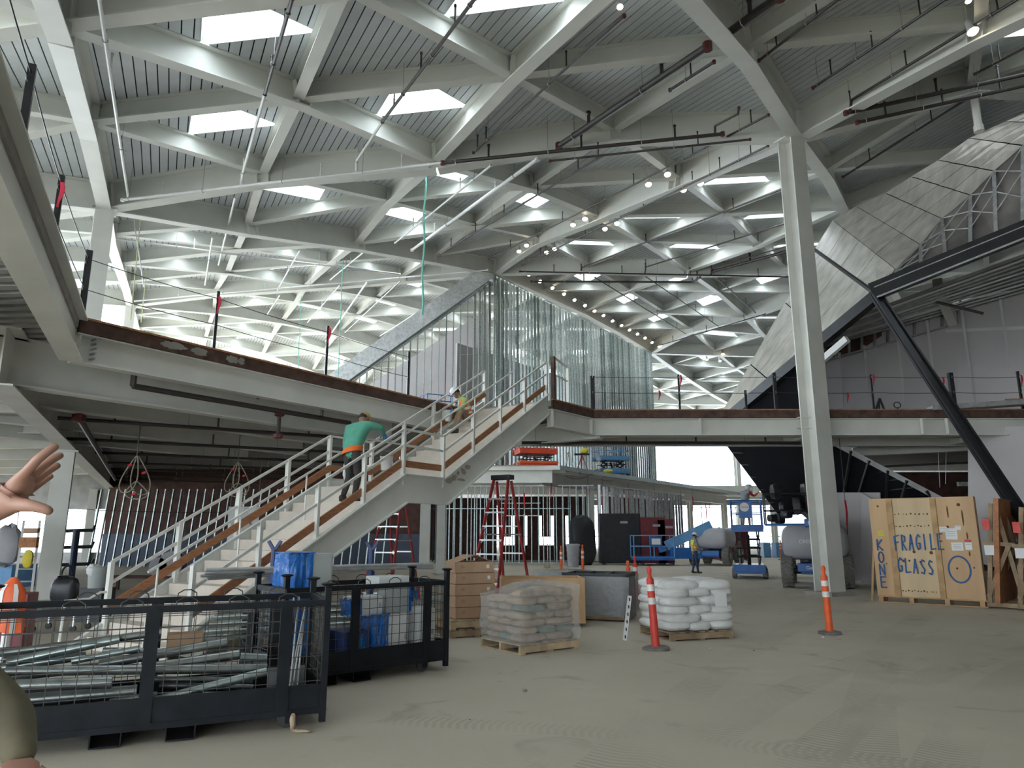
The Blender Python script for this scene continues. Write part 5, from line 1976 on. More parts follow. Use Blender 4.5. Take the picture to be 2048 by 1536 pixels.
t = thing('slotted_bracket', 'white slotted channel leaning between the wrapped frame and white sacks', 'bracket', (brk.x, brk.y, 0))
a, b = V3((brk.x - .03, brk.y, 0.0)), V3((brk.x + .09, brk.y + .1, .68))
MB().bar(a, b, 0.06, 0.015, up=(0, 1, 0)).build('web', 'paper', t)
MB().bar(a, b, 0.006, 0.05, up=(0, 1, 0), ox=.03).build('flange', 'paper', t)
for k in range(6):
    c = a.lerp(b, (k + .5) / 6) + V3((0, -.012, 0))
    MB().box(c, (.02, .006, .05)).build('slot', 'black_steel', t)
# far wrapped sack pallet
fp = V3((at_y(1130, 1150, 17.5).x, 17.5, 0))
pallet('far pallet under pale film-wrapped sacks', fp, 0.1, 1.3, 1.0)
for lay in range(5):
    for a in range(3):
        for b in range(2):
            if lay < 4 and b > 0:
                continue
            sack('grey_sack', 'pale grey sack on the far film-wrapped pallet, ' + ('bottom', 'second', 'third', 'fourth', 'top')[lay] + ' layer, ' + where(a, b, 3, 2), 'grey sacks on the far pallet', fp + V3((-.43 + a * .43, -.25 + b * .5, .2 + lay * .12)), (.47, .54, .15), .1, 'white_bag', .04)
hull_film('crumpled film over the far pale sacks', (fp.x, fp.y), 0.1, 1.42, 1.12, 0.12, 0.80, 'film_grey')
o = MB().blob((at_y(1010, 1140, 19).x, 19, .25), (1.1, .8, .5), .3, 14, 7, .8, jit=.12).build('dust_sheet_heap', 'film_clear', None, True)
tag(o, 'heap of crumpled clear sheet at the feet of the big red ladder', 'plastic sheet')


# ------------------------------------------------------------------ delineator bollards
def bollard(label, P, h, m='bollard_red', tilt=(0, 0), base='rubber_grey', hexa=False):
    t = thing('delineator_post', label, 'bollard', (P.x, P.y, 0))
    t.rotation_euler = (tilt[0], tilt[1], 0)
    MB().lathe((0, 0, 0), [(0.20, 0), (0.205, 0.015), (0.20, 0.035), (0.17, 0.045), (0.06, 0.05)], 8 if hexa else 20).build('base', base, t, not hexa, local=True)
    k = h
    MB().lathe((0, 0, 0.045), [(0.062, 0), (0.060, 0.1), (0.055, k * .72), (0.056, k * .80), (0.03, k * .83), (0.024, k * .87), (0.036, k * .89), (0.040, k * .92), (0.024, k * .955), (0.012, k * .962)], 16).build('tube', m, t, True, local=True)
    for z0, z1 in ((.50, .58), (.66, .74)):
        MB().lathe((0, 0, 0.045), [(0.0605, k * z0), (0.0590, k * z1)], 16).build('reflective_band', 'reflective', t, True, local=True)
    MB().ring((0, 0, k * .93), (0, 1, 0), .03, .008, 10, 5).build('handle_loop', m, t, True, local=True)
    return t


bollard('red delineator bollard in front of the white sacks, nearest one', ground(1312, 1299), 1.20, tilt=(0, -.05))
bollard('orange scuffed delineator bollard on an octagonal base in front of the tall column', ground(1660, 1268), 1.13, 'safety_orange', tilt=(0, -.02), hexa=True)
bollard('left bollard of the pair behind the wrapped black frame', at_y(1258, 1100, 17.0), 1.05, 'safety_orange', tilt=(0, -.04))
bollard('right taller bollard of the pair behind the wrapped black frame', at_y(1269, 1100, 17.2), 1.15, 'bollard_red')
bollard('far orange bollard left of the deck column', at_y(1122, 1100, 30), 1.15, 'safety_orange')
bollard('far orange bollard right beside the deck column', at_y(1165, 1100, 30), 1.2, 'safety_orange')
bollard('far orange bollard among the bright windows behind the lifts', at_y(1560, 1080, 46), 1.2, 'safety_orange')

# ------------------------------------------------------------------ glass crates
KBL, KBR = ground(1757, 1204), ground(1975, 1216)
kx = (KBR - KBL).normalized()
ky = V3((-kx.y, kx.x, 0))
KW, KH = (KBR - KBL).length, 2.34
crate = thing('glass_crate', 'plywood crate marked FRAGILE GLASS in blue paint', 'crate', KBL, math.atan2(kx.y, kx.x))
segs = ((0.0, .175, 'plywood'), (.175, .235, 'lumber'), (.235, .60, 'plywood_pale'), (.60, .655, 'lumber'), (.655, 1.0, 'plywood'))
mat('plywood_pale', (0.66, 0.50, 0.31), 0.75, 0, 0.12, 2.5, 0.05, None, stretch=(1, 1, .2))
for a, b, m in segs:
    MB().box(((a + b) / 2 * KW, 0.015 if 'ply' in m else 0.0, 0.16 + KH / 2), ((b - a) * KW - .006, .03 if 'ply' in m else .05, KH)).build('panel' if 'ply' in m else 'batten', m, crate, local=True)
MB().box((KW / 2, .34, .16 + KH / 2), (KW - .02, .03, KH)).build('back_panel', 'plywood', crate, local=True)
for x in (.03, KW - .03):
    MB().box((x, .18, .16 + KH / 2), (.06, .33, KH)).build('end_panel', 'plywood_pale', crate, local=True)
MB().box((KW / 2, .18, .16 + KH + .012), (KW, .36, .025)).build('lid', 'plywood', crate, local=True)
for x in (.08, KW * .33, KW * .66, KW - .08):
    MB().box((x, .2, .075), (.10, .5, .13)).build('skid_block', 'lumber', crate, local=True)
for z in (.015, .15):
    MB().box((KW / 2, -.02, z), (KW + .05, .06, .025)).build('skid_board', 'lumber', crate, local=True)
MB().bar((-.16, .1, .02), (.02, .1, 1.5), .05, .07, up=(0, 1, 0)).build('raking_brace', 'lumber', crate, local=True)
# knots and plugs
for fz, cnt in ((.845, 9), (.72, 10), (.06, 12)):
    for k in range(cnt):
        x = KW * (.245 + .345 * (k + .3 + random.uniform(-.15, .15)) / cnt)
        s_ = random.uniform(.6, 1.2)
        MB().lathe((x, -.002, .16 + KH * fz + random.uniform(-.012, .012)), [(.018 * s_, 0), (.016 * s_, .004), (.0, .005)], 8, (0, -1, 0)).build('knot', 'knot', crate, local=True)
for fx, fz, s_ in ((.09, .93, 1.3), (.86, .93, 2.0), (.74, .71, 1.5), (.12, .33, .9), (.64, .31, 1), (.93, .31, 1), (.78, .30, 1.2), (.40, .455, 1.8), (.56, .45, 2), (.29, .36, 1.6), (.345, .365, 1.2), (.45, .355, 1.3)):
    MB().lathe((KW * fx, -.002, .16 + KH * fz), [(.02 * s_, 0), (.018 * s_, .004), (.0, .005)], 8, (0, -1, 0)).build('knot', 'knot', crate, local=True)
for fx, z0, z1 in ((.755, .80, .92), (.885, .72, .88), (.905, .58, .66), (.905, .42, .47)):
    MB().blob((KW * fx, 0.0, .16 + KH * (z0 + z1) / 2), (.035, .008, KH * (z1 - z0)), 0, 8, 8, 1.0, jit=.1).build('burn_mark', 'knot', crate, True, local=True)

GL = {'K': [[(0, 0), (0, 1)], [(.75, 1), (0, .45), (.8, 0)]], 'O': [[(.4 + .4 * math.cos(t * math.pi / 8), .5 + .5 * math.sin(t * math.pi / 8)) for t in range(17)]], 'N': [[(0, 0), (0, 1), (.75, 0), (.75, 1)]], 'E': [[(.8, 1), (0, 1), (0, 0), (.8, 0)], [(0, .52), (.65, .52)]],
      'F': [[(.8, 1), (0, .92), (.05, 0)], [(0, .5), (.6, .55)]], 'R': [[(0, 0), (.05, 1), (.6, .9), (.55, .6), (.08, .5), (.7, 0)]], 'A': [[(0, 0), (.4, 1), (.7, 0)], [(.15, .4), (.6, .42)]], 'G': [[(.75, .85), (.45, 1), (.1, .75), (0, .35), (.25, .02), (.6, .1), (.65, .42), (.4, .42)]], 'I': [[(.2, 1), (.2, 0)]],
      'L': [[(.05, 1), (0, 0), (.75, .05)]], 'S': [[(.7, .9), (.35, 1), (.1, .75), (.35, .52), (.65, .3), (.45, .02), (.05, .1)]]}


def paint(word, x, z, cw, h, sp_, name, th=.034, down=False, drift=0.0):
    for n_, ch in enumerate(word):
        mb = MB()
        for ln in GL[ch]:
            pts = [(x + (0 if down else n_ * sp_) + a * cw, -.030, z - (n_ * sp_ if down else n_ * drift) + b * h) for a, b in ln]
            for a, b in zip(pts[:-1], pts[1:]):
                mb.bar(a, b, .004, th, up=(0, 1, 0)) if False else mb.bar(a, b, th, .006, up=(0, 1, 0))
            for a in pts:
                mb.lathe((a[0], -.026, a[2]), [(th / 2, 0), (th / 2, .007)], 8, (0, -1, 0))
        mb.build(name, 'spray_blue', crate, local=True)


YO = 0.16
paint('FRAGILE', KW * .225, YO + KH * .47, .125, .36, .156, 'painted_letter', drift=-.006)
paint('GLASS', KW * .235, YO + KH * .25, .13, .33, .162, 'painted_letter', drift=.012)
paint('KONE', KW * .05, YO + KH * .47, .14, .25, .30, 'painted_letter', down=True)
mb = MB()
pts = [(KW * .80 + .22 * math.cos(t * math.pi / 16), -.004, YO + KH * .29 + .30 * math.sin(t * math.pi / 16)) for t in range(33)]
for a, b in zip(pts[:-1], pts[1:]):
    mb.bar(a, b, .04, .006, up=(0, 1, 0))
mb.build('painted_ring', 'spray_blue', crate, local=True)
def sheet(x, z, w_, h_, m='paper', lines=3, head=None, nm='paper_label', y=-.004):
    MB().box((x, y, z), (w_, .003, h_)).build(nm, m, crate, local=True)
    for k in range(lines):
        MB().box((x, y - .002, z + h_ * (.22 - k * .2)), (w_ * .7, .001, .008)).build('print_line', 'lift_grey', crate, local=True)
    if head:
        MB().box((x, y - .002, z + h_ * .36), (w_, .001, h_ * .26)).build('label_header', head, crate, local=True)


sheet(KW * .765, YO + KH * .64, .24, .26)
sheet(KW * .70, YO + KH * .685, .18, .12, lines=1)
sheet(KW * .83, YO + KH * .70, .12, .1, lines=1)
sheet(KW * .805, YO + KH * .515, .24, .19)
sheet(KW * .905, YO + KH * .535, .14, .24, head='bollard_red', lines=2)
sheet(KW * .095, YO + KH * .645, .16, .13, 'yellow', lines=2)


def aframe(label, px, py, ln, h, rz, m='lumber_old', mark=False):
    """glass crate leaning on timber A-frame legs, seen end-on"""
    P = ground(px, py)
    t = thing('glass_crate', label, 'crate', (P.x, P.y, 0), rz)
    MB().box((0.25, .9, .12 + h / 2), (.10, ln, h), R=Matrix.Rotation(.10, 3, 'Y')).build('crate_body', 'wood_edge', t, local=True)
    for y in (.12, .9, 1.7):
        MB().bar((-.05, y, .1), (.22, y, h), .09, .05, up=(0, 1, 0)).build('leg', m, t, local=True)
        MB().bar((.62, y, .1), (.30, y, h - .05), .09, .05, up=(0, 1, 0)).build('leg', m, t, local=True)
        MB().bar((-.1, y, .08), (.75, y, .08), .12, .09).build('foot', m, t, local=True)
        MB().bar((-.05, y - .05, .25), (.5, y - .05, h * .62), .09, .03, up=(0, 1, 0)).build('cross_brace', m, t, local=True)
        MB().bar((-.05, y - .04, h * .62), (.6, y - .04, h * .60), .09, .03, up=(0, 1, 0)).build('tie', m, t, local=True)
    MB().box((.12, -.03, h * .55), (.22, .01, .22)).build('paper_label', 'paper', t, local=True)
    MB().box((.10, -.03, h * .80), (.14, .01, .24)).build('warning_label', 'bollard_red', t, local=True)
    return t


aframe('raw timber A-frame crate right beside the FRAGILE GLASS crate', 1984, 1217, 1.9, 2.35, math.atan2(kx.y, kx.x) - .1)
aframe('second A-frame glass crate cut off by the right edge', 2046, 1222, 1.9, 2.25, math.atan2(kx.y, kx.x) - .1)

# ------------------------------------------------------------------ figures
def skin_mesh(name, V, Ed, mats, segm, parent=None, levels=2, root=0):
    """continuous skinned body: V list of (pos, radius), Ed edges, segm material index per edge"""
    me = bpy.data.meshes.new(name + '_skeleton')
    me.from_pydata([tuple(v[0]) for v in V], Ed, [])
    ob = bpy.data.objects.new(name + '_skeleton', me)
    COL.objects.link(ob)
    md = ob.modifiers.new('skin', 'SKIN')
    md.use_smooth_shade = True
    lay = me.skin_vertices[0].data
    for k, v in enumerate(V):
        r = v[1] if isinstance(v[1], tuple) else (v[1], v[1])
        lay[k].radius = r
        lay[k].use_root = (k == root)
    sb = ob.modifiers.new('sub', 'SUBSURF')
    sb.levels = levels
    sb.render_levels = levels
    dg = bpy.context.evaluated_depsgraph_get()
    out = bpy.data.meshes.new_from_object(ob.evaluated_get(dg))
    bpy.data.objects.remove(ob)
    out.name = name
    out.materials.clear()
    for m in mats:
        out.materials.append(MATS[m])
    P = [V3(v[0]) for v in V]
    idx = []
    for pl in out.polygons:
        c = pl.center
        best, bi = 1e9, 0
        for n_, (a, b) in enumerate(Ed):
            A, B = P[a], P[b]
            d = B - A
            t = max(0, min(1, (c - A).dot(d) / max(d.length_squared, 1e-9)))
            ra = V[a][1] if not isinstance(V[a][1], tuple) else max(V[a][1])
            rb = V[b][1] if not isinstance(V[b][1], tuple) else max(V[b][1])
            dist = (c - (A + d * t)).length / (ra + (rb - ra) * t)
            if dist < best:
                best, bi = dist, n_
        idx.append(segm[bi])
    out.polygons.foreach_set('material_index', idx)
    out.polygons.foreach_set('use_smooth', [True] * len(out.polygons))
    if parent is not None:
        out.transform(wm(parent).inverted())
    out.update()
    o = bpy.data.objects.new(name, out)
    COL.objects.link(o)
    o.parent = parent
    return o


def hand(parent, W, dirv, up, s_, m, curl=0.5, name='hand'):
    """small hand: palm and five bent fingers, W wrist, dirv along the fingers, up = back of the hand"""
    d = V3(dirv).normalized()
    n = V3(up)
    n = (n - d * n.dot(d)).normalized()
    x = d.cross(n)
    mb = MB()
    R = Matrix((x, d, n)).transposed()
    mb.blob(V3(W) + d * .045 * s_, (.085 * s_, .10 * s_, .03 * s_), R=R, n=10, m=6, e=.6)
    for k, (off, ln) in enumerate(((-.03, .065), (-.01, .078), (.011, .072), (.03, .055))):
        b = V3(W) + d * .085 * s_ + x * off * s_
        p1 = b + (d * math.cos(curl * .5) - n * math.sin(curl * .5)) * ln * .5 * s_
        p2 = p1 + (d * math.cos(curl * 1.4) - n * math.sin(curl * 1.4)) * ln * .5 * s_
        mb.tube([b - d * .012 * s_, p1, p2], .0095 * s_, 6, .0075 * s_)
    b = V3(W) + d * .025 * s_ - x * .035 * s_
    mb.tube([b, b + (d * .6 - x * .8) * .035 * s_, b + (d * .95 - x * .7 - n * .3) * .06 * s_], .012 * s_, 6, .009 * s_)
    return mb.build(name, m, parent, True)


def person(label, J, mats, parts_fn=None, s_=1.0, hand_m='skin', shoe='boot', helmet=None, face=None, hair=True, hands=None, base=None, name='person', bulk=1.0):
    """J: joint name -> world position. mats: (torso, sleeve, trousers, skin)"""
    g = base or V3(((J['ankle_l'].x + J['ankle_r'].x) / 2, (J['ankle_l'].y + J['ankle_r'].y) / 2, min(J['ankle_l'].z, J['ankle_r'].z) - .08))
    t = thing(name, label, 'person', g)
    order = ['pelvis', 'waist', 'chest', 'neck', 'head', 'shoulder_l', 'elbow_l', 'wrist_l', 'shoulder_r', 'elbow_r', 'wrist_r', 'hip_l', 'knee_l', 'ankle_l', 'hip_r', 'knee_r', 'ankle_r']
    rad = dict(pelvis=.135, waist=.13, chest=.15, neck=.058, head=.07, shoulder_l=.072, elbow_l=.050, wrist_l=.036, shoulder_r=.072, elbow_r=.050, wrist_r=.036, hip_l=.095, knee_l=.066, ankle_l=.048, hip_r=.095, knee_r=.066, ankle_r=.048)
    V = [(J[k], rad[k] * s_ * (bulk if k in ('pelvis', 'waist', 'chest', 'shoulder_l', 'shoulder_r') else 1)) for k in order]
    ix = {k: n for n, k in enumerate(order)}
    E_ = [('pelvis', 'waist', 0), ('waist', 'chest', 0), ('chest', 'neck', 0), ('neck', 'head', 3), ('chest', 'shoulder_l', 0), ('shoulder_l', 'elbow_l', 1), ('elbow_l', 'wrist_l', 1), ('chest', 'shoulder_r', 0), ('shoulder_r', 'elbow_r', 1), ('elbow_r', 'wrist_r', 1),
          ('pelvis', 'hip_l', 2), ('hip_l', 'knee_l', 2), ('knee_l', 'ankle_l', 2), ('pelvis', 'hip_r', 2), ('hip_r', 'knee_r', 2), ('knee_r', 'ankle_r', 2)]
    skin_mesh('body', V, [(ix[a], ix[b]) for a, b, m in E_], list(mats), [m for a, b, m in E_], t)
    f = V3(face or (0, -1, 0)).normalized()
    up = (J['head'] - J['neck']).normalized()
    f = (f - up * f.dot(up)).normalized()
    x = f.cross(up)
    R = Matrix((x, f, up)).transposed()
    hc = J['head'] + up * .045 * s_
    hd_ = MB()
    hd_.blob(hc, (.155 * s_, .19 * s_, .225 * s_), R=R, n=16, m=10, e=.9)
    hd_.blob(hc + f * .055 * s_ - up * .07 * s_, (.10 * s_, .09 * s_, .08 * s_), R=R, n=10, m=6, e=.9)
    hd_.cyl(hc + f * .088 * s_ + up * .015 * s_, hc + f * .112 * s_ - up * .022 * s_, .010 * s_, .016 * s_, 6)
    for q in (-1, 1):
        hd_.blob(hc + x * q * .078 * s_, (.02 * s_, .035 * s_, .06 * s_), R=R, n=8, m=5, e=1)
    hd_.build('head', mats[3], t, True)
    ey = MB()
    for q in (-1, 1):
        ey.blob(hc + f * .088 * s_ + x * q * .032 * s_ + up * .012 * s_, (.026 * s_, .016 * s_, .014 * s_), R=R, n=8, m=5, e=1)
    ey.build('eyes', 'hair', t, True)
    MB().blob(hc + f * .093 * s_ - up * .062 * s_, (.045 * s_, .014 * s_, .012 * s_), R=R, n=8, m=5, e=1).build('mouth', 'red_fitting', t, True)
    if hair:
        MB().blob(hc - f * .018 * s_ + up * .022 * s_, (.168 * s_, .185 * s_, .205 * s_), R=R, n=14, m=8, e=.9).build('hair', 'hair', t, True)
    if helmet == 'hard':
        hh = MB()
        hh.lathe(hc + up * .045 * s_, [(.135 * s_, -.005), (.130 * s_, .01), (.112 * s_, .012), (.108 * s_, .05 * s_), (.085 * s_, .09 * s_), (.04 * s_, .115 * s_), (.0, .12 * s_)], 16, up)
        hh.blob(hc + up * .045 * s_ + f * .115 * s_, (.14 * s_, .09 * s_, .012 * s_), R=R, n=12, m=4, e=.9)
        hh.build('hard_hat', 'hat_white', t, True)
    elif helmet == 'cap':
        hh = MB()
        hh.lathe(hc + up * .03 * s_, [(.106 * s_, -.01), (.104 * s_, .04 * s_), (.08 * s_, .08 * s_), (.03 * s_, .098 * s_), (.0, .1 * s_)], 16, up)
        hh.blob(hc + up * .03 * s_ + f * .12 * s_, (.14 * s_, .10 * s_, .012 * s_), R=R, n=12, m=4, e=.9)
        hh.build('cap', 'cap_tan', t, True)
    for sd in 'lr':
        a, k = J['ankle_' + sd], J['knee_' + sd]
        td = J.get('toe_' + sd)
        fd_ = (td - a) if td is not None else f.copy()
        fd_.z = min(fd_.z, 0) * .2
        fd_ = V3((fd_.x, fd_.y, 0)).normalized()
        Rb = Matrix((V3((fd_.y, -fd_.x, 0)), fd_, V3((0, 0, 1)))).transposed()
        sh = MB()
        sh.blob(a + fd_ * .07 * s_ - V3((0, 0, .045 * s_)), (.10 * s_, .28 * s_, .075 * s_), R=Rb, n=12, m=6, e=.7)
        sh.blob(a - V3((0, 0, .01)), (.11 * s_, .13 * s_, .11 * s_), R=Rb, n=10, m=6, e=.8)
        sh.build('boot', shoe, t, True)
        hv = (J['wrist_' + sd] - J['elbow_' + sd])
        if hands and sd in hands:
            hd2 = hands[sd]
            hand(t, J['wrist_' + sd], hd2[0], hd2[1], s_, hd2[2] if len(hd2) > 2 else hand_m, hd2[3] if len(hd2) > 3 else .5)
        elif not (hands and sd.upper() in hands):
            hand(t, J['wrist_' + sd], hv, V3((0, -1, .2)) if abs(hv.normalized().y) < .9 else V3((0, 0, 1)), s_, hand_m)
    if parts_fn:
        parts_fn(t, J, f, x, s_)
    return t


def vest(m, stripe='reflective', second=None):
    def fn(t, J, f, x, s_):
        up = (J['chest'] - J['pelvis']).normalized()
        ring_ = []
        prof = [(.02, .150, .120), (.16, .152, .124), (.30, .168, .130), (.42, .172, .128), (.50, .150, .10)]
        base = J['pelvis']
        sp_ = (J['shoulder_l'] - J['shoulder_r']).normalized()
        ff = sp_.cross(up).normalized()
        if ff.dot(f) < 0:
            ff = -ff
        n = 18
        for band, (ma, lo, hi, gr) in enumerate(((m, 0, 4, 1.0), (stripe, .22, .28, 1.03), (stripe, .42 if False else .10, .15, 1.03))):
            vs, fs = [], []
            if band == 0:
                lv = prof
            else:
                lv = []
                for h in (lo, hi):
                    for a, b in zip(prof[:-1], prof[1:]):
                        if a[0] <= h <= b[0]:
                            q = (h - a[0]) / (b[0] - a[0])
                            lv.append((h, a[1] + (b[1] - a[1]) * q, a[2] + (b[2] - a[2]) * q))
                            break
            for h, rx, ry in lv:
                for k in range(n):
                    an = 2 * math.pi * k / n
                    L_ = (J['chest'] - J['pelvis']).length / .40
                    vs.append(base + up * h * L_ + (sp_ * math.cos(an) * rx + ff * math.sin(an) * ry) * gr * s_)
            for r_ in range(len(lv) - 1):
                for k in range(n):
                    fs.append((r_ * n + k, r_ * n + (k + 1) % n, (r_ + 1) * n + (k + 1) % n, (r_ + 1) * n + k))
            MB().add(vs, fs).build('safety_vest' if band == 0 else 'reflective_stripe', ma, t, True)
    return fn


# worker in green climbing the stair, seen from behind
wz = zline(3.35)
ft = at_y(690, 1000, (sp(3.6, 1.05, 0)).y)
k1 = int(4.06 / tr) + 1
g1 = sp((k1 - 0.5) * tr, .48, k1 * rz_)
g2 = sp((k1 - 0.5) * tr, .76, k1 * rz_)
sid = -SW                                    # to the worker's right
J = {}
J['ankle_r'] = g1 + V3((0, 0, .09)) - SU * .04
J['ankle_l'] = g2 + V3((0, 0, .09)) - SU * .06
J['knee_r'] = g1 + V3((0, 0, .52)) + SU * .05
J['knee_l'] = g2 + V3((0, 0, .50)) + SU * .10
hipc = (g1 + g2) / 2 + V3((0, 0, .94)) - SU * .02
J['hip_r'], J['hip_l'] = hipc + sid * .10, hipc - sid * .10
J['pelvis'] = hipc + V3((0, 0, .06))
J['waist'] = hipc + V3((0, 0, .22)) + SU * .06
J['chest'] = hipc + V3((0, 0, .46)) + SU * .20 - sid * .03
J['neck'] = hipc + V3((0, 0, .60)) + SU * .30 - sid * .06
J['head'] = hipc + V3((0, 0, .68)) + SU * .38 - sid * .09
J['shoulder_r'] = J['chest'] + V3((0, 0, .09)) + sid * .25
J['shoulder_l'] = J['chest'] + V3((0, 0, .06)) - sid * .26
J['elbow_r'] = J['shoulder_r'] + V3((0, 0, -.04)) + SU * .22 + sid * .14
J['wrist_r'] = J['elbow_r'] + SU * .22 - sid * .12 + V3((0, 0, -.1))
J['elbow_l'] = J['shoulder_l'] + V3((0, 0, -.31)) - sid * .07 - SU * .02
J['wrist_l'] = J['elbow_l'] + V3((0, 0, -.25)) + SU * .04


def green_parts(t, J, f, x, s_):
    mb = MB()
    up = V3((0, 0, 1))
    vs, fs, n = [], [], 18
    for h, r in ((-.08, .205), (.0, .212), (.03, .20)):
        for k in range(n):
            an = 2 * math.pi * k / n
            vs.append(J['pelvis'] + up * h + SU * (.03 + .4 * h) + sid * (math.cos(an) * r) + SU * (math.sin(an) * r * .85) + up * (.05 * math.cos(an)))
    for r_ in range(2):
        for k in range(n):
            fs.append((r_ * n + k, r_ * n + (k + 1) % n, (r_ + 1) * n + (k + 1) % n, (r_ + 1) * n + k))
    mb.add(vs, fs)
    mb.build('orange_hem', 'hem_orange', t, True)
    w_ = J['wrist_l']
    MB().blob(w_ + V3((0, 0, -.28)), (.10, .08, .34), 0, 10, 8, .9, jit=.12).build('white_rag', 'bucket_white', t, True)


person('worker in a green sweatshirt and tan cap climbing the stair', J, ('shirt_green', 'shirt_green', 'trousers_dark', 'skin_dark'), green_parts, 1.14, 'glove_blue', helmet='cap', face=SU, bulk=1.15)
qb = sp((k1 + 3.5) * tr, 0.85, (k1 + 4) * rz_)
t = thing('bucket', 'white bucket standing on the stair tread above the green worker', 'bucket', qb)
MB().lathe(qb, [(.11, 0), (.135, .28), (.14, .29), (.13, .285), (.105, .02)], 16).build('pail', 'bucket_white', t, True)
MB().ring(qb + V3((0, 0, .27)), (0, 1, .5), .14, .005, 14, 5, 0, math.pi).build('handle', 'galv_dull', t)

# worker sitting high on the stair with a bucket
k2 = 10
sg = sp(RUN1 + LAND + (k2 + .4) * tr, 1.62, ZL + (k2 + 1) * rz_)         # seat tread
fg_ = sp(RUN1 + LAND + (k2 - 2 + .5) * tr, 1.62, ZL + (k2 - 1) * rz_)    # feet tread
lk = (-SU * .55 + SW * .5).normalized()
J = {}
J['pelvis'] = sg + V3((0, 0, .15))
J['waist'] = J['pelvis'] + V3((0, 0, .16)) + lk * .03
J['chest'] = J['pelvis'] + V3((0, 0, .40)) + lk * .13
J['neck'] = J['pelvis'] + V3((0, 0, .55)) + lk * .24
J['head'] = J['pelvis'] + V3((0, 0, .64)) + lk * .33
px_ = V3((lk.y, -lk.x, 0))
for sd, q in (('l', -1), ('r', 1)):
    J['hip_' + sd] = J['pelvis'] + px_ * q * .1 + lk * .04
    J['knee_' + sd] = sg + V3((0, 0, .30)) - SU * .42 + px_ * q * .17
    J['ankle_' + sd] = fg_ + V3((0, 0, .09)) + px_ * q * .16 - SU * .02
    J['toe_' + sd] = J['ankle_' + sd] - SU * .2
    J['shoulder_' + sd] = J['chest'] + V3((0, 0, .06)) + px_ * q * .18
    J['elbow_' + sd] = J['shoulder_' + sd] + V3((0, 0, -.24)) + lk * .12 + px_ * q * .05
    J['wrist_' + sd] = J['elbow_' + sd] + lk * .20 - px_ * q * .08 + V3((0, 0, -.06))


def sit_parts(t, J, f, x, s_):
    vest('vest_orange', 'reflective')(t, J, f, x, s_)
    hc = J['head'] + V3((0, 0, .03))
    MB().blob(hc + lk * .085 - V3((0, 0, .06)), (.11, .07, .09), 0, 10, 6, .8, R=Matrix((px_, lk, V3((0, 0, 1)))).transposed()).build('face_mask', 'mask_blue', t, True)


person('worker in an orange vest and white hard hat sitting on the upper stair flight', J, ('shirt_lime', 'shirt_lime', 'trousers_tan', 'skin_dark'), sit_parts, 1.08, 'glove_blue', helmet='hard', face=lk - V3((0, 0, .5)), hair=True, base=fg_)
pb = (J['wrist_l'] + J['wrist_r']) / 2 + lk * .14 - V3((0, 0, .28))
t = thing('bucket', 'white bucket held between the knees of the sitting worker', 'bucket', pb)
MB().lathe(pb, [(.12, 0), (.145, .29), (.15, .30), (.14, .295), (.115, .02)], 16).build('pail', 'bucket_white', t, True)
MB().ring(pb + V3((0, 0, .28)), (0, 1, .5), .15, .005, 14, 5, 0, math.pi).build('handle', 'galv_dull', t)


def standing(g, face, s_=.93, arms=None):
    f = V3(face).normalized()
    r = V3((f.y, -f.x, 0))
    J = {}
    for sd, q in (('l', -1), ('r', 1)):
        J['ankle_' + sd] = g + r * q * .12 * s_ + V3((0, 0, .09)) + f * (.05 * q)
        J['knee_' + sd] = g + r * q * .11 * s_ + V3((0, 0, .50 * s_)) + f * .03
        J['hip_' + sd] = g + r * q * .09 * s_ + V3((0, 0, .90 * s_))
        J['shoulder_' + sd] = g + r * q * .19 * s_ + V3((0, 0, 1.44 * s_))
        J['elbow_' + sd] = g + r * q * .25 * s_ + V3((0, 0, 1.14 * s_)) + f * .03
        J['wrist_' + sd] = g + r * q * .20 * s_ + V3((0, 0, 1.02 * s_)) + f * .22
    J['pelvis'] = g + V3((0, 0, .96 * s_))
    J['waist'] = g + V3((0, 0, 1.12 * s_))
    J['chest'] = g + V3((0, 0, 1.36 * s_))
    J['neck'] = g + V3((0, 0, 1.52 * s_)) + f * .02
    J['head'] = g + V3((0, 0, 1.60 * s_)) + f * .04
    return J


gm = ground(1391, 1147)
J = standing(gm, (.75, .25, 0), .94)
person('worker in a lime and orange vest standing on the floor looking up', J, ('shirt_grey', 'shirt_grey', 'jeans', 'skin'), vest('vest_lime', 'vest_orange'), .94, 'skin', helmet='hard', face=(.8, .2, .35))

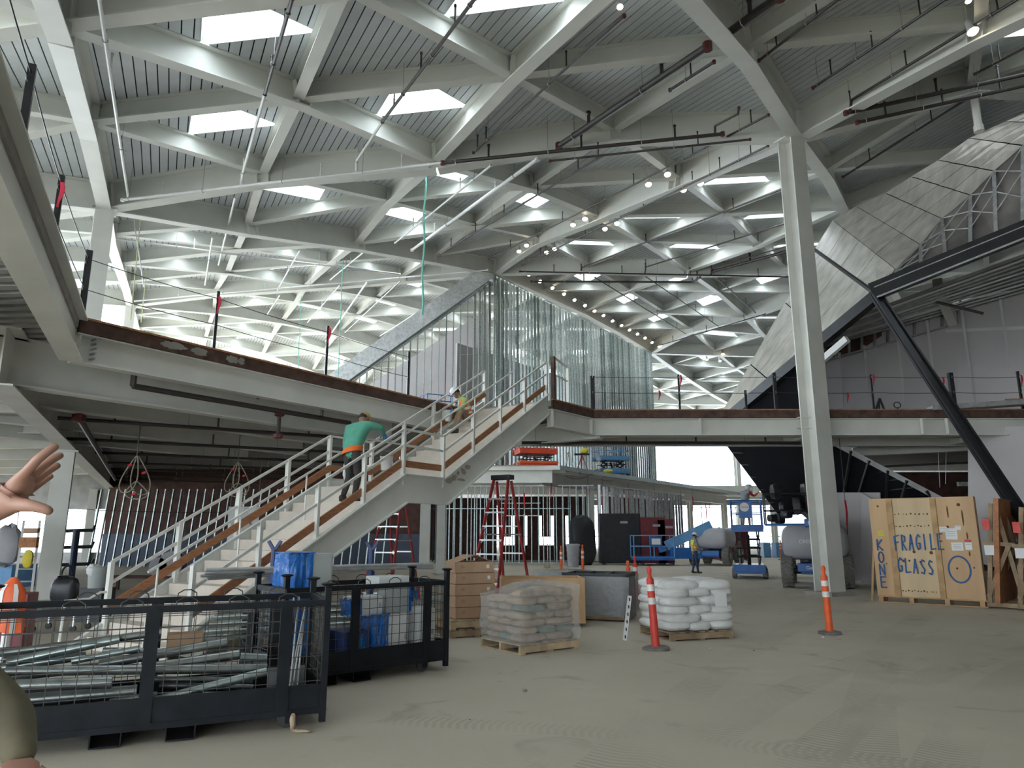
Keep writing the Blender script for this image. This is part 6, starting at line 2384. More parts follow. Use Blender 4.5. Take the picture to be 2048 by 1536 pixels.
# ------------------------------------------------------------------ scissor lifts
def scissor(label, P, rz, base_h=.45, deck_z=1.85, L=2.2, W=1.15, blue='lift_blue', rail_h=1.05, sign=False, name='scissor_lift', z0=0.0):
    t = thing(name, label, 'lift', (P[0], P[1], z0), rz)

    def B(nm, m, *boxes):
        mb = MB()
        for c, d in boxes:
            mb.box(c, d)
        return mb.build(nm, m, t, local=True, bevel=.008)

    B('chassis', blue, ((0, L / 2, .33), (W - .1, L, .30)), ((0, .02, .38), (W - .02, .06, .26)))
    for y in (.28, L - .28):
        for s_ in (-1, 1):
            w_ = MB().lathe((s_ * (W / 2 - .02), y, .20), [(.05, -.085), (.16, -.085), (.20, -.06), (.20, .06), (.16, .085), (.05, .085)], 18, (1, 0, 0)).build('wheel', 'rubber_grey', t, True, local=True)
            MB().lathe((s_ * (W / 2 + .06), y, .20), [(.10, -.01), (.10, .012), (.03, .02)], 12, (s_, 0, 0)).build('hub', 'lift_grey', w_, True, local=True)
    h = deck_z - .08 - .48
    nx = max(2, int(h / .26))
    for k in range(nx):
        a, b = .48 + h * k / nx, .48 + h * (k + 1) / nx
        for x in (-W * .3, W * .3):
            mb = MB()
            mb.bar((x, .15, a), (x, L - .15, b), .05, .08)
            mb.bar((x + .06, L - .15, a), (x + .06, .15, b), .05, .08)
            mb.build('scissor_arm', 'black_steel', t, local=True)
        for y in (.15, L - .15):
            MB().cyl((-W * .38, y, b), (W * .38, y, b), .03, n=8).build('pivot_tube', 'black_steel', t, local=True)
    mb = MB()
    mb.cyl((0, .5, .5), (0, L * .6, deck_z - .25), .07, n=10)
    mb.build('ram', 'dark_pipe', t, True, local=True)
    B('platform', blue, ((0, L / 2, deck_z - .06), (W, L + .1, .12)))
    B('toe_board', blue, ((0, -.03, deck_z + .07), (W, .03, .15)), ((0, L + .03, deck_z + .07), (W, .03, .15)), ((-W / 2, L / 2, deck_z + .07), (.03, L, .15)), ((W / 2, L / 2, deck_z + .07), (.03, L, .15)))
    for x in (-W / 2 + .02, W / 2 - .02):
        for k in range(4):
            y = .0 + L * k / 3
            MB().cyl((x, y, deck_z), (x, y, deck_z + rail_h), .02, n=8).build('rail_post', blue, t, local=True)
        for zz in (rail_h, rail_h * .55):
            MB().cyl((x, 0, deck_z + zz), (x, L, deck_z + zz), .02, n=8).build('guard_rail', blue, t, local=True)
    for y in (0, L):
        for zz in (rail_h, rail_h * .55):
            MB().cyl((-W / 2, y, deck_z + zz), (W / 2, y, deck_z + zz), .02, n=8).build('guard_rail', blue, t, local=True)
        for x in (-.2, .2):
            MB().cyl((x, y, deck_z), (x, y, deck_z + rail_h), .018, n=8).build('rail_post', blue, t, local=True)
    if sign:
        B('document_panel', blue, ((-.02, -.05, deck_z + .70), (.48, .03, .62)))
        MB().lathe((-.05, -.066, deck_z + .80), [(.17, 0), (.17, .004)], 20, (0, -1, 0)).build('oval_sign', 'paper', t, local=True)
    return t


sl = ground(1501, 1158)
lift1 = scissor('blue scissor lift carrying the welder under the pod', sl, -.31, deck_z=1.82, W=1.15, sign=True)
_m = wm(lift1)
text('Genie', .12, _m @ V3((-.20, -.075, 1.82 + .765)), _m.to_3x3() @ V3((1, 0, 0)), (0, 0, 1), 'lift_red', 'sign_lettering', lift1)
wg_ = V3((sl.x + .16, sl.y + .55, 1.84))
J = standing(wg_, (.6, .5, 0), .95)
up_fix = {'chest': V3((.06, .05, -.02)), 'neck': V3((.10, .08, -.04)), 'head': V3((.13, .1, -.05))}
for k, v in up_fix.items():
    J[k] = J[k] + v
for sd in 'lr':
    J['elbow_' + sd] = J['shoulder_' + sd] + V3((.20, .0, -.16))
    J['wrist_' + sd] = J['elbow_' + sd] + V3((.18, .02, .12))


def welder_parts(t, J, f, x, s_):
    vest('vest_lime', 'vest_orange')(t, J, f, x, s_)
    hc = J['head'] + V3((.02, 0, .05))
    MB().blob(hc + V3((.03, -.02, 0)), (.26, .28, .32), .5, 14, 8, .7).build('welding_hood', 'mezz_deck', t, True)


person('welder in a grey hood and lime vest standing on the scissor lift', J, ('shirt_grey', 'ladder_red', 'trousers_tan', 'skin'), welder_parts, .95, 'lumber_old', helmet=None, face=(.8, .3, 0), base=wg_)
gp = J['wrist_r'] + V3((.16, -.05, .02))
tl = thing('welding_torch', 'glowing welding torch in the hands of the welder', 'torch', gp)
MB().cyl(J['wrist_r'], gp, .012, n=6).build('nozzle', 'black_steel', tl)
MB().blob(gp + V3((.02, -.02, .02)), (.10, .10, .10), 0, 10, 6, 1).build('arc_glow', 'weld_glow', tl, True)

# red and blue lifts on the far upper deck
lift_r = scissor('red scissor lift folded low on the far upper deck', (1.55, 41.2), .25, deck_z=1.05, W=2.3, L=1.6, blue='lift_red', rail_h=.35, z0=Z2)
MB().box((1.55, 41.05, Z2 + .42), (2.35, .05, .12), .25).build('hazard_strip', 'safety_orange', lift_r)
scissor('pale blue scissor lift folded low on the far upper deck near the daylight', (6.7, 46.0), .3, deck_z=1.15, W=2.0, L=1.4, blue='lift_blue_pale', rail_h=.9, z0=Z2)
t = thing('saw_stand', 'yellow saw on a red tripod stand on the far upper deck', 'tool stand', (4.2, 42.8, Z2))
for dx, dy in ((-.35, -.2), (.35, -.2), (0, .35)):
    MB().cyl((4.2 + dx, 42.8 + dy, Z2), (4.2, 42.8, Z2 + 1.0), .03, n=6).build('leg', 'ladder_red', t)
MB().box((4.2, 42.8, Z2 + 1.05), (.9, .4, .08)).build('table', 'black_steel', t)
MB().blob((4.35, 42.75, Z2 + 1.25), (.5, .3, .34), 0, 12, 6, .7).build('saw_body', 'yellow', t, True)
t = thing('tool_stand', 'aluminium trestle beside the yellow saw on the far deck', 'trestle', (3.4, 42.4, Z2))
for s_ in (-1, 1):
    MB().cyl((3.4 + s_ * .3, 42.4, Z2), (3.4, 42.4, Z2 + 1.1), .03, n=6).build('leg', 'aluminium', t)
    MB().cyl((3.4 + s_ * .3, 42.9, Z2), (3.4, 42.9, Z2 + 1.1), .03, n=6).build('leg', 'aluminium', t)
MB().box((3.4, 42.65, Z2 + 1.12), (.12, .8, .06)).build('beam', 'yellow', t)
o = MB().blob((5.9, 44.0, Z2 + .14), (.55, .4, .28), 0, 12, 6, .8, jit=.1).build('yellow_tool_bag', 'yellow', None, True)
tag(o, 'yellow tool bag on the far deck edge beside the pale blue lift', 'bag')
o = MB().blob((5.35, 44.3, Z2 + .6), (.35, .35, 1.2), 0, 12, 6, .9, jit=.15).build('wrapped_bundle', 'film_clear', None, True)
tag(o, 'upright bundle wrapped in clear film left of the pale blue lift', 'bundle')
# blue work platform behind the gable studs
scissor('blue scissor lift behind the gable studs by the stair head', (-2.6, 27.6), .5, deck_z=1.2, W=1.6, L=1.2, blue='lift_blue', rail_h=.55, z0=Z2)


# ------------------------------------------------------------------ boom lifts
def tyre(mb, c, R, wd, n=22):
    mb.lathe(c, [(R * .5, -wd / 2), (R * .9, -wd / 2), (R, -wd * .36), (R, wd * .36), (R * .9, wd / 2), (R * .5, wd / 2)], n, (1, 0, 0))
    for k in range(n):
        an = 2 * math.pi * k / n
        d = V3((0, math.cos(an), math.sin(an)))
        tdir = V3((0, -math.sin(an), math.cos(an)))
        for s_ in (-1, 1):
            mb.box(V3(c) + d * (R + .01) + V3((s_ * wd * .25, 0, 0)), (wd * .46, .05, .035), R=Matrix((V3((1, 0, 0)), tdir, d)).transposed() @ Matrix.Rotation(s_ * .4, 3, 'Z'))


def boomlift(label, P, rz, body='lift_grey', base='lift_blue', R=.47, track=2.05, wb=2.3):
    t = thing('boom_lift', label, 'boom lift', (P[0], P[1], 0), rz)
    for y in (0, wb):
        for s_ in (-1, 1):
            mb = MB()
            tyre(mb, (s_ * (track / 2 - .17), y, R + .035), R, .36)
            w_ = mb.build('wheel', 'rubber_grey', t, local=True)
            MB().lathe((s_ * (track / 2 - .1), y, R + .035), [(R * .5, -.05), (R * .48, .1), (R * .2, .12), (.04, .14)], 14, (s_, 0, 0)).build('hub', 'lift_grey', w_, True, local=True)
        MB().cyl((-track / 2 + .2, y, R + .03), (track / 2 - .2, y, R + .03), .09, n=10).build('axle', 'black_steel', t, local=True)
    MB().box((0, wb / 2, .58), (.95, wb + .3, .34)).build('chassis', base, t, local=True, bevel=.02)
    MB().box((0, -.25, .62), (1.1, .25, .26)).build('bumper', base, t, local=True, bevel=.02)
    MB().lathe((0, wb / 2, .74), [(.5, 0), (.5, .12), (.42, .14)], 18).build('turntable', 'black_steel', t, True, local=True)
    mb = MB()
    mb.blob((0, wb * .30, 1.38), (1.95, 2.0, 1.08), n=32, m=14, e=.22)
    mb.build('counterweight_hood', body, t, True, local=True)
    return t


bl = ground(1637, 1176)
bl1 = boomlift('grey and blue boom lift parked behind the tall column', bl, -.40)
_m = wm(bl1)
MB().box((.25, .15, 1.98), (1.0, .9, .24)).build('boom_root', 'lift_blue', bl1, local=True, bevel=.03)
MB().box((-.05, -.31, 1.98), (.18, .012, .10)).build('white_label', 'paper', bl1, local=True)
text('CRESCO', .15, _m @ V3((-.45, -.325, 1.36)), _m.to_3x3() @ V3((1, 0, 0)), (0, 0, 1), 'paper', 'body_lettering', bl1)
text('Genie Z', .14, _m @ V3((-.30, -.39, .57)), _m.to_3x3() @ V3((1, 0, 0)), (0, 0, 1), 'paper', 'chassis_lettering', bl1)
mb = MB()
mb.bar((.1, .9, 1.9), (-.1, 3.2, 2.3), .28, .34)
mb.build('lower_boom', 'lift_blue', bl1, local=True)
mb = MB()
mb.bar((-.1, 3.2, 2.3), (-.5, 1.2, 2.7), .22, .26)
mb.build('upper_boom', 'black_steel', bl1, local=True)
pf_ = [(-1.5, .8), (.2, .8), (.2, 1.6), (-1.5, 1.6)]
for k in range(4):
    a, b = pf_[k], pf_[(k + 1) % 4]
    for zz in (1.95, 2.4, 2.95):
        MB().cyl((a[0], a[1], zz), (b[0], b[1], zz), .025, n=6).build('basket_rail', 'lift_blue' if zz < 2 else 'black_steel', bl1, local=True)
    MB().cyl((a[0], a[1], 1.95), (a[0], a[1], 2.95), .025, n=6).build('basket_post', 'black_steel', bl1, local=True)
MB().box((-.65, 1.2, 1.93), (1.7, .8, .06)).build('basket_floor', 'lift_blue', bl1, local=True)
for k in range(14):
    MB().blob((random.uniform(-1.3, .4), random.uniform(.9, 1.6), random.uniform(2.1, 3.1)), (random.uniform(.12, .35), .3, random.uniform(.2, .55)), random.random(), 10, 5, .3).build('hose_bundle' if k % 2 else 'control_box', 'black_steel' if k % 5 else 'tool_maroon', bl1, local=True)

b2 = at_y(1430, 1130, 38.0)
b2.z = 0
bl2 = boomlift('pale blue boom lift with its basket lowered to the floor', V3((b2.x - .2, b2.y, 0)), -.55, 'lift_grey', 'lift_blue', .46)
ba, bb = at_y(1332, 1092, 38.2), at_y(1422, 1050, 38.0)
MB().bar(ba, bb, .30, .48).build('boom', 'lift_blue_pale', bl2)
MB().bar(ba - V3((0, 0, .1)), at_y(1318, 1100, 38.3), .2, .3).build('jib', 'lift_blue', bl2)
x0, x1 = at_y(1266, 1120, 38).x, at_y(1346, 1120, 38).x
zb = .42
for zz in (.0, .55, 1.1):
    for y in (37.6, 38.6):
        MB().cyl((x0, y, zb + zz), (x1, y, zb + zz), .03, n=6).build('basket_rail', 'lift_blue_pale', bl2)
    for x in (x0, x1):
        MB().cyl((x, 37.6, zb + zz), (x, 38.6, zb + zz), .03, n=6).build('basket_rail', 'lift_blue_pale', bl2)
for x in (x0, x0 + (x1 - x0) * .5, x1):
    for y in (37.6, 38.6):
        MB().cyl((x, y, zb), (x, y, zb + 1.1), .03, n=6).build('basket_post', 'lift_blue_pale', bl2)
MB().box(((x0 + x1) / 2, 38.1, zb - .05), (x1 - x0, 1.05, .2)).build('basket_floor', 'lift_blue', bl2, bevel=.02)
MB().box((x0 + .55 * (x1 - x0), 37.55, zb + .8), (.62, .06, .5)).build('control_panel', 'lift_blue', bl2)
MB().box((x0 + .55 * (x1 - x0), 37.51, zb + .8), (.45, .02, .3)).build('document_box', 'paper', bl2)
cb_ = at_y(1376, 1110, 37.6)
MB().box((cb_.x, 38.3, .62), (1.6, .9, .55)).build('engine_box', 'lift_blue', bl2, bevel=.03)
text('4x4', .22, (cb_.x + .35, 37.83, .62), (1, 0, 0), (0, 0, 1), 'paper', 'chassis_lettering', bl2)


# ------------------------------------------------------------------ step ladders
def ladder(label, top, rz, h, wf=.40, wt=.20, spread=1.55, z0=0.0):
    t = thing('step_ladder', label, 'ladder', (top.x, top.y, z0), rz)
    f0, r0 = -spread * .55, spread * .45
    for s_ in (-1, 1):
        MB().bar((s_ * wf, f0, 0), (s_ * wt, -.06, h - .05), .03, .085, up=(0, 1, 0)).build('front_rail', 'ladder_red', t, local=True)
        MB().bar((s_ * wf * .95, r0, 0), (s_ * wt, .06, h - .08), .03, .075, up=(0, 1, 0)).build('rear_rail', 'ladder_red', t, local=True)
        MB().bar((s_ * (wf + wt) / 2, f0 * .45, h * .56), (s_ * (wf + wt) / 2, r0 * .45, h * .56), .012, .03).build('spreader', 'aluminium', t, local=True)
    n = int(h / .305)
    for k in range(1, n):
        q = k * .305 / h
        w_ = wf + (wt - wf) * q
        y = f0 + (-.06 - f0) * q
        MB().box((0, y, k * .305), (2 * w_, .085, .03)).build('tread', 'aluminium', t, local=True)
        for s_ in (-1, 1):
            MB().bar((s_ * w_ * .72, y, k * .305), (s_ * w_, y, k * .305 - .07), .012, .02).build('tread_brace', 'aluminium', t, local=True)
        if k % 2 == 0:
            yr = r0 + (.06 - r0) * q
            MB().box((0, yr, k * .305), (2 * w_, .02, .03)).build('rear_bar', 'aluminium', t, local=True)
    MB().box((0, 0, h), (2 * wt + .1, .24, .11)).build('top_cap', 'black_steel', t, local=True, bevel=.01)
    return t


lt = at_y(1005, 955, 16.6)
ladder('tall red fibreglass stepladder behind the cardboard boxes', lt, -math.radians(33), lt.z)
lt2 = at_y(792, 985, 18.0)
ladder('red fibreglass stepladder half hidden by the stair stringer', lt2, math.radians(-20), lt2.z)

# ------------------------------------------------------------------ visitor at the left edge
VX = V3((-1.62, 1.75, 0))
J = {}
for sd, q in (('l', 1), ('r', -1)):
    J['ankle_' + sd] = VX + V3((0, q * .12, .09))
    J['knee_' + sd] = VX + V3((.03, q * .11, .50))
    J['hip_' + sd] = VX + V3((0, q * .10, .92))
J['pelvis'] = VX + V3((0, 0, .98))
J['waist'] = VX + V3((0, 0, 1.14))
J['chest'] = VX + V3((.03, 0, 1.36))
J['neck'] = VX + V3((.05, 0, 1.53))
J['head'] = VX + V3((.08, 0, 1.62))
J['shoulder_r'] = VX + V3((.10, -.18, 1.47))
J['shoulder_l'] = VX + V3((.08, .18, 1.45))
Wr = at_y(-24, 1026, 1.50)
J['elbow_r'] = V3((-1.30, 1.38, 1.60))
J['wrist_r'] = Wr
J['elbow_l'] = at_y(28, 1425, 1.92)
J['wrist_l'] = at_y(40, 1520, 1.70)
visitor = person('visitor at the left edge, only a raised hand and an olive sleeve in view', J, ('jacket_olive', 'jacket_olive', 'trousers_tan', 'skin'), None, 1.0, 'skin', helmet='hard', face=(1, .3, 0), hands={'R': 1, 'l': (V3((.3, -.4, -.9)), V3((.6, -.6, .2)))})


def P_(px, py, Y):
    return at_y(px, py, Y)


# raised hand: one skinned mesh, palm and five fingers
HV = [(Wr - V3((.07, .0, .03)), .030), (Wr, .027), (P_(18, 1000, 1.49), (.030, .026)), (P_(42, 968, 1.49), (.033, .022))]
HE = [(0, 1), (1, 2), (2, 3)]
fing = [[(P_(50, 947, 1.455), .0110), (P_(78, 916, 1.44), .0100), (P_(102, 898, 1.45), .0090), (P_(118, 890, 1.46), .0078)],
        [(P_(58, 956, 1.485), .0112), (P_(88, 930, 1.48), .0102), (P_(112, 914, 1.49), .009), (P_(128, 908, 1.50), .0078)],
        [(P_(61, 968, 1.515), .0108), (P_(88, 947, 1.52), .0098), (P_(108, 934, 1.53), .0085), (P_(121, 928, 1.54), .0075)],
        [(P_(58, 982, 1.54), .0098), (P_(80, 966, 1.555), .0085), (P_(96, 955, 1.565), .0075), (P_(107, 949, 1.57), .0068)]]
for fg2 in fing:
    prev = 3
    for pr2 in fg2:
        HV.append(pr2)
        HE.append((prev, len(HV) - 1))
        prev = len(HV) - 1
prev = 2
for pr2 in ((P_(34, 1008, 1.465), .016), (P_(66, 1012, 1.45), .0125), (P_(90, 1018, 1.45), .0105), (P_(106, 1026, 1.455), .009)):
    HV.append(pr2)
    HE.append((prev, len(HV) - 1))
    prev = len(HV) - 1
skin_mesh('raised_hand', HV, HE, ['skin'], [0] * len(HE), visitor)
cf = MB()
cf.tube([J['elbow_r'].lerp(Wr, .75), J['elbow_r'].lerp(Wr, .93)], .048, 14, .046)
cf.build('cuff', 'jacket_olive', visitor, True)

# ------------------------------------------------------------------ ropes and hoses
def rope(label, pts, r, m, name='rope', frayed=False):
    mb = MB()
    mb.tube(pts, r, 6)
    t = mb.build(name, m, None, True)
    return tag(t, label, 'rope')


def hang(px0, py0, px1, py1, Y, wob=0.05, n=14):
    if Y is None:
        a = roof_pt(px0, py0, -.5)
        Y = a.y
    else:
        a = at_y(px0, py0, Y)
    b = at_y(px1, py1, Y)
    return [a.lerp(b, k / n) + V3((wob * math.sin(k * 1.1), 0, 0)) for k in range(n + 1)]


rope('thick green rope hanging in the middle of the hall with a frayed pale end', hang(851, 348, 844, 630, None, .03), .035, 'rope_teal')
for k in range(4):
    rope(ORD[k] + ' pale frayed strand at the end of the thick green rope', hang(842 + k, 618, 838 + 2.5 * k, 646, roof_pt(851, 348, -.5).y, .01, 4), .012, 'paper')
rope('thin green rope hanging right of the far left walkway post', hang(687, 496, 676, 758, None, .01), .022, 'rope_teal')
rope('thin pale green rope hanging left of the other thin one', hang(603, 575, 596, 740, None, .01), .022, 'rope_teal')
rope('yellowish rope hanging beside the left roof column, nearest one', hang(284, 410, 261, 640, None, .0), .022, 'rope_yellow')
rope('yellowish rope hanging a little right of the nearest yellowish one', hang(296, 520, 282, 645, None, .0), .022, 'rope_yellow')
rope('whitish slack cord behind the yellowish ropes', hang(266, 430, 288, 575, None, .0), .022, 'white_pipe')


def loops(label, px, py, Y, s_, m='rope_tan'):
    P = at_y(px, py, Y)
    t = thing('hose_coil', label, 'hose', P)
    for k, (dx, w_, h_, rot) in enumerate(((-.22, .30, .95, .25), (.20, .36, 1.0, -.22), (.06, .40, .45, 0))):
        pts = []
        for i in range(21):
            an = 2 * math.pi * i / 20
            lx = w_ * math.sin(an) * (0.25 + .75 * (1 - math.cos(an)) / 2) * s_
            lz = -h_ * (1 - math.cos(an)) / 2 * s_
            pts.append(P + V3((dx * s_ * (1 - math.cos(an)) / 2 + lx, .05 * k, lz - (.65 * s_ if k == 2 else 0))))
        MB().tube(pts, .016, 6).build('loop', m, t, True)
    for dx, dz in ((-.18, -.25), (.2, -.45), (.0, -1.0)):
        MB().cyl(P + V3((dx * s_, -.04, dz * s_)), P + V3((dx * s_ + .1, -.04, dz * s_ + .03)), .03, n=6).build('red_clamp', 'flag_red', t)
    MB().cyl(P, (P.x, P.y, Z2 - .2), .015, n=5).build('hook', 'dark_pipe', t)
    return t


loops('coiled hose hanging under the mezzanine left of the stair', 274, 912, 18.5, 1.0)
loops('second coiled hose hanging nearer the stair rail', 476, 925, 22.0, .95)
for px, py, Y, ln, lb in ((174, 795, 16.0, .5, 'red ribbon under the girder at left'), (1048, 985, 40.5, 1.2, 'faint red ribbon right of the tall ladder'), (1102, 965, 40, .9, 'red ribbon on a wire under the deck corner'), (1176, 975, 42.5, .8, 'red ribbon just left of the deck column'), (1205, 980, 44, .9, 'red ribbon just right of the deck column'), (1257, 980, 47.5, .8, 'red ribbon under the deck between two columns'),
                          (1309, 983, 51, 1.0, 'red ribbon beside the second deck column'), (1385, 993, 58, 1.2, 'red ribbon beside the third deck column'), (1411, 1005, 62, 2.2, 'long red ribbon left of the scissor lift'), (1418, 1003, 62.5, 1.0, 'short red ribbon left of the scissor lift'), (1362, 990, 56, 1.1, 'red ribbon left of the third deck column'), (1690, 1000, 23.2, 1.1, 'dark red strap hanging on the drywall behind the column')):
    Pr = at_y(px, py, Y)
    o = ribbon(Pr, ln, None, .09 if Y > 30 else .07)
    tag(o, lb, 'ribbon')
    MB().cyl(Pr - V3((0, 0, .05)), (Pr.x, Pr.y, Z2 - .10), .01, n=4).build('string', 'dark_pipe', o)
for k, (x0, y0, x1, y1, Y, lb) in enumerate(((1128, 950, 1182, 948, 41.0, 'thin wire sagging under the far deck'), (140, 1017, 700, 1012, 36.72, 'thin dark cable sagging across the back stud wall'), (1875, 880, 1880, 975, 26.0, 'thin pale wire dangling in the dark recess, left'), (1893, 880, 1891, 968, 26.0, 'thin pale wire dangling in the dark recess, right'))):
    a, b = at_y(x0, y0, Y), at_y(x1, y1, Y)
    mb = MB()
    n = 12
    mb.tube([a.lerp(b, i / n) - V3((0, 0, .25 * 4 * (i / n) * (1 - i / n) if abs(x1 - x0) > 20 else 0)) for i in range(n + 1)], .012, 5)
    tag(mb.build('wire', 'black_steel' if k < 2 else 'paper', None), lb, 'wire')

# ------------------------------------------------------------------ clutter at the left under the mezzanine
def ladder2(label, px0, px1, ytop, ybot, Y):
    a0, b0 = at_y(px0 + 18, ytop, Y + .5), at_y(px0, ybot, Y)
    a1, b1 = at_y(px1 + 14, ytop, Y + .5), at_y(px1, ybot, Y)
    t = thing('extension_ladder', label, 'ladder', (b0.x, b0.y, 0))
    b0.z = b1.z = 0.02
    MB().bar(b0, a0, .05, .08).build('rail', 'paper', t)
    MB().bar(b1, a1, .05, .08).build('rail', 'paper', t)
    for k in range(1, 7):
        MB().cyl(b0.lerp(a0, k / 7), b1.lerp(a1, k / 7), .02, n=6).build('rung', 'aluminium', t)


ladder2('white ladder leaning by the left column with a yellow bag on it', 30, 66, 1042, 1165, 17.0)
P = at_y(56, 1118, 17.15)
o = MB().blob(P, (.22, .12, .40), .1, 12, 7, .6, jit=.06).build('yellow_bag', 'yellow', None, True)
tag(o, 'yellow bag hanging on the white ladder at left', 'bag')
P = at_y(58, 1085, 16.9)
o = MB().box(P, (.38, .12, .24), .1).build('tied_board', 'wood_edge')
tag(o, 'brown board tied to the white ladder above the yellow bag', 'board')
P = at_y(64, 1061, 16.9)
o = MB().box(P, (.30, .12, .10), .1).build('tan_carton', 'cardboard')
tag(o, 'small tan carton resting high on the white ladder', 'carton')
P = at_y(-5, 1125, 18.6)
t = thing('work_table', 'table under a blue tarpaulin at the far left', 'table', (P.x, P.y, 0))
MB().box((P.x - .3, P.y, .86), (2.0, .9, .06)).build('top', 'lumber_old', t)
MB().box((P.x - .3, P.y - .02, .62), (2.06, .96, .56)).build('tarpaulin', 'lift_blue_pale', t)
for dx in (-1.1, .55):
    for dy in (-.35, .35):
        MB().box((P.x - .3 + dx, P.y + dy, .42), (.07, .07, .84)).build('leg', 'lumber_old', t)
P = at_y(18, 1080, 18)
P.z = 1.38
o = MB().blob(P, (.55, .4, 1.0), .2, 12, 8, .8, jit=.12).build('grey_machine_cover', 'lift_grey', None, True)
tag(o, 'grey bagged machine behind the blue table at far left', 'machine')
# green pipe-threading stand
P = at_y(145, 1130, 20)
t = thing('threading_stand', 'dark green valve stand with black arms left of the stair', 'stand', (P.x, P.y, 0))
MB().cyl((P.x, P.y, 0), (P.x, P.y, 1.75), .09, n=10).build('post', 'blue_dark_plastic', t)
for zz, ln in ((1.72, .42), (1.28, .45), (.82, .5)):
    MB().cyl((P.x - ln, P.y, zz), (P.x + ln, P.y, zz + .03), .045, n=8).build('arm', 'black_steel', t)
    for s_ in (-1, 1):
        MB().cyl((P.x + s_ * ln, P.y, zz - .02), (P.x + s_ * (ln + .06), P.y, zz + .16), .03, n=6).build('arm_hook', 'black_steel', t)
for k in range(3):
    an = k * 2.1
    MB().cyl((P.x, P.y, .3), (P.x + .5 * math.cos(an), P.y + .5 * math.sin(an), 0), .035, n=6).build('leg', 'black_steel', t)
# cable reels
for k, (px, py, r) in enumerate(((348, 1112, .36), (322, 1120, .27))):
    P = at_y(px, py, 22)
    P.z = r + .42
    t = thing('cable_reel', ('larger', 'smaller')[k] + ' grey cable reel on the bench behind the stair rail', 'reel', (P.x, P.y, .42))
    for y in (-.16, .16):
        MB().lathe(P + V3((0, y, 0)), [(.03, -.015), (r, -.015), (r, .015), (.03, .015)], 24, (0, 1, 0)).build('flange', 'lift_grey', t, True)
    MB().cyl(P + V3((0, -.15, 0)), P + V3((0, .15, 0)), r * .72, n=20).build('cable_winding', 'black_steel', t, True)
t = thing('low_bench', 'low dark bench under the cable reels behind the stair', 'bench', (at_y(330, 1130, 22).x, 22, 0))
bx_ = at_y(330, 1130, 22).x
MB().box((bx_, 22, .39), (3.4, .7, .06)).build('top', 'brown_sheet', t)
for dx in (-1.5, 1.5):
    for dy in (-.28, .28):
        MB().box((bx_ + dx, 22 + dy, .18), (.08, .08, .36)).build('leg', 'brown_sheet', t)
# peach drawing sheet hung behind the stair
P = at_y(486, 1050, 26)
t = thing('hung_sheet', 'creased white and peach plastic sheet hanging behind the stair rail', 'sheet', P)
vs, fs, n = [], [], 8
for i in range(n + 1):
    for k in range(n + 1):
        vs.append(P + V3((-.55 + 1.1 * i / n, .05 * math.sin(i * 1.9 + k * .7), -.65 + 1.3 * k / n)))
for i in range(n):
    for k in range(n):
        a = i * (n + 1) + k
        fs.append((a, a + 1, a + n + 2, a + n + 1))
MB().add(vs, fs).build('sheet', 'paper', t, True)
MB().blob(P + V3((.05, -.07, -.12)), (.6, .02, .6), 0, 12, 6, .9, jit=.15).build('peach_patch', 'tread', t, True)
for dx in (-.5, .5):
    MB().cyl(P + V3((dx, 0, .65)), (P.x + dx, P.y, Z2 - .2), .006, n=4).build('string', 'rope_tan', t)
# black backpack and clutter behind the near cart
P = ground(120, 1262)
t = thing('tool_bag', 'black tool bag on a low dolly behind the near cart at left', 'bag', (P.x, P.y, 0))
MB().blob((P.x, P.y, .68), (.42, .28, .50), .2, 14, 8, .5, jit=.10).build('bag', 'black_steel', t, True)
MB().ring((P.x, P.y, .95), (1, 0, 0), .16, .018, 14, 6, 0, math.pi).build('handle', 'black_steel', t)
MB().box((P.x, P.y, .36), (.9, .6, .05)).build('dolly_deck', 'lift_grey', t)
for dx in (-.35, .35):
    for dy in (-.22, .22):
        MB().cyl((P.x + dx, P.y + dy, .06), (P.x + dx, P.y + dy, .34), .02, n=6).build('dolly_leg', 'aluminium', t)
        MB().lathe((P.x + dx, P.y + dy - .02, .06), [(.02, 0), (.055, .004), (.055, .036), (.02, .04)], 12, (0, 1, 0)).build('dolly_wheel', 'rubber', t, True)
P = at_y(198, 1135, 14.6)
t = thing('bucket', 'pale ribbed bucket with a bag in it left of the stair foot', 'bucket', (P.x, P.y, .62))
MB().lathe((P.x, P.y, .62), [(.16, 0), (.19, .38), (.2, .40), (.19, .39), (.15, .03)], 18).build('pail', 'enclosure', t, True)
MB().blob((P.x - .05, P.y - .1, .95), (.24, .2, .26), .2, 12, 7, .9, jit=.15).build('plastic_bag', 'bucket_white', t, True)
MB().box((P.x, P.y, .31), (.5, .5, .62)).build('crate_below', 'black_steel', t)
# orange vest over a maroon case at the left edge
P = at_y(20, 1215, 7.6)
t = thing('safety_vest', 'orange safety vest draped over a post at the left edge', 'vest', (P.x, P.y, 0))
vs, fs, n, m2 = [], [], 18, 8
for k in range(m2 + 1):
    v = k / m2
    rr = .10 + .05 * v - .05 * max(0, v - .8) / .2 * 0
    for i in range(n):
        an = 2 * math.pi * i / n
        fold = 1 + .10 * math.sin(i * 2.1 + v * 3) * v
        sh = min(1.0, .25 + v * 3.2)
        vs.append((P.x + math.cos(an) * rr * 1.15 * sh * fold, P.y + math.sin(an) * rr * .75 * sh * fold, P.z + .30 - .52 * v + (.03 * math.sin(an * 2) if k == m2 else 0)))
for k in range(m2):
    for i in range(n):
        fs.append((k * n + i, k * n + (i + 1) % n, (k + 1) * n + (i + 1) % n, (k + 1) * n + i))
MB().add(vs, fs).build('vest_cloth', 'safety_orange', t, True)
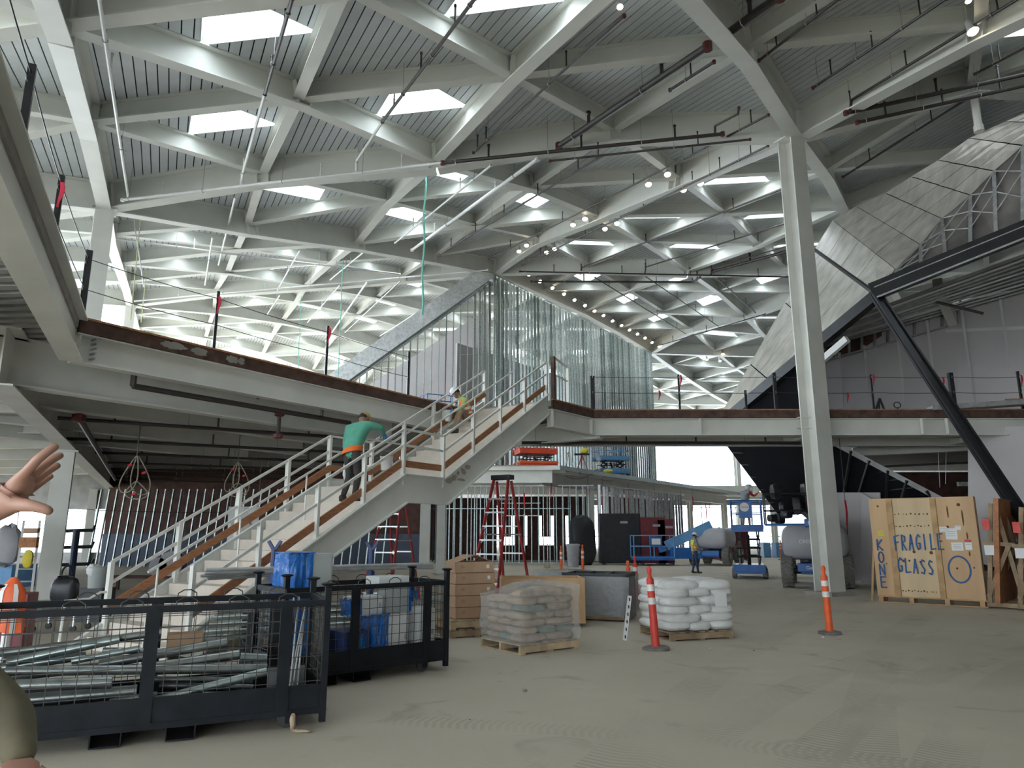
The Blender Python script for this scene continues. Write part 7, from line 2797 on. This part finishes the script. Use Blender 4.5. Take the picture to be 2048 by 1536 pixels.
for i0 in (12, 15):
    sv, sf_ = [], []
    for k in range(1, m2 + 1):
        for i in (i0, i0 + 1):
            q = V3(vs[k * n + i]) - V3((P.x, P.y, vs[k * n + i][2]))
            sv.append(V3(vs[k * n + i]) + q.normalized() * .006)
    for k in range(m2 - 1):
        sf_.append((2 * k, 2 * k + 1, 2 * k + 3, 2 * k + 2))
    MB().add(sv, sf_).build('reflective_stripe', 'reflective', t)
MB().cyl((P.x, P.y, 0), (P.x, P.y, P.z + .1), .04, n=8).build('post', 'paper', t)
MB().box((P.x, P.y, .02), (.4, .4, .04)).build('foot', 'rubber', t)
P = at_y(42, 1190, 8.2)
o = MB().box((P.x, P.y, P.z / 2), (.26, .26, P.z + .05), .2).build('maroon_case', 'tool_maroon', bevel=.01)
tag(o, 'maroon case standing behind the orange vest', 'case')
# dark gang boxes and tarps under the far deck
for k, (px, w_, h_, m, lb) in enumerate(((1240, 2.2, 2.6, 'black_steel', 'dark bagged crate right of the deck column'), (1305, 1.4, 2.4, 'tool_maroon', 'maroon steel tool locker under the far deck'), (1330, .9, 2.3, 'tool_maroon', 'narrow maroon locker beside the bigger one'))):
    P = at_y(px, 1120, 39.4)
    t = thing('tool_locker', lb, 'locker', (P.x, P.y, 0))
    MB().box((P.x, P.y, h_ / 2 + .08), (w_, .8, h_)).build('body', m, t, bevel=.02)
    MB().box((P.x, P.y - .42, h_ / 2 + .08), (w_ - .1, .03, h_ - .12)).build('door', m, t)
    MB().box((P.x + .2, P.y - .44, h_ * .85), (.4, .01, .12)).build('plate', 'lift_grey', t)
    for dx in (-.4, .4):
        MB().box((P.x + dx * w_, P.y, .04), (.1, .8, .08)).build('foot', 'black_steel', t)
P = at_y(1168, 1090, 38.6)
o = MB().blob((P.x - .1, P.y, 1.25), (1.3, 1.0, 2.5), .2, 12, 8, .45, jit=.13).build('black_tarp_heap', 'black_steel', None, True)
tag(o, 'heap under a black tarpaulin left of the deck column', 'heap')
P = at_y(1146, 1105, 36.5)
t = thing('waste_bin', 'grey ribbed waste bin in front of the black tarpaulin', 'bin', (P.x, P.y, 0))
MB().lathe((P.x, P.y, 0), [(.26, 0), (.33, 1.0), (.36, 1.02), (.36, 1.1), (.3, 1.12)], 16).build('barrel', 'lift_grey', t, True)
for zz in (.3, .55, .8):
    MB().ring((P.x, P.y, zz), (0, 0, 1), .27 + .07 * zz, .02, 18, 5).build('rib', 'lift_grey', t)
# maroon crate and blue pallets among the far lifts
P = at_y(1462, 1120, 45)
t = thing('steel_bin', 'maroon steel bin behind the scissor lift', 'bin', (P.x, P.y, 0))
MB().box((P.x, P.y, 1.0), (1.9, 1.2, 1.9), .2).build('body', 'tool_maroon', t)
for dx in (-.8, .8):
    MB().box((P.x + dx, P.y - .65, 1.0), (.12, .1, 2.0), .2).build('rib', 'tool_maroon', t)
for k, px in enumerate((1530, 1554, 1580)):
    P = at_y(px, 1085, 50)
    o = MB().box((P.x, P.y, .5), (.5, .8, 1.0), .1 * k).build('blue_crate', 'lift_blue_pale', bevel=.03)
    tag(o, ('left', 'middle', 'right')[k] + ' pale blue bin against the bright windows behind the lifts', 'bin')
# hand truck and pump jack on the bridge
P = at_y(1760, 815, 22.2)
t = thing('jack_stand', 'black raking jack frame standing on the bridge right of the column', 'frame', (P.x, P.y, Z2))
MB().bar((P.x - .25, P.y, Z2), (P.x + .02, P.y, Z2 + .62), .07, .07).build('strut', 'black_steel', t)
MB().bar((P.x + .2, P.y, Z2), (P.x + .02, P.y, Z2 + .62), .05, .05).build('strut', 'black_steel', t)
MB().bar((P.x - .05, P.y, Z2), (P.x + .0, P.y, Z2 + .6), .03, .03).build('strut', 'black_steel', t)
P = at_y(1795, 815, 22.2)
t = thing('pallet_truck_handle', 'black looped pallet-truck handle sticking up on the bridge', 'handle', (P.x, P.y, Z2))
MB().cyl((P.x - .02, P.y, Z2), (P.x, P.y, Z2 + .32), .022, n=8).build('shaft', 'black_steel', t)
MB().tube([(P.x, P.y, Z2 + .32), (P.x - .09, P.y, Z2 + .35), (P.x - .11, P.y, Z2 + .44), (P.x - .05, P.y, Z2 + .5), (P.x + .05, P.y, Z2 + .5), (P.x + .11, P.y, Z2 + .44), (P.x + .09, P.y, Z2 + .35), (P.x, P.y, Z2 + .32)], .018, 6).build('loop', 'black_steel', t, True)
a, b = at_y(1860, 822, 20.9), at_y(2100, 806, 20.3)
t = thing('steel_angle', 'galvanised steel plate resting on the right end of the bridge', 'plate', a)
MB().bar(a + V3((0, 0, .06)), b + V3((0, 0, .06)), .5, .14).build('plate', 'galv_dull', t)
MB().bar(at_y(2010, 806, 20.8) + V3((0, 0, .05)), at_y(2090, 804, 20.4) + V3((0, 0, .05)), .3, .1).build('timber_block', 'wood_edge', t)
# small drywall debris and floor crumbs
for k, (px, py, s_) in enumerate(((1050, 1383, .05), (1420, 1298, .03), (1508, 1302, .03), (888, 1338, .03), (940, 1440, .02), (1646, 1276, .05), (1095, 1136, .3), (1335, 1210, .06), (1090, 1270, .04))):
    P = ground(px, py)
    o = MB().blob((P.x, P.y, s_ * .25), (s_, s_ * .8, s_ * .5), k, 8, 5, .7, jit=.2).build('debris_chip', 'paper' if k % 2 else 'lumber_old')
    tag(o, ('dark crumb on the floor in front of the wrapped sacks', 'pale chip on the floor right of the nearest bollard', 'tiny dark chip farther right on the floor', 'pale chip beside the second cart', 'small dark chip on the open floor front centre', 'chip beside the octagonal bollard base', 'scrap of board in front of the deck column', 'pale chip behind the nearest bollard', 'dark chip beside the cardboard boxes')[k], 'debris')
